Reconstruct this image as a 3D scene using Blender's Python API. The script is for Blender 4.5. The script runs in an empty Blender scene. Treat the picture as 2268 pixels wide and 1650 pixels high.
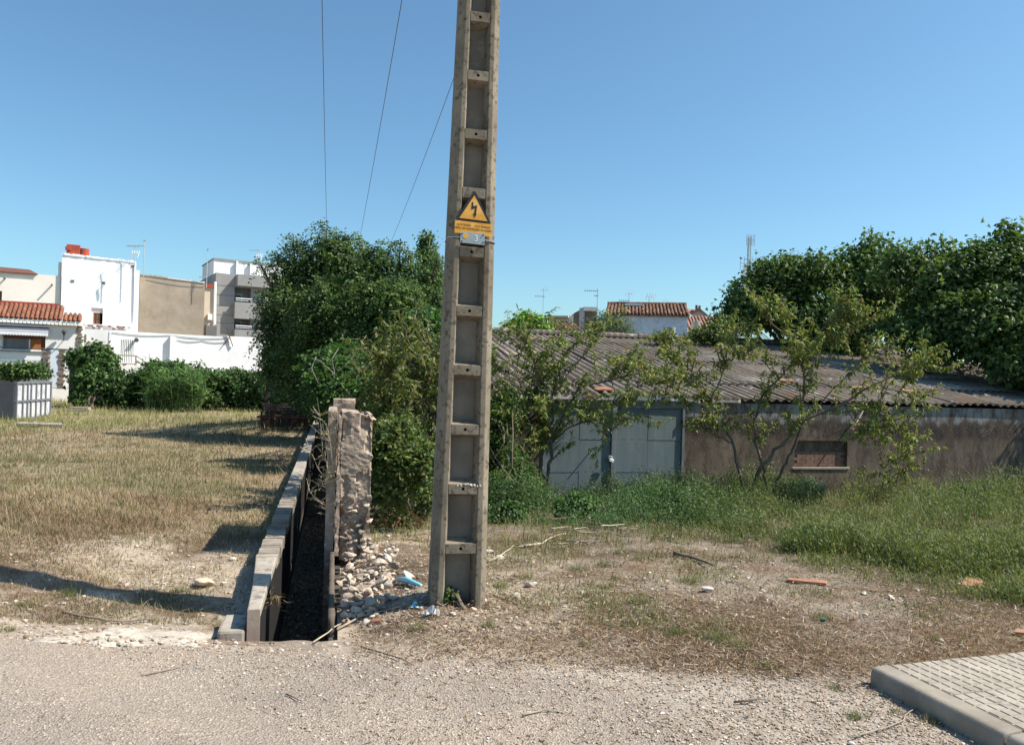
import bpy, bmesh, math, random
import numpy as np
from mathutils import Vector, Matrix, Euler, Quaternion

random.seed(7)
RNG = np.random.default_rng(11)
SC = bpy.context.scene
COL = SC.collection
R = math.radians
PI = math.pi

# ---------------------------------------------------------------- camera
CAM_H, PITCH, ROLL, F = 1.6, R(0.35), R(1.6), 1701.0     # F: focal length in units of a 2268 wide picture
cp, sp, cr, sr = math.cos(PITCH), math.sin(PITCH), math.cos(ROLL), math.sin(ROLL)
FW = Vector((0, cp, sp)); R0 = Vector((1, 0, 0)); U0 = Vector((0, -sp, cp))
RT = R0 * cr + U0 * sr
UP = R0 * (-sr) + U0 * cr
EYE = Vector((0, 0, CAM_H))
cam = bpy.data.cameras.new('camera'); camo = bpy.data.objects.new('camera', cam); COL.objects.link(camo)
cam.sensor_fit = 'HORIZONTAL'; cam.sensor_width = 36.0; cam.lens = 36.0 * F / 2268.0
cam.clip_start = 0.05; cam.clip_end = 5000
m = Matrix((RT, UP, -FW)).transposed().to_4x4(); m.translation = EYE
camo.matrix_world = m
SC.camera = camo
SC.render.resolution_x, SC.render.resolution_y = 1024, 744

# ---------------------------------------------------------------- light
SUN_EL = R(49)
TO_SUN = Vector((0.999 * math.cos(SUN_EL), -0.035 * math.cos(SUN_EL), math.sin(SUN_EL))).normalized()
sun = bpy.data.lights.new('sun', 'SUN'); suno = bpy.data.objects.new('sun', sun); COL.objects.link(suno)
sun.energy = 5.0; sun.angle = R(0.5); sun.color = (1.0, 0.925, 0.80)
suno.rotation_euler = TO_SUN.to_track_quat('Z', 'Y').to_euler()
suno.location = (20, -2, 25)
W = bpy.data.worlds.new('World'); SC.world = W; W.use_nodes = True
nt = W.node_tree
for n in list(nt.nodes): nt.nodes.remove(n)
sky = nt.nodes.new('ShaderNodeTexSky'); sky.sky_type = 'NISHITA'; sky.sun_disc = False
sky.sun_elevation = SUN_EL; sky.sun_rotation = math.atan2(TO_SUN.x, TO_SUN.y)
sky.altitude = 0; sky.air_density = 1.0; sky.dust_density = 0.9; sky.ozone_density = 2.2
bg = nt.nodes.new('ShaderNodeBackground'); bg.inputs[1].default_value = 0.098
wo = nt.nodes.new('ShaderNodeOutputWorld')
wb = nt.nodes.new('ShaderNodeMix'); wb.data_type = 'RGBA'; wb.blend_type = 'MULTIPLY'; wb.inputs[0].default_value = 1.0
wb.inputs[7].default_value = (.75, 1.0, 1.04, 1)      # white balance of the phone camera: a cleaner, more cyan blue
nt.links.new(sky.outputs[0], wb.inputs[6]); nt.links.new(wb.outputs[2], bg.inputs[0]); nt.links.new(bg.outputs[0], wo.inputs[0])
SC.view_settings.view_transform = 'Standard'; SC.view_settings.look = 'None'
SC.view_settings.exposure = 0.72; SC.view_settings.gamma = 1.0; SC.view_settings.use_curve_mapping = False
try:
    SC.cycles.max_bounces = 8; SC.cycles.diffuse_bounces = 3; SC.cycles.transparent_max_bounces = 8
    SC.cycles.use_denoising = True
except Exception: pass

# ---------------------------------------------------------------- where a point of the photograph lies
def ray(x, y):
    return FW + RT * ((x - 1134) / F) + UP * (-(y - 825) / F)
def at(x, y, Y):                       # on that ray at distance Y ahead
    d = ray(x, y); return EYE + d * (Y / d.y)
def proj(P):                           # numpy (N,3) -> picture coordinates
    P = np.asarray(P, float) - np.array(EYE)
    a = P @ np.array(RT); b = P @ np.array(UP); c = P @ np.array(FW)
    c = np.where(c > 0.05, c, 0.05)
    return 1134 + F * a / c, 825 - F * b / c
TH = R(13.0); CT, ST = math.cos(TH), math.sin(TH)   # the channel, the shed and the pole share this grid
def uv(x, y): return x * CT + y * ST, -x * ST + y * CT
def xy(u, v): return u * CT - v * ST, u * ST + v * CT
def uvz(u, v, z): x, y = xy(u, v); return Vector((x, y, z))

# ---------------------------------------------------------------- noise
def _hash(ix, iy, seed):
    h = (ix.astype(np.int64) * 374761393 + iy.astype(np.int64) * 668265263 + seed * 982451653) & 0x7fffffff
    h = ((h ^ (h >> 13)) * 1274126177) & 0x7fffffff
    return ((h ^ (h >> 16)) & 0xffff) / 65535.0
def vn(x, y, seed=0):
    x = np.asarray(x, float); y = np.asarray(y, float)
    ix = np.floor(x); iy = np.floor(y); fx = x - ix; fy = y - iy
    fx = fx * fx * (3 - 2 * fx); fy = fy * fy * (3 - 2 * fy)
    a = _hash(ix, iy, seed); b = _hash(ix + 1, iy, seed); c = _hash(ix, iy + 1, seed); d = _hash(ix + 1, iy + 1, seed)
    return (a * (1 - fx) + b * fx) * (1 - fy) + (c * (1 - fx) + d * fx) * fy
def fbm(x, y, seed=0, o=3):
    s = 0; a = .5; t = 0
    for k in range(o):
        s = s + a * vn(np.asarray(x) * 2 ** k, np.asarray(y) * 2 ** k, seed + k); t += a; a *= .55
    return s / t
def sm(a, b, x):
    t = np.clip((np.asarray(x, float) - a) / (b - a), 0, 1); return t * t * (3 - 2 * t)

def ground(x, y):                      # height of the ground
    x = np.asarray(x, float); y = np.asarray(y, float)
    u, v = uv(x, y)
    near = sm(4.3, 5.3, v)
    left = near * (-.13 + .25 * sm(-.7, -3.2, u) * (1 - sm(8, 16, v))) - 0.17 * sm(8, 24, v)
    right = np.interp(v, [4.9, 6.0, 8.0, 10, 12, 14.8, 20], [0.0, -.03, -.16, -.36, -.58, -.82, -.9]) - near * .15 * sm(.85, .1, u) * sm(9, 6.5, v)
    k = sm(-.45, .05, u)
    z = left * (1 - k) + right * k
    amp = sm(4.4, 5.4, v)
    return z + amp * ((fbm(x * 1.3, y * 1.3, 3) - .5) * .10 + (fbm(x * 6, y * 6, 9) - .5) * .035)
def gz(x, y): return float(ground(x, y))
def ong(x, y, dz=0.0):                 # the ground point seen at picture position (x, y)
    z = 0.0; P = None
    d = ray(x, y)
    for k in range(12):
        t = (z - CAM_H) / d.z; P = EYE + d * t
        P.y = min(P.y, 60); z = .5 * z + .5 * gz(P.x, P.y)
    return Vector((P.x, P.y, gz(P.x, P.y) + dz))

# ---------------------------------------------------------------- objects
def tag(o, label=None, cat=None, group=None, kind=None):
    if label: o['label'] = label
    if cat: o['category'] = cat
    if group: o['group'] = group
    if kind: o['kind'] = kind
    return o
def thing(name, loc=(0, 0, 0), rz=0.0, label=None, cat=None, group=None):
    o = bpy.data.objects.new(name, None); COL.objects.link(o); o.empty_display_size = .1
    o.location = loc; o.rotation_euler = (0, 0, rz)
    return tag(o, label, cat, group)
def link(name, me, parent=None, loc=None, rot=None, scale=None):
    o = bpy.data.objects.new(name, me); COL.objects.link(o)
    if parent is not None: o.parent = parent
    if loc is not None: o.location = loc
    if rot is not None: o.rotation_euler = rot
    if scale is not None: o.scale = scale
    return o
class MB:
    def __init__(s): s.v = []; s.f = []; s.m = []
    def add(s, vs, fs, mi=0):
        o = len(s.v); s.v += [tuple(p) for p in vs]
        for f in fs: s.f.append(tuple(i + o for i in f)); s.m.append(mi)
    def box(s, x0, x1, y0, y1, z0, z1, mi=0, R=None, o=None):
        c = [(x0, y0, z0), (x1, y0, z0), (x1, y1, z0), (x0, y1, z0), (x0, y0, z1), (x1, y0, z1), (x1, y1, z1), (x0, y1, z1)]
        if R is not None: c = [R @ Vector(p) for p in c]
        if o is not None: c = [Vector(p) + Vector(o) for p in c]
        s.add(c, [(0, 3, 2, 1), (4, 5, 6, 7), (0, 1, 5, 4), (1, 2, 6, 5), (2, 3, 7, 6), (3, 0, 4, 7)], mi); return s
    def prism(s, poly, y0, y1, mi=0):  # poly of (x, z), counter-clockwise seen from -y
        n = len(poly)
        s.add([(p[0], y0, p[1]) for p in poly] + [(p[0], y1, p[1]) for p in poly],
              [tuple(range(n)), tuple(range(2 * n - 1, n - 1, -1))] + [(i, i + n, (i + 1) % n + n, (i + 1) % n) for i in range(n)], mi); return s
    def tube(s, pts, rad, n=6, mi=0):
        pts = [Vector(p) for p in pts]
        if not hasattr(rad, '__len__'): rad = [rad] * len(pts)
        rings = []; ref = None
        for i, p in enumerate(pts):
            t = (pts[min(i + 1, len(pts) - 1)] - pts[max(i - 1, 0)])
            if t.length < 1e-9: t = Vector((0, 0, 1))
            t.normalize()
            if ref is None: ref = t.orthogonal().normalized()
            a = (ref - t * ref.dot(t))
            a = a.normalized() if a.length > 1e-6 else t.orthogonal().normalized()
            ref = a; b = t.cross(a)
            rings.append([p + (a * math.cos(2 * PI * k / n) + b * math.sin(2 * PI * k / n)) * rad[i] for k in range(n)])
        vs = [q for r in rings for q in r]; fs = []
        for i in range(len(pts) - 1):
            for k in range(n):
                fs.append((i * n + k, i * n + (k + 1) % n, (i + 1) * n + (k + 1) % n, (i + 1) * n + k))
        fs.append(tuple(range(n - 1, -1, -1))); fs.append(tuple((len(pts) - 1) * n + k for k in range(n)))
        s.add(vs, fs, mi); return s
    def bar(s, a, b, w, h=None, mi=0):     # square bar from a to b
        a = Vector(a); b = Vector(b); h = h or w; d = b - a; L = d.length; z = d.normalized()
        x = z.cross(Vector((0, 0, 1)))
        if x.length < 1e-4: x = Vector((1, 0, 0))
        x.normalize(); y = z.cross(x)
        c = [a + x * (sx * w / 2) + y * (sy * h / 2) + z * (k * L) for k in (0, 1) for sx, sy in ((-1, -1), (1, -1), (1, 1), (-1, 1))]
        s.add(c, [(0, 3, 2, 1), (4, 5, 6, 7), (0, 1, 5, 4), (1, 2, 6, 5), (2, 3, 7, 6), (3, 0, 4, 7)], mi); return s
    def wall(s, s0, s1, z0, top, holes=(), depth=4.0, rev=.15, mi=0, mr=None):
        """front face at y=0 with openings (a,b,c,d) = s from a to b, z from c to d; sides, top and back behind it"""
        tf = top if callable(top) else (lambda q: top)
        mr = mi if mr is None else mr
        xs = sorted({s0, s1} | {h[0] for h in holes} | {h[1] for h in holes})
        zs = sorted({z0} | {h[2] for h in holes} | {h[3] for h in holes})
        for i in range(len(xs) - 1):
            a, b = xs[i], xs[i + 1]; q = (a + b) / 2
            for j in range(len(zs)):
                c = zs[j]; last = j == len(zs) - 1
                d = None if last else zs[j + 1]
                mid = c + .001 if last else (c + d) / 2
                if any(h[0] < q < h[1] and h[2] < mid < h[3] for h in holes): continue
                da, db = (tf(a), tf(b)) if last else (d, d)
                s.add([(a, 0, c), (b, 0, c), (b, 0, db), (a, 0, da)], [(0, 1, 2, 3)], mi)
        for a, b, c, d in holes:
            s.add([(a, 0, c), (b, 0, c), (b, 0, d), (a, 0, d), (a, rev, c), (b, rev, c), (b, rev, d), (a, rev, d)],
                  [(0, 4, 5, 1), (1, 5, 6, 2), (2, 6, 7, 3), (3, 7, 4, 0)], mr)
        a, b = tf(s0), tf(s1)
        s.add([(s0, 0, z0), (s0, depth, z0), (s0, depth, a), (s0, 0, a), (s1, 0, z0), (s1, depth, z0), (s1, depth, b), (s1, 0, b)],
              [(0, 3, 2, 1), (4, 5, 6, 7), (3, 7, 6, 2), (1, 2, 6, 5)], mi)
        return s
    def mesh(s, name, mats, smooth=False):
        me = bpy.data.meshes.new(name); me.from_pydata(s.v, [], s.f)
        for q in (mats if isinstance(mats, (list, tuple)) else [mats]): me.materials.append(q)
        if len(me.polygons) == len(s.m): me.polygons.foreach_set('material_index', s.m)
        if smooth: me.polygons.foreach_set('use_smooth', [True] * len(me.polygons))
        me.update(); return me
    def build(s, name, mats, parent=None, smooth=False, bevel=0.0, loc=None, rot=None):
        o = link(name, s.mesh(name, mats, smooth), parent, loc, rot)
        if bevel:
            b = o.modifiers.new('bevel', 'BEVEL'); b.width = bevel; b.segments = 2; b.limit_method = 'ANGLE'
        return o
def mesh_np(name, V, Fc, mats, cols=None, smooth=False):
    V = np.ascontiguousarray(V, np.float32); Fc = np.ascontiguousarray(Fc, np.int32); K = Fc.shape[1]
    me = bpy.data.meshes.new(name)
    me.vertices.add(len(V)); me.vertices.foreach_set('co', V.ravel())
    me.loops.add(Fc.size); me.loops.foreach_set('vertex_index', Fc.ravel())
    me.polygons.add(len(Fc)); me.polygons.foreach_set('loop_start', np.arange(0, Fc.size, K, dtype=np.int32))
    me.polygons.foreach_set('use_smooth', np.full(len(Fc), smooth))
    for q in (mats if isinstance(mats, (list, tuple)) else [mats]): me.materials.append(q)
    if cols is not None:
        at_ = me.attributes.new('Col', 'FLOAT_COLOR', 'POINT')
        c4 = np.ones((len(V), 4), np.float32); c4[:, :3] = cols
        at_.data.foreach_set('color', c4.ravel())
    me.update(calc_edges=True); me.validate(); return me
def nrmz(a): return a / np.maximum(np.linalg.norm(a, axis=-1, keepdims=True), 1e-9)
# leaf templates: (along, across, lift) and triangles
T_DIAMOND = (np.array([(0, 0, 0), (.45, .5, .06), (.45, -.5, .06), (1, 0, -.05)], float), np.array([(0, 2, 1), (1, 2, 3)]))
T_BLADE = (np.array([(0, .5, 0), (0, -.5, 0), (.5, .36, .05), (.5, -.36, .05), (1, 0, .3)], float), np.array([(0, 1, 2), (1, 3, 2), (2, 3, 4)]))
T_BLADE1 = (np.array([(0, .5, 0), (0, -.5, 0), (1, 0, .15)], float), np.array([(0, 1, 2)]))
T_PEACH = (np.array([(0, 0, 0), (.35, .5, .03), (.35, -.5, .03), (.72, .36, -.05), (.72, -.36, -.05), (1, 0, -.22)], float),
           np.array([(0, 2, 1), (1, 2, 4), (1, 4, 3), (3, 4, 5)]))
_fig = [(0, 0, 0)] + [(.38 + r * math.cos(a), r * math.sin(a), l) for a, r, l in
        [(PI + .6, .36, -.02), (PI + 1.25, .52, -.1), (PI + 1.55, .28, .02), (-.85, .6, -.1), (-.4, .27, .03), (0, .64, -.12), (.4, .27, .03), (.85, .6, -.1), (PI - 1.55, .28, .02), (PI - 1.25, .52, -.1), (PI - .6, .36, -.02)]]
_f7 = [(.02, .12, 0), (.30, .55, -.10), (.52, .24, .03), (1.02, 0, -.13), (.52, -.24, .03), (.30, -.55, -.10), (.02, -.12, 0)]
T_FIG = (np.array([(.36, 0, .05)] + _f7, float), np.array([(0, i % 7 + 1, i) for i in range(1, 8)]))
T_ROUND = (np.array([(0, 0, 0), (.25, .42, .04), (.25, -.42, .04), (.7, .4, 0), (.7, -.4, 0), (1, 0, -.12)], float),
           np.array([(0, 2, 1), (1, 2, 4), (1, 4, 3), (3, 4, 5)]))
def leaves(name, T, pos, d, n, L, Wd, cols, material, parent=None, kind=None):
    tv, tf = T; N = len(pos); K = len(tv)
    d = nrmz(d); n = n - d * (n * d).sum(1, keepdims=True); n = nrmz(n); s = np.cross(n, d)
    L = np.broadcast_to(L, (N,)); Wd = np.broadcast_to(Wd, (N,))
    V = pos[:, None, :] + d[:, None, :] * (tv[None, :, 0:1] * L[:, None, None]) + s[:, None, :] * (tv[None, :, 1:2] * Wd[:, None, None]) + n[:, None, :] * (tv[None, :, 2:3] * L[:, None, None])
    Fc = (tf[None] + (np.arange(N) * K)[:, None, None]).reshape(-1, 3)
    C = np.repeat(cols[:, None, :], K, 1).reshape(-1, 3)
    o = link(name, mesh_np(name, V.reshape(-1, 3), Fc, material, C), parent)
    if kind: o['kind'] = kind
    return o
def rdir(n, zmin=-1.0):
    z = RNG.uniform(zmin, 1, n); a = RNG.uniform(0, 2 * PI, n); r = np.sqrt(np.maximum(0, 1 - z * z))
    return np.stack([r * np.cos(a), r * np.sin(a), z], 1)
def tint(n, cols, var=.25, w=None):
    """n colours drawn from the list, each a little lighter or darker"""
    c = np.array(cols, float); i = RNG.choice(len(c), n, p=w)
    return np.clip(c[i] * (1 + RNG.normal(0, var, (n, 1))), .004, 1)

# ---------------------------------------------------------------- materials
def nodes(name):
    mt = bpy.data.materials.new(name); mt.use_nodes = True; t = mt.node_tree
    p = t.nodes['Principled BSDF']; return mt, t, p
def ramp(t, fac, stops):
    r = t.nodes.new('ShaderNodeValToRGB'); e = r.color_ramp.elements
    while len(e) < len(stops): e.new(.5)
    for q, (a, c) in zip(e, stops): q.position = a; q.color = tuple(c) + (1,) if len(c) == 3 else c
    t.links.new(fac, r.inputs[0]); return r.outputs[0]
def pos_of(t, scale=(1, 1, 1)):
    g = t.nodes.new('ShaderNodeNewGeometry'); mp = t.nodes.new('ShaderNodeMapping')
    t.links.new(g.outputs['Position'], mp.inputs[0]); mp.inputs['Scale'].default_value = scale; return mp.outputs[0]
def noise(t, vec, scale, detail=5, rough=.6):
    n = t.nodes.new('ShaderNodeTexNoise'); n.inputs['Scale'].default_value = scale
    n.inputs['Detail'].default_value = detail; n.inputs['Roughness'].default_value = rough
    t.links.new(vec, n.inputs['Vector']); return n.outputs['Fac']
def mix(t, fac, a, b, mode='MIX'):
    x = t.nodes.new('ShaderNodeMix'); x.data_type = 'RGBA'; x.blend_type = mode
    for i, q in ((0, fac), (6, a), (7, b)):
        if hasattr(q, 'links'): t.links.new(q, x.inputs[i])
        else: x.inputs[i].default_value = q if i == 0 else tuple(q) + (1,)
    return x.outputs[2]
def bump(t, p, h, dist, strength=.6):
    b = t.nodes.new('ShaderNodeBump'); b.inputs['Distance'].default_value = dist; b.inputs['Strength'].default_value = strength
    t.links.new(h, b.inputs['Height']); t.links.new(b.outputs[0], p.inputs['Normal'])
def MAT(name, c1, c2=None, scale=3.0, rough=.9, bmp=.004, bscale=40, metal=0.0, c3=None, s3=20, lo=.35, hi=.65, spec=.3, stretch=(1, 1, 1), rnd=0.0):
    mt, t, p = nodes(name)
    vec = pos_of(t, stretch)
    c2 = c2 or tuple(x * .75 for x in c1)
    col = ramp(t, noise(t, vec, scale), [(lo, c1), (hi, c2)])
    if c3: col = mix(t, ramp(t, noise(t, vec, s3, 6, .7), [(.52, (0, 0, 0)), (.62, (1, 1, 1))]), col, c3)
    if rnd:
        oi = t.nodes.new('ShaderNodeObjectInfo')
        col = mix(t, 1.0, col, ramp(t, oi.outputs['Random'], [(0, (1 - rnd,) * 3), (1, (1 + rnd,) * 3)]), 'MULTIPLY')
    t.links.new(col, p.inputs['Base Color'])
    p.inputs['Roughness'].default_value = rough; p.inputs['Metallic'].default_value = metal
    p.inputs['Specular IOR Level'].default_value = spec
    if bmp: bump(t, p, noise(t, vec, bscale, 6, .65), bmp)
    return mt
def LEAF(name, rough=.5, trans=.25, spec=.35):
    mt, t, p = nodes(name)
    a = t.nodes.new('ShaderNodeAttribute'); a.attribute_name = 'Col'
    t.links.new(a.outputs['Color'], p.inputs['Base Color'])
    p.inputs['Roughness'].default_value = rough; p.inputs['Specular IOR Level'].default_value = spec
    if trans:
        tr = t.nodes.new('ShaderNodeBsdfTranslucent'); mx = t.nodes.new('ShaderNodeMixShader'); mx.inputs[0].default_value = trans
        c = mix(t, 1.0, a.outputs['Color'], (1.25, 1.35, .6), 'MULTIPLY'); t.links.new(c, tr.inputs[0])
        t.links.new(p.outputs[0], mx.inputs[1]); t.links.new(tr.outputs[0], mx.inputs[2])
        t.links.new(mx.outputs[0], t.nodes['Material Output'].inputs['Surface'])
    return mt
def COLMAT(name, rough=.95, scale=60, amt=.35, bmp=.006, bscale=80):
    """colour comes from the mesh (each stone or patch of soil has its own), grain from noise"""
    mt, t, p = nodes(name); vec = pos_of(t)
    a = t.nodes.new('ShaderNodeAttribute'); a.attribute_name = 'Col'
    g = ramp(t, noise(t, vec, scale, 6, .7), [(.3, (1 - amt,) * 3), (.7, (1 + amt,) * 3)])
    t.links.new(mix(t, 1.0, a.outputs['Color'], g, 'MULTIPLY'), p.inputs['Base Color'])
    p.inputs['Roughness'].default_value = rough; p.inputs['Specular IOR Level'].default_value = .15
    bump(t, p, noise(t, vec, bscale, 6, .7), bmp, .8); return mt
M = {}
M['leaf'] = LEAF('leaf', .55, .34, .3)
M['gloss_leaf'] = LEAF('glossy_leaf', .52, .30, .28)
M['blade'] = LEAF('grass_blade', .7, .25, .15)
M['soil'] = COLMAT('soil', .96, 45, .4, .012, 70)
M['stone'] = COLMAT('stone_chip', .92, 25, .2, .004, 90)
M['road'] = None
M['bark'] = MAT('bark', (.105, .08, .058), (.185, .15, .115), 9, .9, .006, 60)
M['pale_bark'] = MAT('pale_bark', (.30, .28, .25), (.13, .11, .09), 7, .9, .004, 60)
M['concrete'] = MAT('weathered_concrete', (.27, .23, .175), (.165, .135, .10), 2.4, .96, .005, 120, c3=(.10, .08, .06), s3=22)
M['web'] = MAT('smooth_grey_concrete', (.26, .23, .19), (.135, .113, .088), 3.0, .95, .0015, 90, c3=(.2, .18, .155), s3=6)
M['coping'] = MAT('grey_concrete_coping', (.40, .355, .305), (.28, .245, .205), 4, .95, .003, 70, c3=(.17, .155, .135), s3=14)
M['blackwall'] = MAT('shade_black_wall', (.014, .012, .011), (.009, .008, .008), 3, .9, .006, 40)  # near black in place of the shade missing on the channel's inner face
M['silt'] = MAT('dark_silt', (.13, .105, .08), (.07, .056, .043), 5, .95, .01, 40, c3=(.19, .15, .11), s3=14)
M['shade_wall'] = MAT('shade_dark_wall', (.085, .078, .07), (.045, .041, .037), 3, .9, .006, 40)  # channel sides coloured dark to carry the shade down there
M['oldbrick'] = MAT('grey_old_brick', (.33, .285, .235), (.20, .165, .135), 8, .95, .003, 70, rnd=.2)
M['render'] = MAT('old_lime_render', (.36, .285, .225), (.23, .175, .138), 6, .97, .010, 60, c3=(.46, .37, .30), s3=14)
M['skin'] = MAT('stained_brown_render', (.15, .115, .09), (.085, .068, .055), 4, .97, .006, 40)
M['render_smooth'] = MAT('pinkish_render_edge', (.40, .32, .26), (.30, .23, .185), 4, .95, .004, 40)
M['rubble'] = MAT('limestone', (.50, .43, .355), (.33, .27, .215), 9, .95, .012, 40, c3=(.38, .265, .20), s3=13, rnd=.25)
M['white'] = MAT('white_paint', (.82, .82, .82), (.74, .74, .745), 1.4, .9, .004, 12)
M['whitewash'] = MAT('whitewashed_stone', (.85, .85, .85), (.76, .76, .77), 1.2, .95, .05, 3.2, stretch=(1, 1, 2.2))
M['offwhite'] = MAT('off_white_wall', (.78, .765, .735), (.72, .70, .665), 1.5, .9, .002, 20)
M['cream'] = MAT('cream_wall', (.80, .745, .67), (.74, .68, .60), .8, .92, .003, 16)
M['tan'] = MAT('tan_mortar', (.36, .30, .235), (.255, .205, .155), .9, .97, .02, 6, c3=(.31, .255, .195), s3=3)
M['greywall'] = MAT('grey_render', (.30, .295, .29), (.26, .255, .25), 1.0, .9, .002, 15)
M['darkgrey'] = MAT('dark_grey_block', (.17, .168, .168), (.14, .138, .14), 1.4, .9, .003, 15)
M['shade_white'] = MAT('shade_blue_white_wall', (.66, .70, .74), (.56, .61, .66), 1.2, .95, .01, 9, c3=(.48, .52, .56), s3=5)  # white wall with the blue cast of its shade put into the colour
M['pinkwall'] = MAT('pinkish_plaster', (.62, .55, .53), (.55, .48, .46), 1.0, .9, .004, 12)
M['brownwall'] = MAT('brown_brick_wall', (.22, .135, .10), (.16, .10, .075), 4, .95, .01, 14)
M['beige'] = MAT('beige_wall', (.62, .53, .42), (.55, .47, .37), 1.2, .92, .003, 14)
M['tile'] = MAT('terracotta_tile', (.29, .115, .065), (.19, .078, .048), 5, .9, .004, 40, c3=(.2, .1, .07), s3=8, rnd=.28)
M['oldtile'] = MAT('old_mossy_terracotta', (.20, .092, .058), (.095, .054, .04), 5, .95, .006, 40, c3=(.30, .22, .16), s3=7, rnd=.38)
M['pinktile'] = MAT('pale_terracotta', (.40, .22, .16), (.30, .155, .11), 4, .9, .004, 30, rnd=.2)
M['redpaint'] = MAT('red_oxide_paint', (.36, .055, .045), (.28, .05, .04), 2, .8, .002, 20)
M['orange'] = MAT('orange_red_paint', (.38, .075, .042), (.30, .06, .036), 2, .8, .003, 20)
M['wood'] = MAT('orange_wood', (.36, .13, .035), (.26, .09, .025), 3, .6, .002, 30, stretch=(1, 1, 6))
M['oldwood'] = MAT('brown_wood', (.17, .075, .05), (.12, .055, .04), 4, .8, .003, 30)
M['glass'] = MAT('window_glass', (.035, .045, .055), (.05, .06, .07), 2, .08, 0, 1, spec=.6)
M['curtain'] = MAT('grey_curtain', (.24, .24, .25), (.15, .15, .16), 2.0, .9, 0, 1, stretch=(6, 6, .3))
M['black'] = MAT('black_iron', (.025, .025, .027), (.04, .038, .036), 10, .6, .001, 40, spec=.4)
M['galv'] = MAT('galvanised_steel', (.55, .56, .57), (.45, .46, .47), 4, .5, .001, 40, metal=.5)
M['palepanel'] = MAT('zinc_panel', (.62, .63, .65), (.48, .49, .52), 2.2, .6, .002, 18, metal=.1, c3=(.40, .38, .39), s3=3)
M['shaded_panel'] = MAT('shaded_grey_panel', (.085, .09, .10), (.07, .073, .08), 3, .6, .002, 18)  # unlit side of the enclosure: its shade is in the colour
M['bluegrey'] = MAT('blue_grey_steel_frame', (.17, .19, .215), (.13, .145, .165), 4, .6, .001, 30)
M['awning'] = MAT('white_awning_cloth', (.75, .76, .78), (.66, .67, .70), 2, .9, .001, 20)
M['darkcloth'] = MAT('dark_blue_awning_cloth', (.09, .095, .13), (.07, .075, .10), 3, .9, .001, 20)
M['quoin'] = MAT('brown_field_stone', (.22, .17, .14), (.13, .10, .085), 5, .95, .02, 14, rnd=.35)
M['railpaint'] = MAT('beige_painted_rail', (.36, .29, .23), (.30, .24, .19), 4, .7, .001, 30)
M['aluminium'] = MAT('aluminium', (.62, .63, .65), (.52, .53, .55), 6, .4, 0, 1, metal=.8)
M['fibre'] = None
M['door'] = None
M['kerb'] = MAT('kerb_concrete', (.32, .278, .228), (.225, .192, .155), 5, .95, .003, 60, c3=(.25, .235, .215), s3=9)
M['paver'] = MAT('pale_cement_tile', (.37, .325, .272), (.29, .252, .208), 5, .93, .002, 90, c3=(.235, .205, .172), s3=13, rnd=.13)
M['grout'] = MAT('grey_mortar_joint', (.17, .16, .15), (.13, .125, .115), 9, .95, .002, 60)
M['yellow'] = MAT('yellow_sign_paint', (.74, .36, .045), (.66, .31, .04), 6, .5, .0005, 60, c3=(.78, .44, .12), s3=5)
M['orange_dot'] = MAT('orange_sticker', (.80, .38, .04), (.76, .34, .035), 6, .5, 0, 1)
M['signblack'] = MAT('black_print', (.02, .02, .022), (.03, .03, .033), 8, .6, 0, 1)
M['fadedprint'] = MAT('faded_brown_print', (.26, .115, .02), (.22, .10, .02), 8, .7, 0, 1)
M['zincplate'] = MAT('zinc_plate', (.42, .46, .47), (.34, .375, .385), 8, .45, .0004, 60, metal=.4)
M['rust'] = MAT('rusty_brown_steel', (.16, .06, .04), (.10, .045, .032), 6, .85, .003, 30)
M['crate'] = MAT('dark_crate_wood', (.10, .075, .06), (.06, .045, .038), 5, .9, .003, 30)
M['blueplastic'] = MAT('light_blue_plastic', (.22, .55, .68), (.18, .48, .62), 6, .4, 0, 1, spec=.5)
M['terra'] = MAT('terracotta_shard', (.40, .20, .125), (.31, .15, .095), 12, .9, .002, 60)
M['wallshade'] = None
M['twig'] = MAT('dry_twig', (.27, .215, .165), (.15, .115, .09), 14, .9, .002, 60, rnd=.3)
M['paletwig'] = MAT('pale_dry_twig', (.46, .39, .31), (.32, .265, .205), 14, .9, .002, 60, rnd=.2)
M['lime'] = MAT('spilled_lime_concrete', (.50, .45, .385), (.41, .36, .30), 7, .96, .010, 40, c3=(.31, .265, .22), s3=13)
M['plasticbag'] = MAT('clear_plastic_film', (.55, .56, .58), (.45, .46, .48), 12, .3, .002, 30, spec=.6)
M['wire'] = MAT('conductor_wire', (.16, .16, .17), (.13, .13, .14), 5, .6, 0, 1)
M['chip'] = MAT('broken_pale_concrete', (.58, .53, .47), (.48, .43, .37), 30, .95, .004, 80)
M['green'] = MAT('dull_green_plastic', (.03, .12, .06), (.025, .10, .05), 6, .5, 0, 1)
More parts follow.
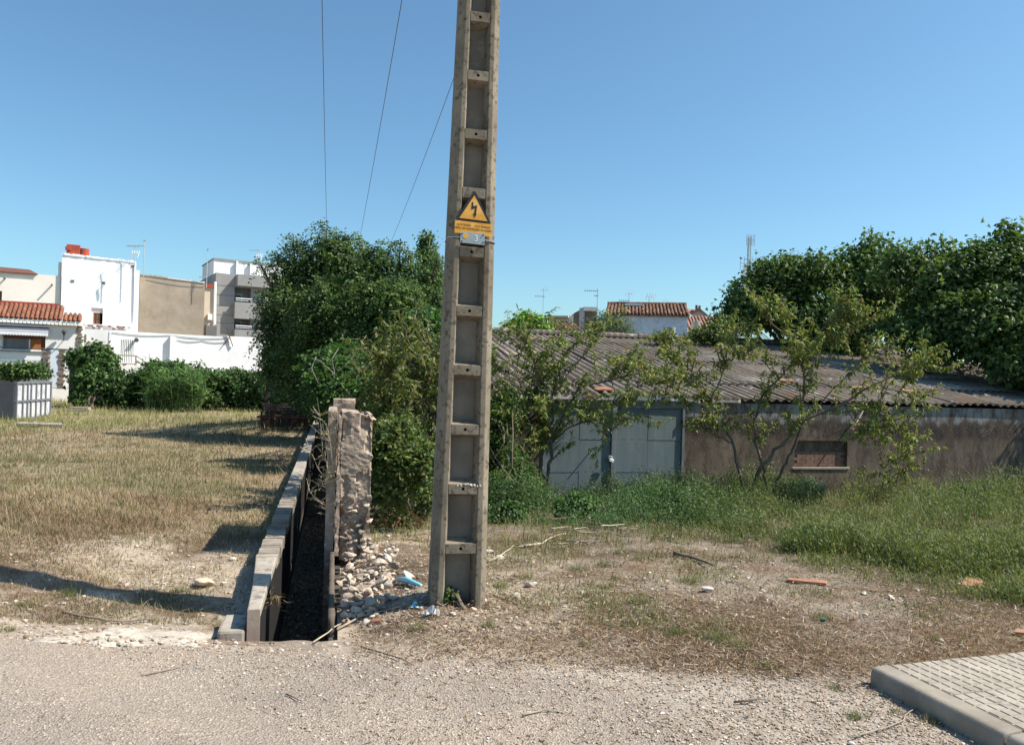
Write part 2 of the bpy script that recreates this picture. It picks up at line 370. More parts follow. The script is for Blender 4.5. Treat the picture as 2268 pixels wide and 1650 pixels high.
def mk_road():
    mt, t, p = nodes('gravelly_worn_asphalt'); vec = pos_of(t)
    v = t.nodes.new('ShaderNodeTexVoronoi'); v.inputs['Scale'].default_value = 105; t.links.new(vec, v.inputs['Vector'])
    sep = t.nodes.new('ShaderNodeSeparateColor'); t.links.new(v.outputs['Color'], sep.inputs[0])
    chips = ramp(t, sep.outputs[0], [(0, (.17, .138, .115)), (.2, (.30, .25, .207)), (.85, (.35, .297, .25)), (1, (.52, .455, .39))])
    big = ramp(t, noise(t, vec, .55, 4), [(.34, (.72, .72, .74)), (.5, (.97, .96, .95)), (.66, (1.12, 1.07, 1.0))])
    col = mix(t, 1.0, chips, big, 'MULTIPLY')
    col = mix(t, ramp(t, noise(t, vec, 9, 5, .7), [(.45, (0, 0, 0)), (.7, (.6, .6, .6))]), col, (.30, .253, .213))
    fine = ramp(t, noise(t, vec, 190, 3, .7), [(.3, (.7, .7, .7)), (.7, (1.2, 1.2, 1.2))])
    col = mix(t, 1.0, col, fine, 'MULTIPLY')
    t.links.new(col, p.inputs['Base Color']); p.inputs['Roughness'].default_value = .93; p.inputs['Specular IOR Level'].default_value = .2
    bump(t, p, v.outputs['Distance'], .008, .8); return mt
M['road'] = mk_road()
PITCH = .21                             # of the corrugated sheets
def mk_fibre():
    mt, t, p = nodes('grey_fibre_cement'); tc = t.nodes.new('ShaderNodeTexCoord')
    vec = pos_of(t); st = pos_of(t, (1.2, .25, 1))
    col = ramp(t, noise(t, vec, 1.1, 6), [(.33, (.265, .22, .18)), (.5, (.175, .138, .108)), (.66, (.35, .315, .275))])
    col = mix(t, ramp(t, noise(t, vec, .9, 5), [(.60, (0, 0, 0)), (.68, (1, 1, 1))]), col, (.27, .15, .075))
    ob = t.nodes.new('ShaderNodeSeparateXYZ'); t.links.new(tc.outputs['Object'], ob.inputs[0])   # valley dirt doubles as painted shade that sharpens the corrugation
    wv = t.nodes.new('ShaderNodeMath'); wv.operation = 'MULTIPLY'; wv.inputs[1].default_value = 2 * PI / PITCH; t.links.new(ob.outputs[0], wv.inputs[0])
    cs = t.nodes.new('ShaderNodeMath'); cs.operation = 'COSINE'; t.links.new(wv.outputs[0], cs.inputs[0])
    col = mix(t, ramp(t, cs.outputs[0], [(.1, (.75, .75, .75)), (.75, (0, 0, 0))]), col, (.095, .08, .07))
    col = mix(t, ramp(t, noise(t, vec, 24, 6, .7), [(.52, (0, 0, 0)), (.64, (1, 1, 1))]), col, (.11, .092, .08))
    col = mix(t, ramp(t, noise(t, vec, 2.3, 5), [(.64, (0, 0, 0)), (.68, (1, 1, 1))]), col, (.42, .42, .42))
    oi = t.nodes.new('ShaderNodeObjectInfo')
    col = mix(t, 1.0, col, ramp(t, oi.outputs['Random'], [(0, (.82,) * 3), (.8, (1.1,) * 3), (1, (1.5,) * 3)]), 'MULTIPLY')
    t.links.new(col, p.inputs['Base Color']); p.inputs['Roughness'].default_value = .9; p.inputs['Specular IOR Level'].default_value = .25
    bump(t, p, noise(t, vec, 50, 6, .7), .003); return mt
M['fibre'] = mk_fibre()
def mk_shedwall():
    mt, t, p = nodes('stained_shed_render'); vec = pos_of(t)
    g = t.nodes.new('ShaderNodeNewGeometry'); sx = t.nodes.new('ShaderNodeSeparateXYZ'); t.links.new(g.outputs['Position'], sx.inputs[0])
    n1 = noise(t, pos_of(t, (2.2, 2.2, .25)), 2.0, 6, .7)
    ad = t.nodes.new('ShaderNodeMath'); ad.operation = 'MULTIPLY_ADD'; ad.inputs[1].default_value = .55; t.links.new(n1, ad.inputs[0]); t.links.new(sx.outputs[2], ad.inputs[2])
    mr = t.nodes.new('ShaderNodeMapRange'); mr.inputs[1].default_value = -.8; mr.inputs[2].default_value = 1.8; t.links.new(ad.outputs[0], mr.inputs[0])
    # height bands of the old damp and soot stains: brown base coat, black run-off, pale grey plaster above
    col = ramp(t, mr.outputs[0], [(0, (.14, .114, .09)), (.30, (.155, .126, .10)), (.56, (.128, .102, .08)), (.62, (.035, .031, .029)), (.72, (.045, .041, .039)), (.765, (.24, .245, .245))])
    col = mix(t, ramp(t, noise(t, pos_of(t, (1.6, 1.6, .55)), 2.6, 7, .75), [(.44, (0, 0, 0)), (.58, (1, 1, 1))]), col, (.075, .058, .047))
    col = mix(t, ramp(t, noise(t, pos_of(t, (1, 1, .8)), 1.7, 6, .7), [(.55, (0, 0, 0)), (.68, (.8, .8, .8))]), col, (.22, .175, .14))
    col = mix(t, ramp(t, noise(t, vec, 38, 4, .7), [(.54, (0, 0, 0)), (.68, (1, 1, 1))]), col, (.20, .152, .12))
    t.links.new(col, p.inputs['Base Color']); p.inputs['Roughness'].default_value = .96; p.inputs['Specular IOR Level'].default_value = .1
    bump(t, p, noise(t, vec, 36, 6, .7), .010, .8); return mt
M['shedwall'] = mk_shedwall()
def mk_door():
    mt, t, p = nodes('blue_grey_sheet_steel'); vec = pos_of(t)
    col = ramp(t, noise(t, pos_of(t, (3, 3, .5)), 1.6, 6), [(.35, (.115, .15, .165)), (.6, (.15, .19, .205)), (.75, (.20, .24, .25))])
    col = mix(t, ramp(t, noise(t, vec, 9, 6, .75), [(.58, (0, 0, 0)), (.68, (1, 1, 1))]), col, (.15, .17, .175))
    col = mix(t, ramp(t, noise(t, pos_of(t, (2.2, 2.2, .7)), 2.3, 7, .75), [(.60, (0, 0, 0)), (.70, (.75, .75, .75))]), col, (.13, .085, .06))
    t.links.new(col, p.inputs['Base Color']); p.inputs['Roughness'].default_value = .7; p.inputs['Metallic'].default_value = .1
    bump(t, p, noise(t, vec, 5, 3), .004); return mt
M['door'] = mk_door()
# ================================================================ the ground
def weed_front(x):                      # picture height where the tall weeds begin, over picture x
    return np.interp(x, [1080, 1300, 1420, 1560, 1750, 1900, 2050, 2150, 2268, 2500], [1168, 1180, 1195, 1212, 1248, 1290, 1312, 1345, 1365, 1400])
def road_edge(x):
    return np.interp(x, [-900, 0, 200, 480, 700, 900, 1050, 1300, 1450, 1560, 1700, 1800], [1395, 1408, 1426, 1440, 1455, 1462, 1476, 1500, 1555, 1640, 1700, 1800])
def gravel_edge(x):                     # loose gravel spreads beyond the asphalt on the right
    return np.minimum(road_edge(x), np.interp(x, [1000, 1250, 1450, 1650, 1800, 1950, 2300], [1470, 1478, 1492, 1502, 1515, 1545, 1700]))
def soil_cols(x, y):
    u, v = uv(x, y); n1 = fbm(x * .8, y * .8, 21); n2 = fbm(x * 3.1, y * 3.1, 33); n3 = fbm(x * 11, y * 11, 45)
    px, py = proj(np.stack([x, y, ground(x, y)], 1))
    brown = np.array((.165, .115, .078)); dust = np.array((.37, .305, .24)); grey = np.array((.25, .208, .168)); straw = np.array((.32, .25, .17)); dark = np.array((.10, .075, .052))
    c = brown + (grey - brown) * sm(.3, .7, n2)[:, None]
    near_left = sm(1135, 1215, py) * (u < -.4)
    c = c + (straw - c) * ((u < -.4) * (1 - near_left) * .7)[:, None]
    c = c + (dust - c) * (near_left * sm(.36, .58, n2 * .6 + n1 * .4))[:, None]
    rub = (u > 0) * (v < 9.5) * sm(1.5, .3, np.abs(u - .5)) + (u > 0) * sm(1500, 1100, px) * sm(1180, 1290, py) * .6
    c = c + (dust - c) * np.clip(rub * sm(.25, .5, n2), 0, 1)[:, None]
    gravel = sm(-45, 25, py - gravel_edge(px))
    c = c + (np.array((.36, .31, .265)) - c) * (gravel * (.6 + .4 * n3))[:, None]
    mulch = (u > .5) * (1 - gravel) * sm(.42, .6, n1)
    c = c + (np.array((.125, .088, .062)) - c) * (mulch * .8)[:, None]
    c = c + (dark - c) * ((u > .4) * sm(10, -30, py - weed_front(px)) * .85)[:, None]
    return np.clip(c * (.8 + .4 * n3)[:, None], .01, .8)
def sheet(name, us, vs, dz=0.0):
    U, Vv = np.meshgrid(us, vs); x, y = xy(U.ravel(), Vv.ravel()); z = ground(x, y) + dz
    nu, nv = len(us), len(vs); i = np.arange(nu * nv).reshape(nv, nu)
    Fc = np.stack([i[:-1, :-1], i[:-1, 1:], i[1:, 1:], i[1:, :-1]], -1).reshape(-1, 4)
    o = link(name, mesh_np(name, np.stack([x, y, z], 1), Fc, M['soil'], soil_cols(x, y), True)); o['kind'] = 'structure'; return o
VE = 5.20                               # where the channel begins
vs_far = VE + (np.geomspace(1, 56, 180) - 1)
us_left = -.565 - (np.geomspace(1, 46, 160) - 1)
us_right = .07 + (np.geomspace(1, 46, 160) - 1)
sheet('dry_field', us_left[::-1], vs_far)
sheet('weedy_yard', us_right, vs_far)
sheet('verge', np.concatenate([-np.geomspace(45, 6, 20), np.linspace(-5.8, 6.5, 240), np.geomspace(6.7, 45, 20)]), np.concatenate([np.linspace(-12, 2.4, 24), np.linspace(2.5, VE, 70)]))
mb = MB(); mb.add([(-2500, -600, -1.25), (2500, -600, -1.25), (2500, 3500, -1.25), (-2500, 3500, -1.25)], [(0, 1, 2, 3)])
mb.build('far_ground', MAT('far_dry_soil', (.22, .18, .12), (.15, .14, .08), .05))['kind'] = 'structure'
# worn asphalt: a sheet a little above the verge, with a ragged edge
ex = np.linspace(-900, 1720, 180)
edge = []
for q in ex:
    d_ = ray(q, float(road_edge(q)) + 4 * math.sin(q * .031) + 14 * (float(fbm([q * .03], [3.0], 5)[0]) - .5)); P = EYE + d_ * ((.006 - CAM_H) / d_.z); edge.append((P.x, P.y))
edge = [(-40, 5.6), (-12, 5.3)] + edge + [(edge[-1][0] + .25, edge[-1][1] - 1.2), (edge[-1][0] + .3, -12), (-40, -12)]
bm = bmesh.new(); vv = [bm.verts.new((p[0], p[1], max(gz(*p), 0) + .006)) for p in edge]; bm.faces.new(vv)
bmesh.ops.triangulate(bm, faces=bm.faces[:]); me = bpy.data.meshes.new('road'); bm.to_mesh(me); bm.free(); me.materials.append(M['road'])
link('road', me)['kind'] = 'structure'
# pale lime spill along its edge
sp = [(70, 1432), (140, 1412), (205, 1398), (268, 1388), (330, 1390), (400, 1396), (455, 1403), (468, 1412), (455, 1424), (440, 1432), (330, 1428), (250, 1431), (180, 1440), (105, 1441)]
spw = [ong(*p) for p in sp]; cx = sum(p.x for p in spw) / len(spw); cy = sum(p.y for p in spw) / len(spw)
V = []; Fc = []; n = len(spw) * 6; rings = 14
for r in range(rings):
    t = 1 - r / (rings - 1)
    for k in range(n):
        a = spw[k // 6]; b = spw[(k // 6 + 1) % len(spw)]; f = (k % 6) / 6; x = a.x + (b.x - a.x) * f; y = a.y + (b.y - a.y) * f
        j = 1 + .28 * (float(vn([k * .7], [r * .9], 4)[0]) - .5)
        x = cx + (x - cx) * t * j; y = cy + (y - cy) * t * j
        V.append((x, y, (.009 if float(proj([(x, y, 0.0)])[1][0]) > float(road_edge(float(proj([(x, y, 0.0)])[0][0]))) - 4 else gz(x, y) + .006) + .012 * min(1, (1 - t) * 3) * (.4 + 1.1 * float(fbm([x * 7], [y * 7], 8)[0])) - (.006 if r == 0 else 0)))
for r in range(rings - 1):
    for k in range(n): Fc.append((r * n + k, r * n + (k + 1) % n, (r + 1) * n + (k + 1) % n, (r + 1) * n + k))
mb = MB(); mb.add(V, Fc); o = mb.build('lime_spill', M['lime'], smooth=True)
tag(o, 'pale crust of spilled lime concrete along the road edge', 'concrete spill')

# ================================================================ pavement corner
PK = ong(1926, 1516); kr = R(16.5)
pav = thing('pavement', (PK.x, PK.y, 0), kr); pav['kind'] = 'structure'     # local x along the back edge, -y along the kerb
mb = MB(); prof = [(0, -.25), (0, .066), (.007, .086), (.024, .098), (.115, .104), (.115, -.25)]
for i in range(5):
    mb = MB(); y1 = -i * .80 - (.009 if i else 0); y0 = -(i + 1) * .80
    q = [(p[0], y1, p[1]) for p in prof] + [(p[0], y0, p[1]) for p in prof]; n = len(prof)
    mb.add(q, [tuple(range(n)), tuple(range(2 * n - 1, n - 1, -1))] + [(k, k + n, (k + 1) % n + n, (k + 1) % n) for k in range(n)])
    mb.build('kerb_stone', M['kerb'], pav, bevel=.012)
mb = MB(); mb.box(.118, 9, -4.2, -.005, -.25, .0885); mb.build('mortar_bed', M['grout'], pav)
mb = MB(); c = .1985; g = .0045
for i in range(3):
    for j in range(3):
        a, b = i * c / 3 + g, (i + 1) * c / 3 - g; e, f = j * c / 3 + g, (j + 1) * c / 3 - g; h = .003
        mb.add([(a, e, .012), (b, e, .012), (b, f, .012), (a, f, .012), (a + h, e + h, .0165), (b - h, e + h, .0165), (b - h, f - h, .0165), (a + h, f - h, .0165)],
               [(4, 5, 6, 7), (0, 1, 5, 4), (1, 2, 6, 5), (2, 3, 7, 6), (3, 0, 4, 7)])
mb.add([(0, 0, .0125), (c, 0, .0125), (c, c, .0125), (0, c, .0125), (0, 0, 0), (c, 0, 0), (c, c, 0), (0, c, 0)], [(0, 1, 2, 3), (0, 4, 5, 1), (1, 5, 6, 2), (2, 6, 7, 3), (3, 7, 4, 0)])
pm = mb.mesh('paving_tile', M['paver'])
for i in range(20):
    for j in range(14):
        link('paving_tile', pm, pav, (.120 + i * .2, -.207 - j * .2, .087 + random.uniform(-.0015, .0025)), (random.uniform(-.009, .009), random.uniform(-.009, .009), random.uniform(-.006, .006)))

# ================================================================ channel between the field and the yard
def gbox(mb, u0, u1, v0, v1, z0, z1, mi=0, skew=0.0):
    c = [uvz(u, v, z) for z in (z0, z1) for u, v in ((u0, v0), (u1, v0), (u1, v1 + skew), (u0, v1 + skew))]
    mb.add(c, [(0, 3, 2, 1), (4, 5, 6, 7), (0, 1, 5, 4), (1, 2, 6, 5), (2, 3, 7, 6), (3, 0, 4, 7)], mi)
ch = thing('drainage_channel', uvz(-.2, VE, -.9)); ch['kind'] = 'structure'; o0 = ch.location.copy()
def onto(o, par): o.parent = par; o.location = -par.location; return o
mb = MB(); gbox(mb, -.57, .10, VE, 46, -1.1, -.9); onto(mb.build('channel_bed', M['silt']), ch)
mb = MB(); gbox(mb, -.62, .12, VE - .12, VE - .005, -1.1, -.42); onto(mb.build('channel_end', M['shade_wall']), ch)
mb = MB(); gbox(mb, -.56, -.43, VE - .02, 46, -1.0, -.58); onto(mb.build('channel_side', M['shade_wall']), ch)
mb = MB(); gbox(mb, .012, .10, VE + .08, 46, -1.0, -.2); onto(mb.build('channel_side', M['shade_wall']), ch)
low = thing('low_wall', uvz(-.48, VE, 0), 0, 'long low concrete and brick wall edging the dark drainage channel', 'low wall')
v = VE - .03
def wl(v): return -.50 - .085 * float(sm(VE + .2, VE + 1.2, v))    # outer edge: the near end is narrower
for L in (.62, .80):                    # plain concrete at the near end
    mb = MB(); c = [uvz(u, q, z) for z in (.012, .073) for u, q in ((wl(v), v), (-.42, v), (-.42, v + L - .003), (wl(v + L), v + L - .003))]
    mb.add(c, [(0, 3, 2, 1), (4, 5, 6, 7), (0, 1, 5, 4), (1, 2, 6, 5), (2, 3, 7, 6), (3, 0, 4, 7)]); onto(mb.build('coping_block', M['coping'], bevel=.008), low); v += L
k = 0
while v < 11.2:                         # bricks on edge
    if k in (22, 23, 24, 25): zt = .035
    else: zt = .074 + random.uniform(-.005, .005)
    j = random.uniform(-.006, .006)
    mb = MB(); gbox(mb, -.583 + j, -.418 + j + random.uniform(0, .008), v, v + .054, -.03, zt); onto(mb.build('brick', M['oldbrick'], bevel=.004), low)
    v += .061; k += 1
while v < 44:
    L = 2.4; mb = MB(); gbox(mb, -.584, -.42, v, v + L - .004, .0, .072 + random.uniform(-.003, .003)); onto(mb.build('coping_block', M['coping'], bevel=.006), low); v += L
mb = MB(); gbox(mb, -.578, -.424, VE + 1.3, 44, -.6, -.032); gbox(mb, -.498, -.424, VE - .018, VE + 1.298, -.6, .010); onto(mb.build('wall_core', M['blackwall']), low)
mb = MB(); gbox(mb, -.499, -.421, VE - .045, VE - .031, -.32, .07); onto(mb.build('end_face', M['render_smooth']), low)
mb = MB(); gbox(mb, -.68, -.508, VE - .05, VE + .30, -.3, -.055)
tag(mb.build('concrete_block', M['coping'], bevel=.02), 'squat concrete block against the near end of the channel wall', 'block')

# ---- ruined masonry wall with its surviving pier
rw = thing('ruined_wall', uvz(.2, 6.2, 0), 0, 'crumbling rubble stone wall ending in a tall broken pier beside the channel', 'ruined wall')
def rough_block(u0, u1, v0, v1, z0, z1, amp, seg=.035, topslope=0.0, seed=0, erode=None):
    bm = bmesh.new(); nu, nv, nz = [max(2, int((b - a) / seg)) for a, b in ((u0, u1), (v0, v1), (z0, z1))]
    verts = {}
    def V(i, j, k):
        if (i, j, k) in verts: return verts[i, j, k]
        u = u0 + (u1 - u0) * i / nu; vq = v0 + (v1 - v0) * j / nv; z = z0 + (z1 - z0) * k / nz
        cx_, cy_ = (u0 + u1) / 2, (v0 + v1) / 2
        d = amp * (float(fbm([u * 9 + z * 7], [vq * 9 + z * 11], seed, 4)[0]) - .55) * 2
        d += amp * 1.6 * (float(fbm([u * 30 + z * 33], [vq * 30 - z * 27], seed + 5, 2)[0]) - .5)
        if erode: d -= erode(u, vq, z)
        sx = (1 if i == nu else -1 if i == 0 else 0); sy = (1 if j == nv else -1 if j == 0 else 0); sz = 1 if k == nz else 0
        u += sx * d; vq += sy * d; z += sz * (d + topslope * ((u - u0) / (u1 - u0) - .5))
        verts[i, j, k] = bm.verts.new(uvz(u, vq, z)); return verts[i, j, k]
    for i in range(nu):
        for j in range(nv):
            bm.faces.new((V(i, j, nz), V(i + 1, j, nz), V(i + 1, j + 1, nz), V(i, j + 1, nz)))
    for k in range(nz):
        for i in range(nu):
            bm.faces.new((V(i, 0, k), V(i + 1, 0, k), V(i + 1, 0, k + 1), V(i, 0, k + 1)))
            bm.faces.new((V(i + 1, nv, k), V(i, nv, k), V(i, nv, k + 1), V(i + 1, nv, k + 1)))
        for j in range(nv):
            bm.faces.new((V(0, j + 1, k), V(0, j, k), V(0, j, k + 1), V(0, j + 1, k + 1)))
            bm.faces.new((V(nu, j, k), V(nu, j + 1, k), V(nu, j + 1, k + 1), V(nu, j, k + 1)))
    return bm
def bm_obj(bm, name, mt, smooth=True):
    me = bpy.data.meshes.new(name); bm.to_mesh(me); bm.free(); me.materials.append(mt)
    me.polygons.foreach_set('use_smooth', [smooth] * len(me.polygons)); return link(name, me)
PV0, PV1 = 7.30, 7.95
def er(u, vq, z):
    e = .019 * float(sm(.52, .54, fbm([u * 8 + 3], [z * 5.5], 17, 5)[0])) + .005 * float(vn([u * 38], [z * 38 + vq * 9], 23)[0])
    if z < .42: e += .07 * float(sm(.45, .18, z)) * (.35 + float(vn([u * 14], [z * 14], 3)[0]))
    if u > .25 and z > .95: e += .05 * float(sm(.95, 1.15, z)) * float(vn([u * 9], [z * 9 + vq * 7], 8)[0])
    return e
onto(bm_obj(rough_block(.075, .375, PV0, PV1, -.15, 1.225, .007, .0145, -.03, 2, er), 'pier_core', M['render'], False), rw)
onto(bm_obj(rough_block(.0, .22, 8.35, 8.75, -.05, 1.31, .014, .04, 0, 6), 'pier_back', M['render'], False), rw)
onto(bm_obj(rough_block(.042, .082, PV0 - .006, PV1, -.1, 1.215, .006, .016, 0, 4, lambda u, vq, z: .012 * float(vn([u * 20], [z * 17], 41)[0])), 'plaster_edge', M['render_smooth'], False), rw)
bm_ = rough_block(.005, .045, VE + .16, PV1 + 1.2, -.75, -.06, .006, .05, 0, 12); onto(bm_obj(bm_, 'plaster_skin', M['skin']), rw)
bm_ = rough_block(-.045, .034, PV0 + .03, 8.7, -.8, 1.235, .007, .03, 0, 14); onto(bm_obj(bm_, 'plaster_skin', M['render'], False), rw)

# stone shapes, shared
def stone_mesh(seed, mt, sub=2, flat=.62):
    bm = bmesh.new(); bmesh.ops.create_icosphere(bm, subdivisions=sub, radius=.5); rs = np.random.default_rng(seed)
    cuts = nrmz(rs.normal(size=(9, 3))); dd = rs.uniform(.19, .40, 9)
    for q in bm.verts:
        p = np.array(q.co)
        for cn, cd in zip(cuts, dd):
            e = p @ cn - cd
            if e > 0: p = p - cn * e * .97
        p = p * (1 + .22 * (float(vn([p[0] * 6 + p[2] * 5], [p[1] * 6 + seed], seed)[0]) - .5)); p[2] *= flat; q.co = p
    me = bpy.data.meshes.new('stone'); bm.to_mesh(me); bm.free(); me.materials.append(mt); return me
STONES = [stone_mesh(k, M['rubble'], 2, .55 + .1 * (k % 3)) for k in range(8)]
PALE = [stone_mesh(40 + k, MAT('pale_chalk_stone', (.56, .51, .445), (.43, .38, .32), 14, .95, .004, 60) if k == 0 else bpy.data.materials['pale_chalk_stone'], 2, .6) for k in range(5)]
def stone_part(par, u, vq, z, s, flat=1.0):
    p = uvz(u, vq, z) - par.location
    return link('stone', random.choice(STONES), par, p, (random.uniform(-.4, .4), random.uniform(-.4, .4), random.uniform(0, 6.3)), (s * random.uniform(.85, 1.35), s * random.uniform(.8, 1.15), s * flat * random.uniform(.75, 1.1)))
for i in range(232):                    # tumbled courses in front of the pier
    t = random.random(); vq = VE + .25 + t * (PV0 - VE - .35); wid = .10 + .30 * t ** .7
    u = .12 + random.random() ** 1.2 * (wid + .12); x, y = xy(u, vq)
    top = .05 + .12 * t ** .6 + .26 * t ** 4 * max(0, 1 - (u - .1) / (wid + .3))
    stone_part(rw, u, vq, gz(x, y) + top * random.uniform(.3, 1.0) - .02, random.choice([.03, .035, .04, .045, .05, .055, .06, .07, .085, .12]))
for i in range(60):                     # stones showing where the plaster has fallen from the pier
    side = random.random()
    if side < .7: u, vq = random.uniform(.10, .37), PV0 + random.uniform(.035, .085)
    else: u, vq = .325 + random.uniform(-.02, .01), random.uniform(PV0, PV1)
    stone_part(rw, u, vq, random.uniform(-.05, .44), random.uniform(.045, .10), .9)
for i in range(12): stone_part(rw, random.uniform(.2, .37), random.uniform(PV0, PV1), 1.185 + random.uniform(-.03, .01), random.uniform(.05, .10), .7)

# ================================================================ concrete pole
PB = ong(1010, 1331); PB.z = -.02
pole = thing('utility_pole', PB, 0, 'tall tapered concrete power line pole with recessed ladder panels', 'power pole')
lean = R(.55); pole.rotation_euler = Euler((0, lean, R(11.5)))
HP = 9.2; tb, td = .1965, .1500           # half width and half depth at the foot
def hw(z): return tb - .0116 * z
def hd(z): return td - .0070 * z
RUNG0, RUNGS = .402, .4195
zs = [-.6] + [k * .3 for k in range(int(HP / .3) + 1)] + [HP]
def flange(sg):
    bmv = MB(); prof = []
    for z in zs:
        w, d = hw(z), hd(z); c = .042; fl = .062 + .02 * (1 - z / HP); e = .024
        prof.append([(sg * x, y, z) for x, y in ((w - fl, -d), (w - c, -d), (w, -d + c), (w, d - c), (w - c, d), (w - fl, d), (w - fl - e, d - .085), (w - fl - e, -d + .085))])
    n = 8; vs = [p for r in prof for p in r]; fs = []
    for i in range(len(prof) - 1):
        for k in range(n):
            q = (i * n + k, i * n + (k + 1) % n, (i + 1) * n + (k + 1) % n, (i + 1) * n + k); fs.append(q if sg > 0 else q[::-1])
    fs.append(tuple(range(n)) if sg < 0 else tuple(range(n - 1, -1, -1))); e = (len(prof) - 1) * n; fs.append(tuple(e + k for k in range(n)) if sg > 0 else tuple(e + k for k in range(n - 1, -1, -1)))
    bmv.add(vs, fs); return bmv.build('flange', M['concrete'], pole, bevel=.004)
flange(1); flange(-1)
mb = MB(); vs = []
for z in (-.6, HP):
    w, d = hw(z) - .055, .030; vs += [(-w, -d, z), (w, -d, z), (w, d, z), (-w, d, z)]
mb.add(vs, [(0, 3, 2, 1), (4, 5, 6, 7), (0, 1, 5, 4), (1, 2, 6, 5), (2, 3, 7, 6), (3, 0, 4, 7)]); mb.build('web_panel', M['web'], pole)
for k in range(21):
    z = RUNG0 + k * RUNGS; w = hw(z) - .0665 - .02 * (1 - z / HP); d = hd(z)
    h0, h1 = .034, .052; mb = MB()
    vs = []; NH = 10
    # front bar with a bolt hole through it: ring of faces round the hole
    for sgn in (-1,):
        yf = sgn * (d - .0015)
        outer = [(-w, z - h0), (0, z - h0), (w, z - h0), (w, z), (w, z + h0), (0, z + h0), (-w, z + h0), (-w, z)]
        inner = [(.0115 * math.cos(a), z + .0115 * math.sin(a)) for a in [R(225), R(270), R(315), 0, R(45), R(90), R(135), R(180)]]
        q = [(x, yf, zz) for x, zz in outer] + [(x, yf, zz) for x, zz in inner] + [(x, yf * .45, zz) for x, zz in inner]
        fs = []
        for i in range(8):
            j = (i + 1) % 8
            fs.append((i, j, j + 8, i + 8) if sgn < 0 else (i, i + 8, j + 8, j)); fs.append((i + 8, j + 8, j + 16, i + 16) if sgn < 0 else (i + 8, i + 16, j + 16, j + 8))
        fs.append(tuple(range(16, 24)) if sgn < 0 else tuple(range(23, 15, -1)))
        yb = sgn * .029; n0 = len(q)
        q += [(-w, yf, z + h0), (w, yf, z + h0), (w + .02, yb, z + h1 + .012), (-w - .02, yb, z + h1 + .012), (-w, yf, z - h0), (w, yf, z - h0), (w + .02, yb, z - h1 - .012), (-w - .02, yb, z - h1 - .012)]
        fs += [(n0, n0 + 1, n0 + 2, n0 + 3), (n0 + 4, n0 + 7, n0 + 6, n0 + 5)] if sgn < 0 else [(n0, n0 + 3, n0 + 2, n0 + 1), (n0 + 4, n0 + 5, n0 + 6, n0 + 7)]
        mb.add(q, fs)
    mb.build('rung', M['concrete'], pole)
for k in range(9):
    z = RUNG0 + RUNGS; link('broken_edge', stone_mesh(70 + k, M['chip'], 1, .6), pole, (-.055 + .022 * k + random.uniform(-.01, .01), -hd(z) + .008, z + .026 + random.uniform(-.006, .008)), (random.random(), random.random(), random.random()), (.035, .03, .035 + random.uniform(0, .015)))
ca = MB(); zt = HP - .45
ca.box(-1.75, 1.75, -hd(zt) - .075, -hd(zt) - .002, zt - .06, zt + .06); ca.build('crossarm', M['galv'], pole)
for q in (-1.38, 0.02, 1.42):
    mb = MB(); mb.tube([(q, -hd(zt) - .04, zt + .06), (q, -hd(zt) - .04, zt + .10), (q, -hd(zt) - .04, zt + .13), (q, -hd(zt) - .04, zt + .16), (q, -hd(zt) - .04, zt + .22)], [.02, .06, .035, .055, .03], 10); mb.build('insulator', M['oldwood'], pole)
# wires run on beyond the field, sagging
for i, q in enumerate((-1.38, 0.02, 1.42)):
    u0, v0 = uv(PB.x, PB.y); a = uvz(u0 + q + .1, v0, zt + .2); pts = []
    for k in range(41):
        t = k / 40; vq = v0 + t * 62; s = -1.15 * 4 * t * (1 - t) - .6 * t
        pts.append(uvz(u0 + q + .1 - .25 * t, vq, a.z + s))
    mb = MB(); mb.tube(pts, .0075, 5)
    tag(mb.build('overhead_wire', M['wire'], smooth=True), ['bare overhead wire over the channel, nearest the white houses', 'bare overhead wire between the two others, over the big tree', 'bare overhead wire that meets the pole just below the picture top'][i], 'wire', 'wires strung from the pole')

# ---- warning sign, number plate
ZS = RUNG0 + 5 * RUNGS                  # the rung behind the triangle's top is rung 6
sg = thing('warning_sign', (0, 0, 0), 0, 'yellow high voltage warning triangle with lightning arrow fixed to the pole', 'warning sign')
sg.matrix_world = Matrix.Translation(PB) @ Euler((0, lean, R(11.5))).to_matrix().to_4x4() @ Matrix.Translation((.002, 0, 0))
def frontz(z): return -hd(z) - .006
def tri(cx, cz, w, h, y0, y1, mt, name, par, r=.0):
    mb = MB(); mb.prism([(cx - w / 2, cz), (cx + w / 2, cz), (cx, cz + h)], y0, y1); return mb.build(name, mt, par, bevel=r)
YF = frontz(2.55); TB = 2.712; TW, THt = .252, .212
def flat(name, poly, y, mt, par):
    mb = MB(); mb.prism(poly, y - .0012, y); return mb.build(name, mt, par)
skew = lambda p: (p[0], p[1] - .045 * p[0])
def sk(poly): return [skew(p) for p in poly]
mb = MB(); mb.prism(sk([(-TW / 2, TB), (TW / 2, TB), (.008, TB + THt), (-.008, TB + THt)]), YF - .003, YF); mb.build('border', M['signblack'], sg)
mb = MB(); mb.prism(sk([(-TW / 2 + .025, TB + .014), (TW / 2 - .025, TB + .014), (0, TB + THt - .026)]), YF - .0045, YF - .0032); mb.build('triangle', M['yellow'], sg)
s = .00055
arrow = [(x * 1.45, y * 1.75 - 4) for x, y in [(-18, 128), (-8, 128), (-4, 96), (24, 108), (18, 38), (24, 38), (8, 8), (-6, 40), (4, 40), (8, 82), (-20, 70)]]
flat('lightning_arrow', sk([(x * s * 1.15, TB + .022 + y * s * .95) for x, y in arrow][::-1]), YF - .005, M['signblack'], sg)
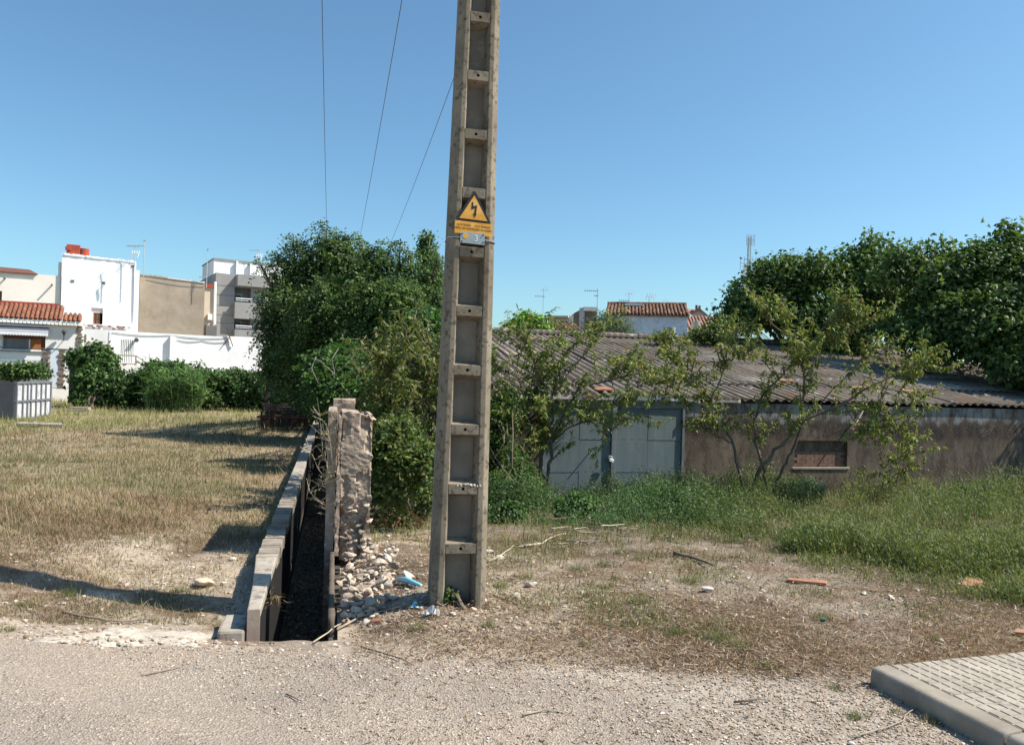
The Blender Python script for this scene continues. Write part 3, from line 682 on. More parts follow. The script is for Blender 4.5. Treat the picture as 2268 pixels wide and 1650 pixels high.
mb = MB(); mb.prism(sk([(-TW / 2 - .006, TB - .094), (TW / 2 + .004, TB - .094), (TW / 2 + .004, TB - .004), (-TW / 2 - .006, TB - .004)]), YF - .003, YF); mb.build('text_panel', M['yellow'], sg, bevel=.002)
def text(body, x, z, size, par, mt, y, name='lettering', width=None):
    cu = bpy.data.curves.new(name, 'FONT'); cu.body = body; cu.size = size; cu.align_x = 'CENTER'; cu.align_y = 'CENTER'; cu.extrude = .0004; cu.materials.append(mt)
    tmp = bpy.data.objects.new('tmp', cu); COL.objects.link(tmp); me = bpy.data.meshes.new_from_object(tmp); bpy.data.objects.remove(tmp); me.name = name
    return link(name, me, par, (x, y, z - .045 * x), (PI / 2, R(2.6), 0), (width or 1, 1, 1))
for b, x, z in (('ALTA TENSIÓ', -.066, TB - .030), ('PERILL DE MORT', -.066, TB - .054), ('ALTA TENSIÓN', .066, TB - .030), ('PELIGRO DE MUERTE', .064, TB - .054)):
    text(b, x, z, .0195, sg, M['fadedprint'], YF - .0036, width=.78 if len(b) > 14 else .85)
npz = thing('number_plate', (0, 0, 0), 0, 'small zinc plate numbered 3 strapped below the yellow sign', 'number plate'); npz.matrix_world = sg.matrix_world.copy()
ZN = TB - .118
mb = MB(); mb.prism(sk([(-.090, ZN - .042), (.083, ZN - .042), (.083, ZN + .038), (-.090, ZN + .038)]), YF - .016, YF - .013); mb.build('plate', M['zincplate'], npz, bevel=.001)
text('3', .022, ZN - .002, .062, npz, M['offwhite'], YF - .0172, 'numeral')
mb = MB(); mb.tube([(-.054, YF - .0165, ZN + .012), (-.054, YF - .018, ZN + .012)], .019, 20); mb.build('orange_sticker', M['orange_dot'], npz)
for x, z in ((.072, .026), (-.080, .024), (.074, -.028), (-.078, -.028)):
    mb = MB(); mb.tube([(x, YF - .016, ZN + z), (x, YF - .021, ZN + z)], .0055, 8); mb.build('bolt', M['black'], npz)
w = hw(ZN) + .0035; d = hd(ZN) + .0035
mb = MB(); loop = [(-.088, -d - .008, ZN), (-w + .04, -d, ZN + .003), (-w, -d + .042, ZN + .004), (-w, d - .042, ZN), (-w + .04, d, ZN), (w - .04, d, ZN), (w, d - .042, ZN - .006), (w, -d + .042, ZN - .012), (w - .04, -d, ZN - .01), (.08, -d - .008, ZN - .006)]
for a, b in zip(loop[:-1], loop[1:]): mb.bar(a, b, .009, .004)
mb.build('strap', M['aluminium'], npz)
# ================================================================ the shed
SV = 14.8; SU0, SU1 = 2.55, 19.0; SL = SU1 - SU0
shed = thing('shed', uvz(SU0, SV, 0), TH, 'long low shed with brown stained walls and grey corrugated roof', 'shed')
class Face:                             # an upright plane: picture point -> (s along it, z)
    def __init__(s, origin, yaw): s.o = Vector(origin); s.o.z = 0; s.yaw = yaw; s.n = Vector((math.sin(yaw), -math.cos(yaw), 0)); s.w = Vector((math.cos(yaw), math.sin(yaw), 0))
    def px(s, x, y, off=0.0):
        d = ray(x, y); t = ((s.o + s.n * off) - EYE).dot(s.n) / d.dot(s.n); P = EYE + d * t; return (P - s.o).dot(s.w), P.z
    def rect(s, x0, y0, x1, y1):
        a = s.px(x0, y0); b = s.px(x1, y1); e = s.px(x0, y1); f = s.px(x1, y0)
        return min(a[0], e[0]), max(b[0], f[0]), (b[1] + e[1]) / 2, (a[1] + f[1]) / 2
SF = Face(shed.location, TH)
EZ = SF.px(1700, 884)[1]
d0, d1, dz0, dz1 = SF.rect(1205, 898, 1510, 1160); dz0 = -.95
n0 = SF.rect(1760, 976, 1876, 1034); wn = SF.rect(1078, 905, 1128, 985)
mb = MB(); mb.wall(0, SL, -1.1, EZ - .10, [(d0, d1, dz0, dz1), n0, (wn[0], wn[1], wn[2], wn[3])], .3, .16); 
mb.build('front_wall', M['shedwall'], shed)
RD, RS = 9.3, .186                      # roof depth, slope
for x in (0, SL):
    mb = MB(); mb.add([(x, .3, -1.1), (x, 2 * RD, -1.1), (x, 2 * RD, EZ - .1), (x, RD, EZ - .1 + RD * RS), (x, .3, EZ - .12)], [(0, 1, 2, 3, 4)]); mb.build('gable_wall', M['shedwall'], shed)
mb = MB(); mb.box(0, SL, .35, .36, -1.1, EZ - .15); mb.build('dark_interior', M['black'], shed)
mb = MB(); mb.box(n0[0], n0[1], .09, .15, n0[2], n0[3]); mb.build('niche_back', M['shedwall'], shed)
nb = MB(); bw = (n0[1] - n0[0]) / 6
for r in range(5):                      # bricks laid in the lower half of the niche
    for c in range(6):
        x = n0[0] + c * bw + (bw / 2 if r % 2 else 0)
        if x + bw * .95 > n0[1]: continue
        mb = MB(); mb.box(x + .004, x + bw - .004, .070, .088, n0[2] + .008 + r * .062, n0[2] + .066 + r * .062); mb.build('brick', M['brownwall'], shed, bevel=.004)
mb = MB(); mb.box(n0[0] - .05, n0[1] + .05, -.02, .12, n0[2] - .05, n0[2] - .002); mb.build('niche_sill', M['render_smooth'], shed, bevel=.006)
# doors
mid = SF.px(1358, 1000)[0]; th = .03
mb = MB()
mb.box(d0 - .002, d0 + .05, -.02, .05, dz0, dz1); mb.box(d1 - .05, d1 + .002, -.02, .05, dz0, dz1); mb.box(d0, d1, -.018, .048, dz1 - .04, dz1 + .002)
mb.build('door_frame', M['bluegrey'], shed)
riv = MB(); riv.tube([(0, 0, 0), (0, -.006, 0)], .009, 6); rivm = riv.mesh('rivet', M['bluegrey'])
for a, b in ((d0 + .055, mid - .012), (mid + .012, d1 - .055)):
    lf = thing('door_leaf', (a, 0, dz0)); lf.parent = shed; W_ = b - a; H_ = dz1 - dz0 - .045
    for i in range(2):
        for j in range(3):
            mb = MB(); yo = .02 - .004 * ((i + j) % 2)
            mb.box(i * W_ / 2 + .002, (i + 1) * W_ / 2 - .002, yo, yo + .02, j * H_ / 3 + .002, (j + 1) * H_ / 3 - .002); mb.build('steel_sheet', M['door'], lf, bevel=.003)
    for j in range(4):
        for k in range(9): link('rivet', rivm, lf, (.06 + k * (W_ - .12) / 8, .018, min(max(j * H_ / 3, .04), H_ - .04) + .03 * (1 if j in (1, 2) else 0)))
for x in (d0 + .05, d1 - .05):
    for z in (dz0 + .45, dz1 - .35): mb = MB(); mb.tube([(x, -.022, z - .07), (x, -.022, z + .07)], .018, 8); mb.build('hinge', M['rust'], shed)
mb = MB(); mb.box(mid - .05, mid + .05, -.035, .012, dz0, dz1 - .045); mb.build('meeting_stile', M['bluegrey'], shed, bevel=.006)
lk = SF.px(1352, 1017)
pl = thing('padlock', shed.matrix_world @ Vector((0, 0, 0)), TH, 'white padlock hanging on the blue grey shed doors', 'padlock')
pl.location = Vector(SF.o) + SF.w * lk[0] + SF.n * .07 + Vector((0, 0, lk[1]))
mb = MB(); mb.box(-.05, .05, -.022, .022, -.05, .02); mb.build('body', M['white'], pl, bevel=.012, rot=(0, R(25), 0))
mb = MB(); mb.tube([(-.035 + .0, 0, .01), (-.045, 0, .06), (-.02, 0, .085), (.015, 0, .07), (.03, 0, .02)], .009, 6); mb.build('shackle', M['aluminium'], pl, rot=(0, R(-25), 0))
bp = SF.px(1306, 1003)
mb = MB(); mb.tube([(bp[0], .03, bp[1]), (bp[0], -.10, bp[1])], .012, 8); mb.build('door_bolt', M['aluminium'], shed)
# roof sheets, each its own
pitch, amp = PITCH, .031
NW = 5; SWd = pitch * NW; SLn = 1.72; cs = NW * 8
def sheet_mesh():
    mb = MB(); V = []; 
    for t in (0, -.007):
        for y in (0, SLn):
            for k in range(cs + 4):
                x = -pitch * .25 + k * pitch / 8; V.append((x, y, amp * math.cos(2 * PI * x / pitch) + t))
    n = cs + 4; f = []
    for k in range(n - 1):
        f.append((k, k + 1, n + k + 1, n + k)); f.append((2 * n + k + 1, 2 * n + k, 3 * n + k, 3 * n + k + 1)); f.append((k + 1, k, 2 * n + k, 2 * n + k + 1)); f.append((n + k, n + k + 1, 3 * n + k + 1, 3 * n + k))
    mb.add(V, f); return mb.mesh('roof_sheet', M['fibre'], True)
sm_ = sheet_mesh(); sl = math.atan(RS)
ncol = int((SL + .5) / SWd) + 1; nrow = 6
for r in range(nrow):
    for c in range(ncol):
        y = -.07 + r * (SLn - .13); x = -.25 + c * SWd
        jit = random.uniform(-.010, .012)
        p = Vector((x, y * math.cos(sl), EZ + y * math.sin(sl) + .028 * .0 + jit)); off = r * .0
        o = link('roof_sheet', sm_, shed, p + Vector((0, -math.sin(sl) * .0, .012 * (r % 2))), (sl - R(.28) + random.uniform(-.006, .006), random.uniform(-.007, .007), random.uniform(-.009, .009)))
rz = EZ + (RD - .1) * RS
mb = MB(); mb.add([(-.25, RD - .1, rz + .05), (SL + .3, RD - .1, rz + .05), (SL + .3, 2 * RD, EZ), (-.25, 2 * RD, EZ)], [(0, 1, 2, 3)]); mb.build('rear_roof', M['fibre'], shed)
for c in range(14):
    mb = MB(); mb.tube([(-.25 + c * 1.25, RD - .12, rz + .065), (-.25 + (c + 1) * 1.25 + .06, RD - .12, rz + .06)], [.12, .105], 10); mb.build('ridge_cap', M['fibre'], shed)
# loose things lying on the roof
def roof_pt(x, y):                      # picture point -> point on the roof plane
    nrm = (SF.w.cross(Vector((-math.sin(TH) * math.cos(sl), math.cos(TH) * math.cos(sl), math.sin(sl))))).normalized()
    o = shed.location + Vector((0, 0, EZ)); d = ray(x, y); t = (o - EYE).dot(nrm) / d.dot(nrm); return EYE + d * t
P = roof_pt(2050, 832); o = link('loose_sheet', sm_, None, P + Vector((-.5, 0, .09)), (R(4), R(-7), R(13)), (.95, .35, 1))
tag(o, 'loose broken corrugated sheet lying tilted high on the shed roof', 'roof sheet')
P = roof_pt(1668, 797); mb = MB(); mb.tube([(-.12, 0, 0), (.12, 0, .03)], [.075, .09], 10); tag(mb.build('clay_pipe', M['oldwood'], loc=P + Vector((0, 0, .10)), rot=(.2, .1, .5)), 'short dark red pipe lying on the shed roof', 'pipe')
for i, (x, y, l) in enumerate(((2010, 870, 'orange broken tile shard on the sunlit roof below the fig tree'), (1905, 864, 'small orange shard on the roof near the eave'), (1745, 848, 'orange shard half hidden by peach leaves on the roof'), (1340, 868, 'ochre shard at the roof edge above the shed doors'))):
    P = roof_pt(x, y); mb = MB(); mb.prism([(-.22, -.015), (.2, -.015), (.16, .02), (-.12, .025)], -.09, .09); tag(mb.build('tile_shard', M['terra'], loc=P + Vector((0, 0, .06)), rot=(.18, .03, random.random())), l, 'tile shard')
# leaning prop against the wall
P0 = SF.px(1998, 985); P1 = SF.px(2042, 925)
a = SF.o + SF.w * SF.px(1310, 905)[0]; 
mb = MB(); q0 = SF.px(1878, 950); q1 = SF.px(1912, 902)
mb.bar(SF.o + SF.w * q0[0] + SF.n * .12 + Vector((0, 0, q0[1])), SF.o + SF.w * q1[0] + SF.n * .02 + Vector((0, 0, q1[1])), .07, .03); tag(mb.build('plank', M['paletwig']), 'short grey plank wedged under the eave above the niche', 'plank')

# ================================================================ houses
class House:
    def __init__(s, name, x, Y, yaw, label, cat):
        P = at(x, 800, Y); P.z = 0; s.F = Face(P, yaw); s.e = thing(name, P, yaw, label, cat)
    def px(s, x, y, off=0.0): return s.F.px(x, y, off)
    def rect(s, *a): return s.F.rect(*a)
    def line(s, x0, y0, x1, y1):       # sloping edge as a function of s
        a, b = s.px(x0, y0), s.px(x1, y1); return lambda q: a[1] + (b[1] - a[1]) * (q - a[0]) / (b[0] - a[0])
    def box(s, name, mt, x0, y0, x1, y1, d0, d1, bevel=0, parent=None):
        a, b, c, d = s.rect(x0, y0, x1, y1); mb = MB(); mb.box(a, b, d0, d1, c, d); return mb.build(name, mt, parent or s.e, bevel=bevel)
def tile_mesh(L, r0, r1, mt, n=7):
    mb = MB(); V = []
    for y, r, z in ((0, r0, 0), (L, r1, .012)):
        for k in range(n): a = PI * k / (n - 1); V.append((r * math.cos(a), y, r * .8 * math.sin(a) + z))
    for y, r, z in ((0, r0 - .018, 0),):
        for k in range(n): a = PI * k / (n - 1); V.append((r * math.cos(a), y, r * .8 * math.sin(a) + z))
    f = [(k, k + 1, n + k + 1, n + k) for k in range(n - 1)] + [(k + 1, k, 2 * n + k, 2 * n + k + 1) for k in range(n - 1)]
    mb.add(V, [q[::-1] for q in f]); return mb.mesh('roof_tile', mt, True)
def tile_roof(par, x0, x1, y0, z0, y1, z1, pitch, mt, rows, jit=.006, under=None):
    """barrel tiles from the eave (y0,z0) to the top (y1,z1)"""
    L = math.hypot(y1 - y0, z1 - z0); ang = math.atan2(z1 - z0, y1 - y0); tl = L / rows * 1.12
    tm = tile_mesh(tl, pitch * .40, pitch * .33, mt); n = max(1, int(round((x1 - x0) / pitch))); pi_ = (x1 - x0) / n
    mb = MB(); mb.add([(x0, y0 + .06, z0 - .02), (x1, y0 + .06, z0 - .02), (x1, y1, z1 - .02), (x0, y1, z1 - .02), (x0, y0 + .06, z0 - .10), (x1, y0 + .06, z0 - .10), (x1, y1, z1 - .10), (x0, y1, z1 - .10)],
                      [(0, 1, 2, 3), (7, 6, 5, 4), (0, 4, 5, 1), (2, 6, 7, 3), (1, 5, 6, 2), (3, 7, 4, 0)]); mb.build('roof_deck', under or mt, par)
    for i in range(n):
        for r in range(rows):
            t = r * L / rows
            link('roof_tile', tm, par, (x0 + (i + .5) * pi_ + random.uniform(-jit, jit), y0 + t * math.cos(ang) + random.uniform(-jit, jit), z0 + t * math.sin(ang) + random.uniform(0, jit)), (ang, random.uniform(-jit, jit) * 3, random.uniform(-jit, jit) * 3))
def k1(a, b): return (a / 2.0618) / 1.7637, (850 + b / 2.0618) / 1.7637
def k0(a, b): return (a / 2.845) / 1.7637, (1100 + b / 2.845) / 1.7637
YAW = R(27)
# ---- tiled house, far left
h = House('tiled_house', 60, 39, YAW, 'white house with a red barrel tile roof edge and striped awning', 'house')
s0, s1 = h.px(-90, 800)[0], h.px(179, 800)[0]; top = h.px(90, 712)[1]
win = h.rect(*k0(22, 560), *k0(502, 768)); arch = h.rect(*k0(560, 752), *k0(652, 1180)); gate = h.rect(*k0(772, 790), *k0(850, 1200))
mb = MB(); mb.wall(s0, s1, -1, top, [win, (gate[0], gate[1], -.9, gate[3])], 3.0, .22); mb.build('front_wall', M['offwhite'], h.e)
mb = MB(); mb.box(gate[0], gate[1], .2, .25, -1, gate[3]); mb.build('gate_leaf', M['black'], h.e)
mb = MB(); mb.box(arch[0], arch[1], -.012, -.002, arch[2], arch[3]); mb.build('wall_panel', MAT('pale_blue_wall', (.60, .65, .70), (.55, .60, .66), 2), h.e)
mb = MB(); mb.box(s0, s1 + .02, -.03, -.002, arch[3], arch[3] + .04); mb.build('string_course', M['darkgrey'], h.e)
def quoins(xa, ya, xb, yb, n):
    for k in range(n):
        t = (k + .5) / n; q = h.px(xa + (xb - xa) * t, ya + (yb - ya) * t); w_ = random.uniform(.10, .19); hh = abs(h.px(xa, ya)[1] - h.px(xb, yb)[1]) / n
        mb = MB(); a = q[0] - w_ + random.uniform(-.05, .05); mb.box(a, a + 2 * w_, -random.uniform(.03, .07), -.0, q[1] - hh * .42, q[1] + hh * .42); mb.build('quoin_stone', M['quoin'], h.e, bevel=.03)
quoins(*k0(520, 740), *k0(515, 1000), 12); quoins(*k0(690, 745), *k0(675, 1180), 19); quoins(*k0(884, 490), *k0(880, 740), 9)
mb = MB(); n_ = 14
e0 = h.px(-90, 706, .35); e1 = h.px(176, 715, .35); ez = (h.px(0, 702, .35)[1] + h.px(137, 710, .35)[1]) / 2
ft = h.px(60, 673, -1.25)[1]; fa, fb = h.px(-90, 670, -1.25)[0], h.px(132, 678, -1.25)[0]
tile_roof(h.e, e0[0], h.px(137, 712, .35)[0], -.35, ez, 1.2, ft - .06, .205, M['tile'], 4)
mb = MB(); mb.box(fa, fb, 1.2, 1.30, ft - .12, ft + .09); mb.build('red_flashing', M['redpaint'], h.e)
lz = h.px(160, 712, .35)[1]; lt = h.px(160, 696, -.35)[1]
tile_roof(h.e, h.px(138.5, 712, .35)[0], h.px(180, 712, .35)[0], -.35, lz, .4, lt, .205, M['tile'], 2)
for k in range(30):
    a = e0[0] + k * (h.px(180, 712, .35)[0] - e0[0]) / 30; mb = MB(); mb.box(a + .02, a + .17, -.33, .0, top - .16, top - .06); mb.build('eave_block', M['offwhite'], h.e, bevel=.02)
mb = MB(); mb.box(e0[0], h.px(180, 712, .35)[0], -.30, -.002, top - .05, ez - .03); mb.build('eave_board', M['offwhite'], h.e)
# window: glass with curtain, wooden shutter
a, b, c, d = win; mid_ = h.px(*k0(325, 700))[0]
wf = MB(); 
for q in ((a, a + .05, c, d), (mid_ - .03, mid_ + .03, c, d - .35), (a, b, c, c + .06)): wf.box(q[0], q[1], .10, .16, q[2], q[3])
wf = wf.build('window_frame', M['white'], h.e)
mb = MB(); mb.box(a + .05, mid_ - .03, .13, .14, c + .06, d - .35); mb.build('pane', M['curtain'], h.e)
mb = MB(); mb.box(a, b, .12, .21, d - .35, d); mb.build('roller_box', M['oldwood'], h.e)
mb = MB(); mb.box(mid_ + .03, h.px(*k0(455, 700))[0], .11, .15, c + .06, d - .35); mb.build('shutter', M['wood'], h.e)
mb = MB(); mb.box(h.px(*k0(455, 700))[0] + .01, b, .12, .16, c + .06, d - .35); mb.build('shutter', M['oldwood'], h.e)
mb = MB(); mb.box(a - .1, b + .1, -.08, .1, c - .06, c - .002); mb.build('sill', M['kerb'], h.e)
# awning (part rolled out)
aw0, aw1 = h.px(-40, 725, .4)[0], h.px(*k0(540, 520), .4)[0]; za = h.px(*k0(250, 497), .05)[1]; zb = h.px(*k0(250, 545), .55)[1]
mb = MB(); mb.add([(aw0, -.06, za), (aw1, -.06, za), (aw1, -.55, zb), (aw0, -.55, zb), (aw0, -.06, za - .02), (aw1, -.06, za - .02), (aw1, -.55, zb - .02), (aw0, -.55, zb - .02)], [(0, 1, 2, 3), (7, 6, 5, 4), (0, 3, 7, 4), (1, 5, 6, 2)]); mb.build('awning_cloth', M['darkcloth'], h.e)
mb = MB(); mb.box(aw0, aw1, -.09, -.005, za - .005, za + .09); mb.box(aw0, aw1, -.60, -.54, zb - .03, zb + .03); mb.build('awning_bar', M['awning'], h.e)
nsc = 22; wsc = (aw1 - aw0) / nsc
for k in range(nsc):
    mb = MB(); x = aw0 + k * wsc; mb.prism([(x, zb - .03), (x, zb - .20), (x + wsc * .25, zb - .235), (x + wsc * .5, zb - .245), (x + wsc * .75, zb - .235), (x + wsc, zb - .20), (x + wsc, zb - .03)], -.585, -.575); mb.build('valance_scallop', M['awning'], h.e)
lp = h.px(*k0(712, 575), .3)
t = thing('wall_lantern', h.F.o + h.F.w * lp[0] + h.F.n * .0 + Vector((0, 0, lp[1])), YAW, 'black iron lantern on a bracket beside the awning window', 'lantern')
mb = MB(); mb.tube([(0, -.35, -.10), (0, -.35, .06)], [.055, .12], 4); mb.build('glass_body', M['glass'], t)
mb = MB(); mb.tube([(0, -.35, .06), (0, -.35, .16), (0, -.35, .20)], [.15, .04, .02], 8); mb.build('cap', M['black'], t)
mb = MB(); mb.tube([(0, -.35, -.10), (0, -.35, -.30), (0, -.2, -.36), (0, 0, -.30)], .022, 6); mb.build('bracket', M['black'], t)
# ---- plastered upper wall behind it
h2 = House('cream_house', 60, 46, YAW, 'plain cream upper house wall behind the red tiled roof', 'house')
a0, a1 = h2.px(-120, 640)[0], h2.px(134, 640)[0]
w2 = h2.rect(-20, *k1(0, 590)[1:], *k1(14, 680))
mb = MB(); mb.wall(a0, a1, -1, h2.line(*k1(0, 435), *k1(470, 470)), [(w2[0], w2[1], w2[2], w2[3])], 6, .15); mb.build('wall', M['cream'], h2.e)
mb = MB(); mb.box(w2[0], w2[1], .1, .14, w2[2], w2[3]); mb.build('window', M['oldwood'], h2.e)
rt0 = h2.px(-120, 607)[1]; re = h2.px(84, 607)[0]
z_ = h2.line(*k1(0, 433), *k1(330, 458))
mb = MB(); q0, q1 = z_(a0), z_(re); rr = h2.px(*k1(0, 392), -2.5)[1]; rq = h2.px(*k1(240, 420), -2.5)
mb.add([(a0, -.12, q0), (re, -.12, q1), (rq[0], 2.5, rq[1]), (a0, 2.5, rr), (a0, -.12, q0 - .08), (re, -.12, q1 - .08)], [(0, 1, 2, 3), (4, 5, 1, 0)]); mb.build('roof', M['oldwood'], h2.e)
h2.box('chimney', M['cream'], *k1(470, 358), *k1(488, 470), .05, .5)
for q in ((40, 493), (420, 545)):
    p = h2.px(*k1(*q)); mb = MB(); mb.tube([(p[0], 0, p[1]), (p[0], -.4, p[1])], .05, 8); mb.build('drain_spout', M['darkgrey'], h2.e)
# ---- whitewashed gable house
h3 = House('whitewashed_house', 131, 46.6, YAW, 'tall rough whitewashed house end with an orange chimney', 'house')
w3 = h3.rect(*k1(735, 728), *k1(825, 868))
a0, a1, a2 = h3.px(*k1(492, 600))[0], h3.px(*k1(1090, 600))[0], h3.px(*k1(1120, 600))[0]
mb = MB(); mb.wall(a0, a1, -1, h3.line(*k1(520, 290), *k1(1090, 355)), [w3], 6, .18)
mb.wall(a1 + .001, a2, -1, h3.px(*k1(1110, 425))[1], [], 6); mb.build('wall', M['whitewash'], h3.e)
for k in range(26):                     # uneven coping stones along the top
    t = k / 26; x = 515 + 575 * t; p = h3.px(*k1(x, 292 + 65 * t)); w_ = (a1 - a0) / 27
    mb = MB(); mb.box(p[0], p[0] + w_ * .96, -.05 + random.uniform(-.02, .02), .35, p[1] - .10, p[1] + random.uniform(.0, .06)); mb.build('coping_stone', M['whitewash'], h3.e, bevel=.02)
a, b, c, d = w3; mb = MB(); mb.box(a, a + .2 * (b - a), .1, .17, c, d); mb.box(a + .2 * (b - a), b, .1, .17, d - .28 * (d - c), d); mb.build('window_surround', M['pinkwall'], h3.e)
pw, ph_ = .8 * (b - a) / 2, .7 * (d - c) / 2
for i in range(2):
    for j in range(2):
        mb = MB(); x = a + i * pw; mb.box(x + .015, x + pw - .015, .13, .17, c + j * ph_ + .01, c + (j + 1) * ph_ - .01); mb.build('shutter_panel', M['oldwood'], h3.e, bevel=.01)
h3.box('chimney', M['orange'], *k1(535, 214), *k1(643, 292), .25, .9, .02); h3.box('chimney_cap', M['orange'], *k1(525, 232), *k1(572, 262), .05, .24, .02)
p0 = h3.px(*k1(680, 312), -.4); p1 = h3.px(*k1(680, 252), -.4); r_ = (h3.px(*k1(718, 280), -.4)[0] - h3.px(*k1(640, 280), -.4)[0]) / 2
mb = MB(); mb.tube([(p0[0], .45, p0[1] - .1), (p0[0], .45, p1[1])], r_, 16); mb.build('barrel_vent', M['orange'], h3.e)
mb = MB(); lw = h3.rect(*k1(664, 866), *k1(1062, 915)); nb_ = 0
h3.box('brick_ledge', M['offwhite'], *k1(655, 868), *k1(1062, 1100), -.9, -.02)
for k in range(17):
    for r in range(2):
        if random.random() < .25: continue
        x = lw[0] + (lw[1] - lw[0]) * (k + .5 * r) / 17.5; z = lw[3] - .12 - r * .13
        mb = MB(); mb.box(x + .01, x + (lw[1] - lw[0]) / 17.5 - .01, -.915, -.9, z - .05, z + .05); mb.build('brick', random.choice([M['brownwall'], M['pinktile'], M['pinkwall']]), h3.e)
ac = h3.rect(*k0(915, 592), *k0(967, 672))
t = thing('air_conditioner', h3.F.o + h3.F.w * ac[0] + h3.F.n * .9 + Vector((0, 0, ac[2])), YAW, 'grey air conditioner box on the wall under the brick ledge', 'air conditioner')
aw, ah = ac[1] - ac[0], ac[3] - ac[2]; mb = MB(); mb.box(0, aw, -.3, -.001, 0, ah); mb.build('casing', M['kerb'], t, bevel=.02)
for k in range(5): mb = MB(); mb.box(aw * .3, aw * .9, -.315, -.301, ah * (.12 + .16 * k), ah * (.19 + .16 * k)); mb.build('slat', M['darkgrey'], t)
# ---- tan party wall
h4 = House('tan_house', 306, 49.5, R(30), 'house with a bare tan mortar wall between white and grey buildings', 'house')
a0, a1 = h4.px(*k1(1120, 700))[0], h4.px(*k1(1645, 700))[0]
mb = MB(); mb.wall(a0, a1, -1, h4.line(*k1(1130, 458), *k1(1652, 524)), [], 6); mb.build('wall', M['tan'], h4.e)
for k in range(24):
    t = k / 24; p = h4.px(*k1(1135 + 515 * t, 458 + 66 * t)); w_ = (a1 - a0) / 24
    mb = MB(); mb.box(p[0], p[0] + w_ * .95, -.05, .3, p[1] - .06, p[1] + random.uniform(.0, .07)); mb.build('coping_stone', M['pinkwall'] if k > 9 else M['tan'], h4.e)
# ---- narrow cream strip
h5 = House('narrow_beige_house', 456, 53, R(30), 'narrow beige house with an orange cornice squeezed beside the grey flats', 'house')
mb = MB(); mb.wall(h5.px(*k1(1640, 700))[0], h5.px(*k1(1735, 700))[0], -1, h5.px(*k1(1690, 538))[1], [], 5); mb.build('wall', M['beige'], h5.e)
h5.box('cornice', M['orange'], *k1(1655, 536), *k1(1728, 566), -.12, -.01); h5.box('wall_box', M['darkgrey'], *k1(1650, 872), *k1(1735, 955), -.5, -.01)
h5.box('air_conditioner', M['white'], *k1(1668, 780), *k1(1702, 828), -.35, -.01, .02)
p = h5.px(*k1(1728, 520)); q = h5.px(*k1(1722, 860)); mb = MB(); mb.tube([(p[0], -.1, p[1]), (q[0], -.1, q[1])], .06, 8); mb.build('downpipe', M['white'], h5.e)
# ---- grey flats
h6 = House('grey_flats', 470, 54, R(31), 'grey block of flats with recessed balconies and a white roof storey', 'flats')
L6 = [(1890, 565, 2020, 690), (1888, 785, 2014, 908)]; rec = [h6.rect(*k1(q[0], q[1]), *k1(q[2], q[3])) for q in L6]
rec2 = [h6.rect(*k1(2085, 610), *k1(2190, 690)), h6.rect(*k1(2085, 828), *k1(2190, 905))]
mb = MB(); g0, g1 = h6.px(*k1(1732, 700))[0], h6.px(660, 640)[0]
mb.wall(g0, g1, -1, h6.line(*k1(1730, 442), *k1(2110, 488)), rec + rec2, 7, 1.0); mb.build('front_wall', M['greywall'], h6.e)
for q in rec: mb = MB(); mb.box(q[0], q[1], 1.0, 1.05, q[2], q[3]); mb.build('balcony_back', M['greywall'], h6.e)
for q in rec2:
    mb = MB(); mb.box(q[0], q[1], .15, .2, q[2], q[3]); mb.build('window', M['white'], h6.e)
for i, q in enumerate(rec):
    a, b, c, d = q; w_ = b - a
    mb = MB(); mb.box(a + .10 * w_, a + .62 * w_, .93, .995, c + .1, d - .35 * (d - c)); f = mb.build('window', M['white'], h6.e)
    mb = MB(); mb.box(a + .15 * w_, a + .57 * w_, .915, .928, c + .15, d - .4 * (d - c)); mb.build('pane', M['bluegrey'], h6.e)
    mb = MB(); mb.box(a - .05, b + 2.2, -.55, -.05, c - 1.15 * (.85 if i else 1), c + .02); mb.build('balcony_parapet', M['greywall'], h6.e)
    mb = MB(); mb.tube([(a, -.5, c + .28), (b, -.5, c + .28)], .035, 6); mb.tube([(a, -.5, c + .14), (b, -.5, c + .14)], .02, 6); mb.build('balcony_rail', M['white'], h6.e)
h6.box('roof_slab', M['greywall'], *k1(1900, 476), *k1(2200, 566), -.7, -.02)
for k, y in enumerate((548, 625, 710, 785, 850)):
    z = h6.px(*k1(1800, y))[1]; mb = MB(); mb.box(g0, rec[0][0] - .02, -.012, -.002, z - .02, z + .02); mb.build('wall_joint', M['darkgrey'], h6.e)
u0, u1 = h6.px(*k1(1722, 400), -1.2)[0], h6.px(660, 600, -1.2)[0]
mb = MB(); ztop = h6.px(*k1(1725, 337), -1.2)[1]; zl = h6.px(*k1(1900, 455))[1] - .6
mb.box(u0, u1, 1.2, 6, zl, ztop); mb.build('roof_storey', M['white'], h6.e)
mb = MB(); mb.box(u0 - .05, u1, 1.12, 6.1, ztop, ztop + .10); mb.build('roof_coping', M['greywall'], h6.e)
for x in (1900, 2012):
    p = h6.px(*k1(x, 400), -1.1)[0]; mb = MB(); mb.box(p, p + .12, .95, 1.19, zl, ztop); mb.build('pilaster', M['white'], h6.e)
p = h6.px(*k1(1735, 520)); q = h6.px(*k1(1730, 860)); mb = MB(); mb.tube([(p[0], -.12, p[1]), (q[0], -.12, q[1])], .06, 8); mb.build('downpipe', M['white'], h6.e)
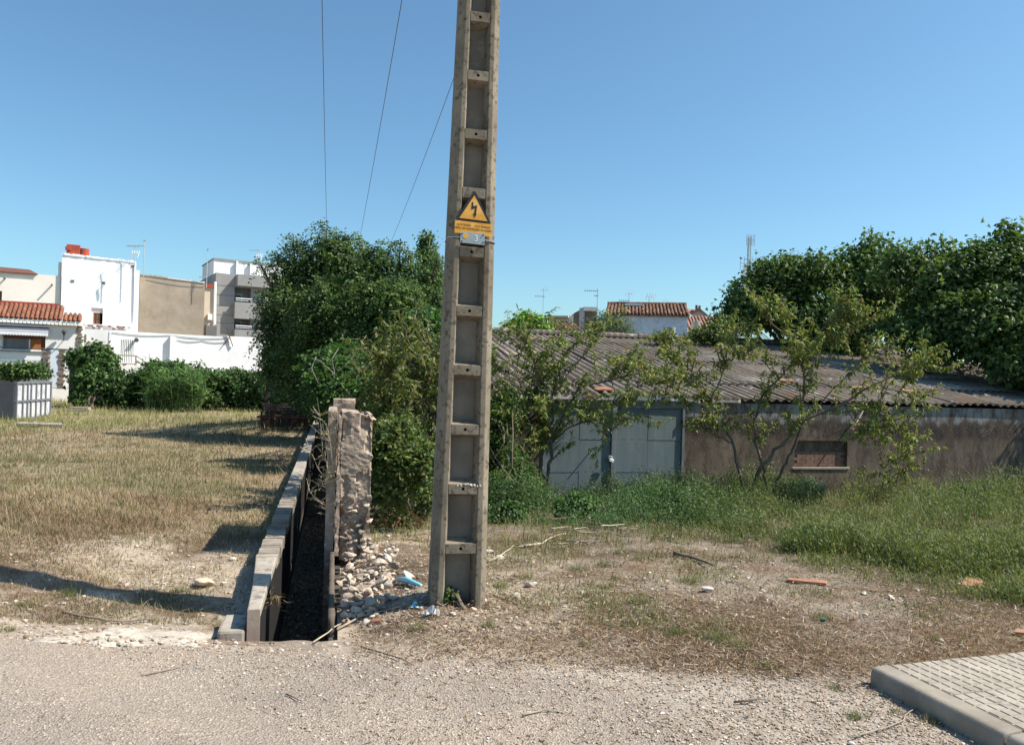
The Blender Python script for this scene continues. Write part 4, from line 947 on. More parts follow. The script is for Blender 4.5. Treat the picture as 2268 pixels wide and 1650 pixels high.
# ---- long white yard building in front
h7 = House('white_yard_building', 241, 42.5, R(29), 'long low bright white building with a grilled door behind the hedge', 'building')
gd = h7.rect(*k0(1350, 645), *k0(1482, 900))
e0, em, e1 = h7.px(*k0(1215, 700))[0], h7.px(*k1(1850, 1000))[0], h7.px(640, 790)[0]
mb = MB(); mb.wall(e0, em, -1, h7.line(*k1(880, 910), *k1(1850, 962)), [gd], 4, .2); mb.wall(em + .001, e1, -1, h7.px(*k1(1990, 1045))[1], [], .3); mb.build('wall', M['white'], h7.e)
h7.box('set_back_wall', M['offwhite'], *k1(1850, 960), *k1(2200, 1050), .8, 1.0)
mb = MB(); mb.box(gd[0], gd[1], .19, .21, gd[2], gd[3]); mb.build('door_leaf', MAT('pale_blue_door', (.30, .36, .40), (.25, .31, .35), 3), h7.e)
for k in range(7):
    x = gd[0] + (gd[1] - gd[0]) * (k + .5) / 7; mb = MB(); mb.box(x - .025, x + .025, -.03, .0, gd[2], gd[3]); mb.build('grille_bar', M['white'], h7.e)
for k in range(9):
    z = gd[2] + (gd[3] - gd[2]) * (k + .5) / 9; mb = MB(); mb.box(gd[0], gd[1], -.02, .006, z - .018, z + .018); mb.build('grille_crossbar', M['kerb'], h7.e)
p = h7.px(*k1(1372, 955)); q = h7.px(*k1(1372, 1150)); mb = MB(); mb.box(p[0] - .02, p[0] + .25, -.22, -.002, q[1] - 1, p[1]); mb.build('buttress', M['white'], h7.e)
p = h7.px(*k1(1097, 983)); mb = MB(); mb.tube([(p[0], -.02, p[1]), (p[0], -.16, p[1] + .03), (p[0], -.30, p[1] - .05)], [.05, .09, .12], 12); mb.build('round_lamp', M['darkgrey'], h7.e)
st = thing('stair_railing', h7.F.o.copy(), R(29), 'beige painted stair railing below the grilled white door', 'railing')
def sp_(x, y, o=1.0): a = h7.px(*k0(x, y), o); return (a[0], -o, a[1])
for r in ((1305, 818, 1512, 825), (1305, 912, 1512, 918), (1512, 825, 1660, 925), (1512, 870, 1655, 975)):
    mb = MB(); mb.bar(sp_(r[0], r[1]), sp_(r[2], r[3]), .09, .07); mb.build('rail', M['railpaint'], st)
for x in (1310, 1508):
    mb = MB(); mb.bar(sp_(x, 820), sp_(x, 1000), .10, .10); mb.build('post', M['railpaint'], st)
for k in range(9):
    mb = MB(); x = 1330 + k * 20; mb.bar(sp_(x, 915), sp_(x, 990), .035, .035); mb.build('baluster', M['railpaint'], st)
sb = h7.rect(*k0(1300, 915), *k0(1640, 1020)); mb = MB(); mb.box(sb[0], sb[1], -1.2, -.01, -1, sb[3] - .1); mb.build('stair_block', M['offwhite'], st)
for i, (qa, qb) in enumerate((((1822, 882), (1876, 1038)), ((1850, 960), (1803, 1028)))):
    a, b = h7.px(*k1(*qa), .1), h7.px(*k1(*qb), .1); mb = MB(); mb.bar(h7.F.o + h7.F.w * a[0] + h7.F.n * .1 + Vector((0, 0, a[1])), h7.F.o + h7.F.w * b[0] + h7.F.n * .1 + Vector((0, 0, b[1])), .09, .04)
    tag(mb.build('leaning_beam', M['rust']), ['long brown beam leaning across the white yard wall top', 'short brown beam crossing under the long one'][i], 'beam')
for i, q in enumerate(((900, 925, 1830, 972), (1420, 985, 1835, 1000))):
    a, b = h7.px(*k1(q[0], q[1])), h7.px(*k1(q[2], q[3])); mb = MB(); mb.tube([(a[0] + (b[0] - a[0]) * t / 8, -.03, a[1] + (b[1] - a[1]) * t / 8 - .10 * math.sin(PI * (t % 4) / 4)) for t in range(9)], .014, 5); mb.build('wall_cable', M['darkgrey'], h7.e)
a, b = h3.px(*k1(1085, 380)), h3.px(*k1(1075, 840)); mb = MB(); mb.tube([(a[0], -.05, a[1]), (b[0], -.05, b[1])], .035, 8); mb.build('drain_pipe', M['offwhite'], h3.e)
a, b = h4.px(*k1(1180, 500)), h4.px(*k1(1640, 560)); mb = MB(); mb.tube([(a[0] + (b[0] - a[0]) * t / 8, -.03, a[1] + (b[1] - a[1]) * t / 8 - .12 * math.sin(PI * t / 8)) for t in range(9)], .013, 5); mb.build('wall_cable', M['darkgrey'], h4.e)
for q in ((585, 512), (835, 527), (1070, 392)):
    p = h3.px(*k1(*q)); mb = MB(); mb.box(p[0] - .09, p[0] + .09, -.03, -.0, p[1] - .07, p[1] + .07); mb.build('vent', M['darkgrey'], h3.e)
# ---- railing, planter hedge, steel enclosure in front of the tiled house
rl = thing('iron_railing', h.F.o + h.F.n * 2.0, YAW, 'thin iron railing of upright bars in front of the tiled house', 'railing')
def rp(x, y): a = h.px(*k0(x, y), 2.0); return (a[0], 0, a[1])
a = rp(-30, 872); b = rp(465, 880); mb = MB(); mb.bar(a, b, .05, .04); mb.build('top_rail', M['galv'], rl)
for k in range(17):
    t = k / 16; x = -25 + 485 * t; p = rp(x, 875); mb = MB(); mb.bar(p, (p[0], 0, p[2] - .9), .022, .022); mb.build('bar', M['galv'], rl)
p = rp(466, 865); mb = MB(); mb.bar((p[0], 0, p[2] + .05), (p[0], 0, p[2] - 1.0), .09, .09); mb.build('post', M['black'], rl)
pw_ = h.rect(*k0(-60, 1060), *k0(560, 1200)); mb = MB(); mb.box(pw_[0] - 1, pw_[1] + .1, -2.15, -1.9, -1, h.px(*k0(250, 1060), 2.0)[1])
o = mb.build('retaining_wall', MAT('grey_green_wall', (.26, .29, .30), (.21, .24, .25), 2), None, loc=h.e.location, rot=(0, 0, YAW)); tag(o, 'grey green retaining wall under the planter hedge', 'wall')
P = ong(62, 928); Pc = ong(*k0(168, 1540)); Pr = ong(*k0(545, 1490))
Pr = Pc + (Pr - Pc).normalized() * 3.3; 
cw = (at(*k0(540, 1110), Pr.y) - Pr).z; ht = (at(*k0(180, 1125), Pc.y) - Pc).z
en = thing('steel_enclosure', Pc, 0, 'steel sheet enclosure with pale ribbed side panels at the field edge', 'enclosure')
ang = math.atan2(Pr.y - Pc.y, Pr.x - Pc.x); Ls = 3.4; Hs = ht
a_ = at(*k0(548, 1300), 1).normalized()
dirs = Vector((math.cos(ang), math.sin(ang), 0))
# length so that its far edge shows where the photograph has it
best = min((abs(proj([tuple(Pc + dirs * q)])[0][0] - k0(548, 1300)[0]), q) for q in np.linspace(.5, 9, 400)); Ls = best[1]
cells = [0, .17, .30, .40, .55, .70, .84, 1.0]
def sidep(mb, s0_, s1_, z0_, z1_, y0_=-.02, y1_=.02): mb.box(s0_, s1_, y0_, y1_, z0_, z1_)
sd = thing('side_panel_frame', (0, 0, 0), ang); sd.parent = en
for i in range(7):
    for j in range(2):
        mb = MB(); sidep(mb, cells[i] * Ls + .03, cells[i + 1] * Ls - .03, j * Hs / 2 + .03, (j + 1) * Hs / 2 - .03, -.005, .015); mb.build('sheet_panel', M['palepanel'], sd)
for q in cells:
    mb = MB(); mb.box(q * Ls - .03, q * Ls + .03, -.05, .03, 0, Hs); mb.build('rib', M['bluegrey'], sd)
for z in (.02, Hs / 2, Hs):
    mb = MB(); mb.box(-.04, Ls + .04, -.055, .035, z - .03, z + .03); mb.build('rail', M['bluegrey'], sd)
fr = thing('front_panel_frame', (0, 0, 0), R(188)); fr.parent = en
for i in range(2):
    for j in range(2):
        mb = MB(); mb.box(.25 + i * 1.5, 1.55 + i * 1.5, -.01, .03, .06 + j * Hs / 2, Hs / 2 * (j + 1) - .12); mb.build('sheet_panel', M['bluegrey'], fr)
mb = MB(); mb.box(.04, 3.3, .03, .06, 0, Hs); mb.build('backing_sheet', M['shaded_panel'], fr)
for z in (.03, Hs / 2, Hs - .03):
    mb = MB(); mb.box(.04, 3.3, -.06, .028, z - .035, z + .035); mb.build('rail', M['shaded_panel'], fr)
for x in (.06, .22, 1.62): mb = MB(); mb.box(x, x + .06, -.055, .029, 0, Hs); mb.build('rib', M['shaded_panel'], fr)
# ---- houses behind the shed
def k3(a, b): return (1900 + a / 2.0629) / 1.7637, (1000 + b / 2.0629) / 1.7637
b1 = House('beige_flat_house', 1212, 62, R(-14), 'flat roofed beige house far behind the shed roof', 'house')
ws = [b1.rect(*k3(520, 530), *k3(568, 560)), b1.rect(*k3(604, 526), *k3(652, 560))]
mb = MB(); mb.wall(b1.px(*k3(500, 520))[0], b1.px(*k3(665, 520))[0], -1, b1.line(*k3(500, 492), *k3(665, 480)), ws, 5, .2); mb.build('wall', M['beige'], b1.e)
for q in ws: mb = MB(); mb.box(q[0], q[1], .15, .2, q[2], q[3]); mb.build('window', M['darkgrey'], b1.e)
b1.box('cornice', M['beige'], *k3(474, 484), *k3(665, 498), -.4, -.02); b1.box('side_wall', M['cream'], *k3(667, 482), *k3(702, 600), .02, 4); b1.box('chimney', M['brownwall'], *k3(672, 462), *k3(730, 482), 1, 2)
b2 = House('low_tiled_shed', 1208, 40, R(10), 'low outbuilding with a dark red tile roof behind the shed ridge', 'outbuilding')
x0_, x1_ = b2.px(*k3(470, 600))[0], b2.px(*k3(785, 600))[0]; z0_ = b2.px(*k3(620, 604))[1]; z1_ = b2.px(*k3(620, 545), -2.2)[1]
mb = MB(); mb.box(x0_ + .2, x1_ - .2, .2, 3, -1, z0_ - .1); mb.build('wall', M['pinkwall'], b2.e)
tile_roof(b2.e, x0_, x1_, 0, z0_, 2.2, z1_, .21, M['oldtile'], 5)
b3 = House('pink_plaster_house', 1283, 52, R(-30), 'pinkish plaster house with a flat parapet left of the white tiled house', 'house')
mb = MB(); mb.wall(b3.px(*k3(748, 500))[0], b3.px(*k3(790, 500))[0], -1, b3.px(*k3(770, 418))[1], [], .2); mb.build('side_wall', M['pinkwall'], b3.e)
P_ = b3.F.o + b3.F.w * b3.px(*k3(790, 500))[0]; b3f = Face(P_, R(4)); mb = MB(); a_, b_ = b3f.px(*k3(791, 500)), b3f.px(*k3(890, 500)); zt_ = b3f.px(*k3(830, 416))[1]
BI = (Matrix.Translation(b3.e.location) @ Matrix.Rotation(R(-30), 4, 'Z')).inverted()
mb.wall(0, b_[0], -1, zt_, [], 5); o = mb.build('front_wall', M['brownwall'], b3.e); o.matrix_basis = BI @ Matrix.Translation(P_) @ Matrix.Rotation(R(4), 4, 'Z')
mb = MB(); mb.box(-.1, b_[0], -.25, -.01, zt_ - .25, zt_ + .02); o = mb.build('parapet', M['pinkwall'], b3.e); o.matrix_basis = BI @ Matrix.Translation(P_) @ Matrix.Rotation(R(4), 4, 'Z')
b4 = House('white_tiled_house', 1375, 43, R(-9), 'white house with an old red barrel tile roof, blue shade painted into its wall', 'house')
x0_, x1_ = b4.px(*k3(972, 500))[0], b4.px(*k3(1622, 500))[0]; ze = b4.px(*k3(1300, 470), .2)[1]; 
rdp = 3.0; zr = b4.px(*k3(1300, 392), -rdp)[1]
mb = MB(); mb.wall(x0_, x1_, -1, ze - .05, [], 6); mb.build('wall', M['shade_white'], b4.e)
tile_roof(b4.e, x0_ - .1, x1_ + .1, -.2, ze, rdp, zr, .205, M['oldtile'], 7, .014)
mb = MB(); g = x0_ - .02; mb.add([(g, 0, -1), (g, 6, -1), (g, 6, ze), (g, rdp, zr - .1), (g, 0, ze - .1)], [(0, 1, 2, 3, 4)]); mb.build('gable_wall', M['tan'], b4.e)
for k in range(24): mb = MB(); xa = x0_ - .1 + k * (x1_ - x0_ + .2) / 24; mb.tube([(xa, rdp, zr + .02), (xa + (x1_ - x0_) / 24 * 1.1, rdp, zr + .03)], [.13, .11], 8); mb.build('ridge_tile', M['oldtile'], b4.e)
b4.box('chimney', M['brownwall'], *k3(1372, 378), *k3(1414, 404), 2.6, 3.2); 
p = b4.px(*k3(1185, 398), -2.4); mb = MB(); mb.box(p[0] - .5, p[0] + .5, 2.0, 2.5, p[1] - .05, p[1] + .08); mb.build('skylight', M['white'], b4.e, rot=(0, 0, 0))
tk = b4.px(*k3(1486, 610), 3.0); tk2 = b4.px(*k3(1486, 576), 3.0); rr_ = (b4.px(*k3(1524, 590), 3.0)[0] - b4.px(*k3(1449, 590), 3.0)[0]) / 2
def tank(hs, kk, l):
    a, b_, r2 = kk; mb = MB(); c_ = hs.F.o + hs.F.w * a[0] + hs.F.n * 3.0
    mb.tube([(0, 0, -1 - 0), (0, 0, b_[1] - .02), (0, 0, b_[1])], [r2, r2, r2 * .96], 20); o = mb.build('water_tank', M['greywall'], loc=(c_.x, c_.y, 0), smooth=False); tag(o, l, 'water tank')
tank(b4, (tk, tk2, rr_), 'grey cylindrical water tank in front of the white tiled house')
b5 = House('ochre_gable_house', 1513, 58, R(-14), 'small house end with pale tiles and two brick chimneys', 'house')
p0, p1, p2, pk_ = b5.px(*k3(1655, 490)), b5.px(*k3(1775, 487)), b5.px(*k3(1655, 470)), b5.px(*k3(1712, 432))
mb = MB(); mb.prism([(p0[0], -1), (p1[0], -1), (p1[0], p1[1]), (pk_[0], pk_[1]), (p2[0], p2[1])], 0, 5); mb.build('gable_wall', M['beige'], b5.e)
mb = MB(); q0 = b5.px(*k3(1592, 462)); q1 = b5.px(*k3(1600, 432), -2); 
mb.add([(q0[0], -.1, q0[1] - .1), (p2[0], -.1, p2[1] + .02), (pk_[0], 1.0, pk_[1] + .05), (q1[0], 1.0, q1[1])], [(0, 1, 2, 3)]); mb.bar((p2[0] - .1, -.1, p2[1]), (pk_[0], -.1, pk_[1] + .06), .2, .12); mb.bar((pk_[0], -.1, pk_[1] + .06), (p1[0] + .1, -.1, p1[1]), .2, .12); mb.build('roof', M['pinktile'], b5.e)
for x in (1692, 1717): b5.box('chimney', M['brownwall'], *k3(x - 9, 392 + (x > 1700) * 4), *k3(x + 9, 436), .4, .9)
b6 = House('pink_tiled_house', 1512, 47, R(-6), 'house with a pale pink tile roof between white house and fig trees', 'house')
x0_, x1_ = b6.px(*k3(1628, 560))[0], b6.px(*k3(2050, 560))[0]; z0_ = b6.px(*k3(1700, 580))[1]; z1_ = b6.px(*k3(1750, 492), -2.6)[1]
mb = MB(); mb.box(x0_, x1_, .1, 4, -1, z0_ - .08); mb.build('wall', M['beige'], b6.e); tile_roof(b6.e, x0_, x1_, 0, z0_, 2.6, z1_, .205, M['pinktile'], 5)
tank(b6, (b6.px(*k3(1686, 600), 3.0), b6.px(*k3(1686, 527), 3.0), (b6.px(*k3(1722, 540), 3.0)[0] - b6.px(*k3(1650, 540), 3.0)[0]) / 2), 'grey round tank in front of the pale pink tile roof')
# ---- aerials
def aerial(x, ytop, ybot, Y, label, booms, grid=None):
    a, b = at(x, ybot, Y), at(x, ytop, Y); a.x = b.x = (a.x + b.x) / 2; t = thing('television_aerial', a, random.uniform(-.2, .2), label, 'aerial', 'television aerials on the roofs'); H_ = b.z - a.z
    mb = MB(); mb.tube([(0, 0, -.3), (0, 0, H_)], .022, 6); mb.build('mast', M['galv'], t)
    for z, xl, xr, n, ll in [(q[0], q[1] * .62, q[2] * .62, q[3], q[4] * .6) for q in booms]:
        mb = MB(); mb.bar((xl, 0, z * H_), (xr, 0, z * H_), .03, .03); mb.build('boom', M['galv'], t)
        mb = MB()
        for k in range(n):
            q = xl + (xr - xl) * (k + .5) / n; mb.bar((q, -ll / 2, z * H_ + .02), (q, ll / 2, z * H_ + .02), .016); mb.bar((q, 0, z * H_ - ll * .35), (q, 0, z * H_ + ll * .35), .016)
        mb.build('elements', M['galv'], t)['kind'] = 'stuff'
    if grid:
        z, w_ = grid[0], grid[1] * .7; mb = MB()
        for k in range(4):
            q = -w_ / 2 + w_ * k / 3; mb.bar((q, -.1, z * H_ - .2), (q + .12, -.1, z * H_ + .22), .07, .012)
        mb.bar((-w_ / 2, -.1, z * H_), (w_ / 2, -.1, z * H_), .04, .02)
        mb.build('reflector_grid', M['white'], t)
    return t
aerial(*k1(1087, 228)[:2], k1(0, 352)[1], 47.5, 'aerial with a slatted white panel over the whitewashed house', [(.97, -.9, .5, 5, .3)], (.45, .6))
aerial(*k1(1160, 172)[:2], k1(0, 440)[1], 48, 'taller thin aerial between the whitewashed and tan houses', [(.78, -1.7, .1, 7, .35), (.95, -.12, .2, 2, .5)])
aerial(*k1(1668, 240)[:2], k1(0, 530)[1], 51, 'lone aerial on the right end of the tan wall', [(.95, -.1, .2, 2, .5), (.17, -.9, .1, 6, .35)])
aerial(*k1(2085, 255)[:2], k1(0, 345)[1], 57, 'short aerial on the white roof storey of the grey flats', [(.9, -1.2, .1, 6, .3)], (.3, .6))
aerial(*k3(458, 262)[:2], k3(0, 520)[1], 60, 'tall aerial above the beige flat roofed house', [(.75, -1.1, .2, 6, .4)], (.95, .7))
aerial(*k3(895, 262)[:2], k3(0, 380)[1], 46, 'aerial at the left end of the white house ridge', [(.82, -1.3, .1, 7, .3), (.5, -.35, .1, 3, .25)])
aerial(*k3(1150, 295)[:2], k3(0, 390)[1], 46, 'aerial with a white slatted panel beside the skylight', [(.3, -1.0, .1, 6, .4)], (.9, .7))
aerial(*k3(1311, 325)[:2], k3(0, 392)[1], 46, 'short aerial with three white plates left of the ridge chimney', [], (.9, .7))
aerial(*k3(1425, 378)[:2], k3(0, 396)[1], 46, 'tiny white aerial right of the ridge chimney', [], (.6, .4))
def k4(a, b): return (2900 + a / 2.0618) / 1.7637, (800 + b / 2.0618) / 1.7637
ma, mz = at(*k4(45, 660), 95), at(*k4(60, 262), 95); mt_ = thing('telecom_mast', ma, 0, 'slender lattice telecom mast with white dishes behind the fig trees', 'mast'); Hm = mz.z - ma.z
for q in ((0, .35), (-.3, -.17), (.3, -.17)):
    mb = MB(); mb.bar((q[0], q[1], -12), (q[0] * .6, q[1] * .6, Hm), .07); mb.build('leg', M['galv'], mt_)
mb = MB()
for k in range(30):
    z = Hm * k / 30; z2 = Hm * (k + 1) / 30; mb.bar((-.3 + .1 * k / 30, -.17, z), (.3 - .1 * k / 30, -.17, z2), .04); mb.bar((.28 - .1 * k / 30, -.1, z), (0, .33 - .1 * k / 30, z2), .04)
mb.build('lattice', M['galv'], mt_)
for z, r_, x in ((.27, .75, -.3), (.02, .5, .5), (.10, .4, .4)):
    mb = MB(); mb.tube([(x, -.9, z * Hm), (x, -.7, z * Hm), (x, -.3, z * Hm)], [r_, r_, .2], 14); mb.build('dish', M['white'], mt_)
for z, w_, h_ in ((.45, 1.2, 1.7), (.92, .5, 1.4)):
    mb = MB()
    for k in range(6): mb.bar((-w_ + w_ * 2 * k / 5, -.6, z * Hm - h_ / 2), (-w_ + w_ * 2 * k / 5, -.6, z * Hm + h_ / 2), .05)
    mb.bar((-w_, -.6, z * Hm), (w_, -.6, z * Hm), .06); mb.build('antenna_grid', M['galv'], mt_)
# ================================================================ plants
G_DARK = [(.060, .108, .036), (.082, .14, .044), (.11, .175, .054), (.092, .135, .052)]
def fray(lobes, k=3, f=.34, zmin=-.2):   # small outlying sprays that break the outline
    out = []
    for c, r, dp in lobes:
        for q in range(k):
            d = rdir(1, zmin)[0]; out.append((c + d * r * np.array((1, dp, 1)) * random.uniform(.9, 1.25), r * f * random.uniform(.6, 1.2), 1.0))
    return lobes + out
def clump(lobes, k=7, f=.46, zmin=-.5, core=.62):   # a crown of rounded leafy heads round an inner core
    out = []
    for c, r, dp in lobes:
        out.append((c, r * core, dp)); kk = max(3, int(k * min(1.3, r / .6)))
        for d in rdir(kk, zmin):
            out.append((c + d * r * .70 * np.array((1, dp, 1)), r * f * random.uniform(.7, 1.25), 1.0))
    return out
def px_lobe(x, y, r, Y, depth=1.0):
    c = at(x, y, Y); return np.array(c), r * Y / F, depth
def sample_lobes(lobes, n, shell=.5, zs=.9):
    w = np.array([l[1] ** 2 for l in lobes]); idx = RNG.choice(len(lobes), n, p=w / w.sum())
    C = np.array([l[0] for l in lobes])[idx]; r = np.array([l[1] for l in lobes])[idx]; dp = np.array([l[2] for l in lobes])[idx]
    d = rdir(n); rad = (shell + (1.0 - shell) * RNG.random(n) ** .6) * RNG.normal(1, .07, n)
    off = d * rad[:, None] * r[:, None]; off[:, 2] *= zs; off[:, 1] *= dp
    return C + off, d, idx
def limbs(mb, base, lobes, r0, wob=.15, twigs=4, rt=.012):
    for c, r, dp in lobes:
        c = Vector(c); b = Vector(base) + Vector((random.uniform(-.1, .1), random.uniform(-.1, .1), 0)); pts = []; n = 7
        for k in range(n + 1):
            t = k / n; p = b.lerp(c, t); p.x = b.x + (c.x - b.x) * t ** 1.5; p.y = b.y + (c.y - b.y) * t ** 1.5
            if 0 < k < n: p += Vector((random.uniform(-1, 1), random.uniform(-1, 1), random.uniform(-.5, .5))) * wob
            pts.append(p)
        mb.tube(pts, [r0 * (1 - .8 * k / n) for k in range(n + 1)], 6)
        for k in range(twigs):
            s = pts[random.randint(3, n)]; d = Vector(rdir(1, -.1)[0]); e = c + d * r * random.uniform(.7, 1.0)
            md = s.lerp(e, .5) + Vector(rdir(1)[0]) * r * .15; mb.tube([s, md, e], [rt * 1.6, rt * 1.1, rt * .5], 4)
def tree(name, label, cat, base, lobes, trunk_r, group=None, bark='bark', twigs=4, stems=1):
    base = Vector(base); t = thing(name, base, 0, label, cat, group); mb = MB(); 
    limbs(mb, base, lobes, trunk_r, twigs=twigs); 
    o = mb.build('trunk', M[bark], t, smooth=True); o.location = -base; return t
def local(o, par): o.location = -par.location; return o
def spray_leaves(par, lobes, nspray, pairs, slen, leaf, width, cols, w=None, T=T_DIAMOND, mt='leaf', shell=.45, droop=.35, name='crown', zs=.9, var=.22, spot=None):
    P, d, idx = sample_lobes(lobes, nspray, shell, zs)
    ax = nrmz(d * .8 + RNG.normal(0, .55, (nspray, 3)) + np.array((0, 0, -droop + .35))); up = nrmz(RNG.normal(0, .35, (nspray, 3)) + np.array((0, 0, 1.0)))
    sd = nrmz(np.cross(ax, up)); K = pairs * 2 + 1; ctone = tint(nspray, cols, var, w)
    pos, dr, nn, cc = [], [], [], []
    for k in range(K):
        t = (k // 2 + .6) / (pairs + .6); s = 1 if k % 2 else -1
        drop = -droop * t * t * slen
        q = P + ax * (slen * t) * RNG.uniform(.8, 1.2, (nspray, 1)); q[:, 2] += drop
        dd = ax * .45 + sd * s * (0 if k == K - 1 else 1) + RNG.normal(0, .22, (nspray, 3)); dd[:, 2] -= droop * .5
        pos.append(q); dr.append(dd); nn.append(up * .7 + np.array((.25, -.25, .1)) + RNG.normal(0, .6, (nspray, 3))); cc.append(ctone * RNG.normal(1, .10, (nspray, 1)))
    pos = np.concatenate(pos); n = len(pos)
    o = leaves(name, T, pos, np.concatenate(dr), np.concatenate(nn), leaf * RNG.uniform(.7, 1.25, n), width * RNG.uniform(.75, 1.2, n), np.clip(np.concatenate(cc), .004, 1), M[mt], par)
    return local(o, par)
def bunch_leaves(par, lobes, nb, per, spread, leaf, width, cols, w=None, T=T_ROUND, mt='gloss_leaf', shell=.5, name='crown', zs=.9, var=.2, up=.7):
    P, d, idx = sample_lobes(lobes, nb, shell, zs); tone = tint(nb, cols, var, w)
    P = np.repeat(P, per, 0); D = np.repeat(d, per, 0); tone = np.repeat(tone, per, 0); n = len(P)
    P = P + RNG.normal(0, spread, (n, 3)) * np.array((1, 1, .7))
    nn = nrmz(D * .8 + np.array((0, 0, up * .75)) + RNG.normal(0, .32, (n, 3))); dr = nrmz(D * .6 + RNG.normal(0, .8, (n, 3)) + np.array((0, 0, -.35)))
    o = leaves(name, T, P, dr, nn, leaf * RNG.uniform(.65, 1.2, n), width * RNG.uniform(.7, 1.2, n), np.clip(tone * RNG.normal(1, .12, (n, 1)), .004, 1), M[mt], par)
    return local(o, par)

# ---- the big feathery tree over the channel, in two trees plus a slim spire
Ya = 21.5
A = [px_lobe(*q) for q in [(722, 512, 13, Ya), (745, 524, 15, Ya), (703, 528, 13, Ya), (770, 530, 13, Ya), (650, 536, 13, Ya), (638, 552, 13, Ya), (668, 556, 15, Ya), (690, 556, 15, Ya), (728, 552, 20, Ya), (758, 560, 18, Ya), (622, 580, 16, Ya), (648, 588, 18, Ya), (602, 606, 14, Ya), (585, 660, 13, Ya), (574, 690, 10, Ya), (590, 728, 14, Ya), (572, 752, 9, Ya), (700, 592, 34, Ya), (655, 625, 40, Ya), (620, 660, 36, Ya), (618, 710, 38, Ya), (680, 660, 78, Ya), (760, 600, 66, Ya), (740, 690, 84, Ya - 1), (640, 770, 62, Ya), (700, 780, 80, Ya - 1), (615, 820, 42, Ya), (665, 850, 44, Ya - .5), (577, 588, 9, Ya), (760, 800, 66, Ya - 1), (735, 880, 50, Ya)]]
t = tree('robinia_tree', 'large dark green feathery tree overhanging the channel and field', 'tree', ong(712, 925), A, .10, 'feathery dark trees beside the channel', twigs=6)
A = [(c, r * .86, d) for c, r, d in A]; spray_leaves(t, clump(A, 6), 11000, 5, .42, .085, .048, G_DARK, shell=.45, droop=.45, var=.30)
Bq = [px_lobe(*q) for q in [(796, 545, 12, 20), (815, 558, 13, 20), (838, 553, 13, 20), (862, 556, 12, 20), (884, 550, 13, 20), (905, 566, 13, 20), (922, 588, 13, 20), (970, 575, 13, 20), (820, 590, 26, 20), (860, 588, 26, 20), (895, 600, 26, 20.4), (830, 640, 44, 20), (905, 650, 48, 20), (850, 690, 84, 19.4), (930, 690, 66, 20), (960, 620, 30, 20.5), (790, 690, 66, 19.6), (870, 770, 74, 19.4), (940, 770, 60, 19.6), (800, 780, 60, 19), (962, 700, 50, 20)]]
t = tree('robinia_tree', 'mid green feathery tree standing between the dark tree and the pole', 'tree', ong(862, 1010), Bq, .09, 'feathery dark trees beside the channel', twigs=6)
Bq = [(c, r * .88, d) for c, r, d in Bq]; spray_leaves(t, clump(Bq, 6), 8300, 5, .42, .085, .048, [(.07, .13, .04), (.095, .16, .048), (.062, .108, .038), (.115, .17, .05)], shell=.38, droop=.5, var=.26)
Cq = [px_lobe(*q) for q in [(944, 530, 13, 24), (946, 553, 17, 24), (948, 580, 22, 24), (952, 615, 26, 24)]]
t = tree('slim_tree', 'slim dark spire of a tree rising just left of the pole', 'tree', at(950, 900, 24) * 1, Cq, .05, twigs=3)
bunch_leaves(t, Cq, 260, 14, .10, .10, .06, G_DARK, T=T_ROUND, mt='leaf', shell=.2, zs=1.1)
# ---- glossy shrub in front of it, bright creepers behind the pier
D_ = [px_lobe(*q) for q in [(935, 720, 38, 16.5), (910, 748, 30, 16.5), (952, 762, 34, 16.5), (895, 780, 20, 16.5)]]
t = tree('glossy_shrub', 'glossy light green shrub showing in the gap just left of the pole', 'shrub', ong(930, 1060), D_, .04, twigs=3)
bunch_leaves(t, D_, 220, 11, .12, .12, .08, [(.06, .13, .035), (.075, .15, .05), (.05, .10, .03)], shell=.4)
Eq = [px_lobe(*q) for q in [(745, 835, 36, 14), (790, 840, 34, 14), (720, 868, 26, 14), (775, 872, 36, 13.5), (815, 880, 34, 13.5), (700, 815, 20, 15), (760, 800, 34, 15)]]
t = tree('creeper_bush', 'bright green leafy bush rising behind the broken pier', 'bush', ong(790, 1010), Eq, .035, twigs=6, bark='pale_bark')
spray_leaves(t, Eq, 2300, 4, .30, .075, .045, [(.055, .12, .03), (.09, .17, .035), (.045, .095, .028)], shell=.3, droop=.3)
# bare dead branches sticking out
mb = MB()
for q in ([(715, 880), (742, 830), (735, 795), (750, 772)], [(742, 830), (775, 800), (800, 760), (812, 742)], [(775, 800), (830, 812), (860, 826)], [(705, 850), (690, 815), (700, 790)], [(742, 830), (710, 800), (690, 792)]):
    mb.tube([at(x, y, 13.3 + .1 * i) for i, (x, y) in enumerate(q)], [.011, .008, .006, .004][:len(q)], 5)
tag(mb.build('dead_branch', M['pale_bark'], smooth=True), 'bare grey dead branches poking out above the broken pier', 'branch')

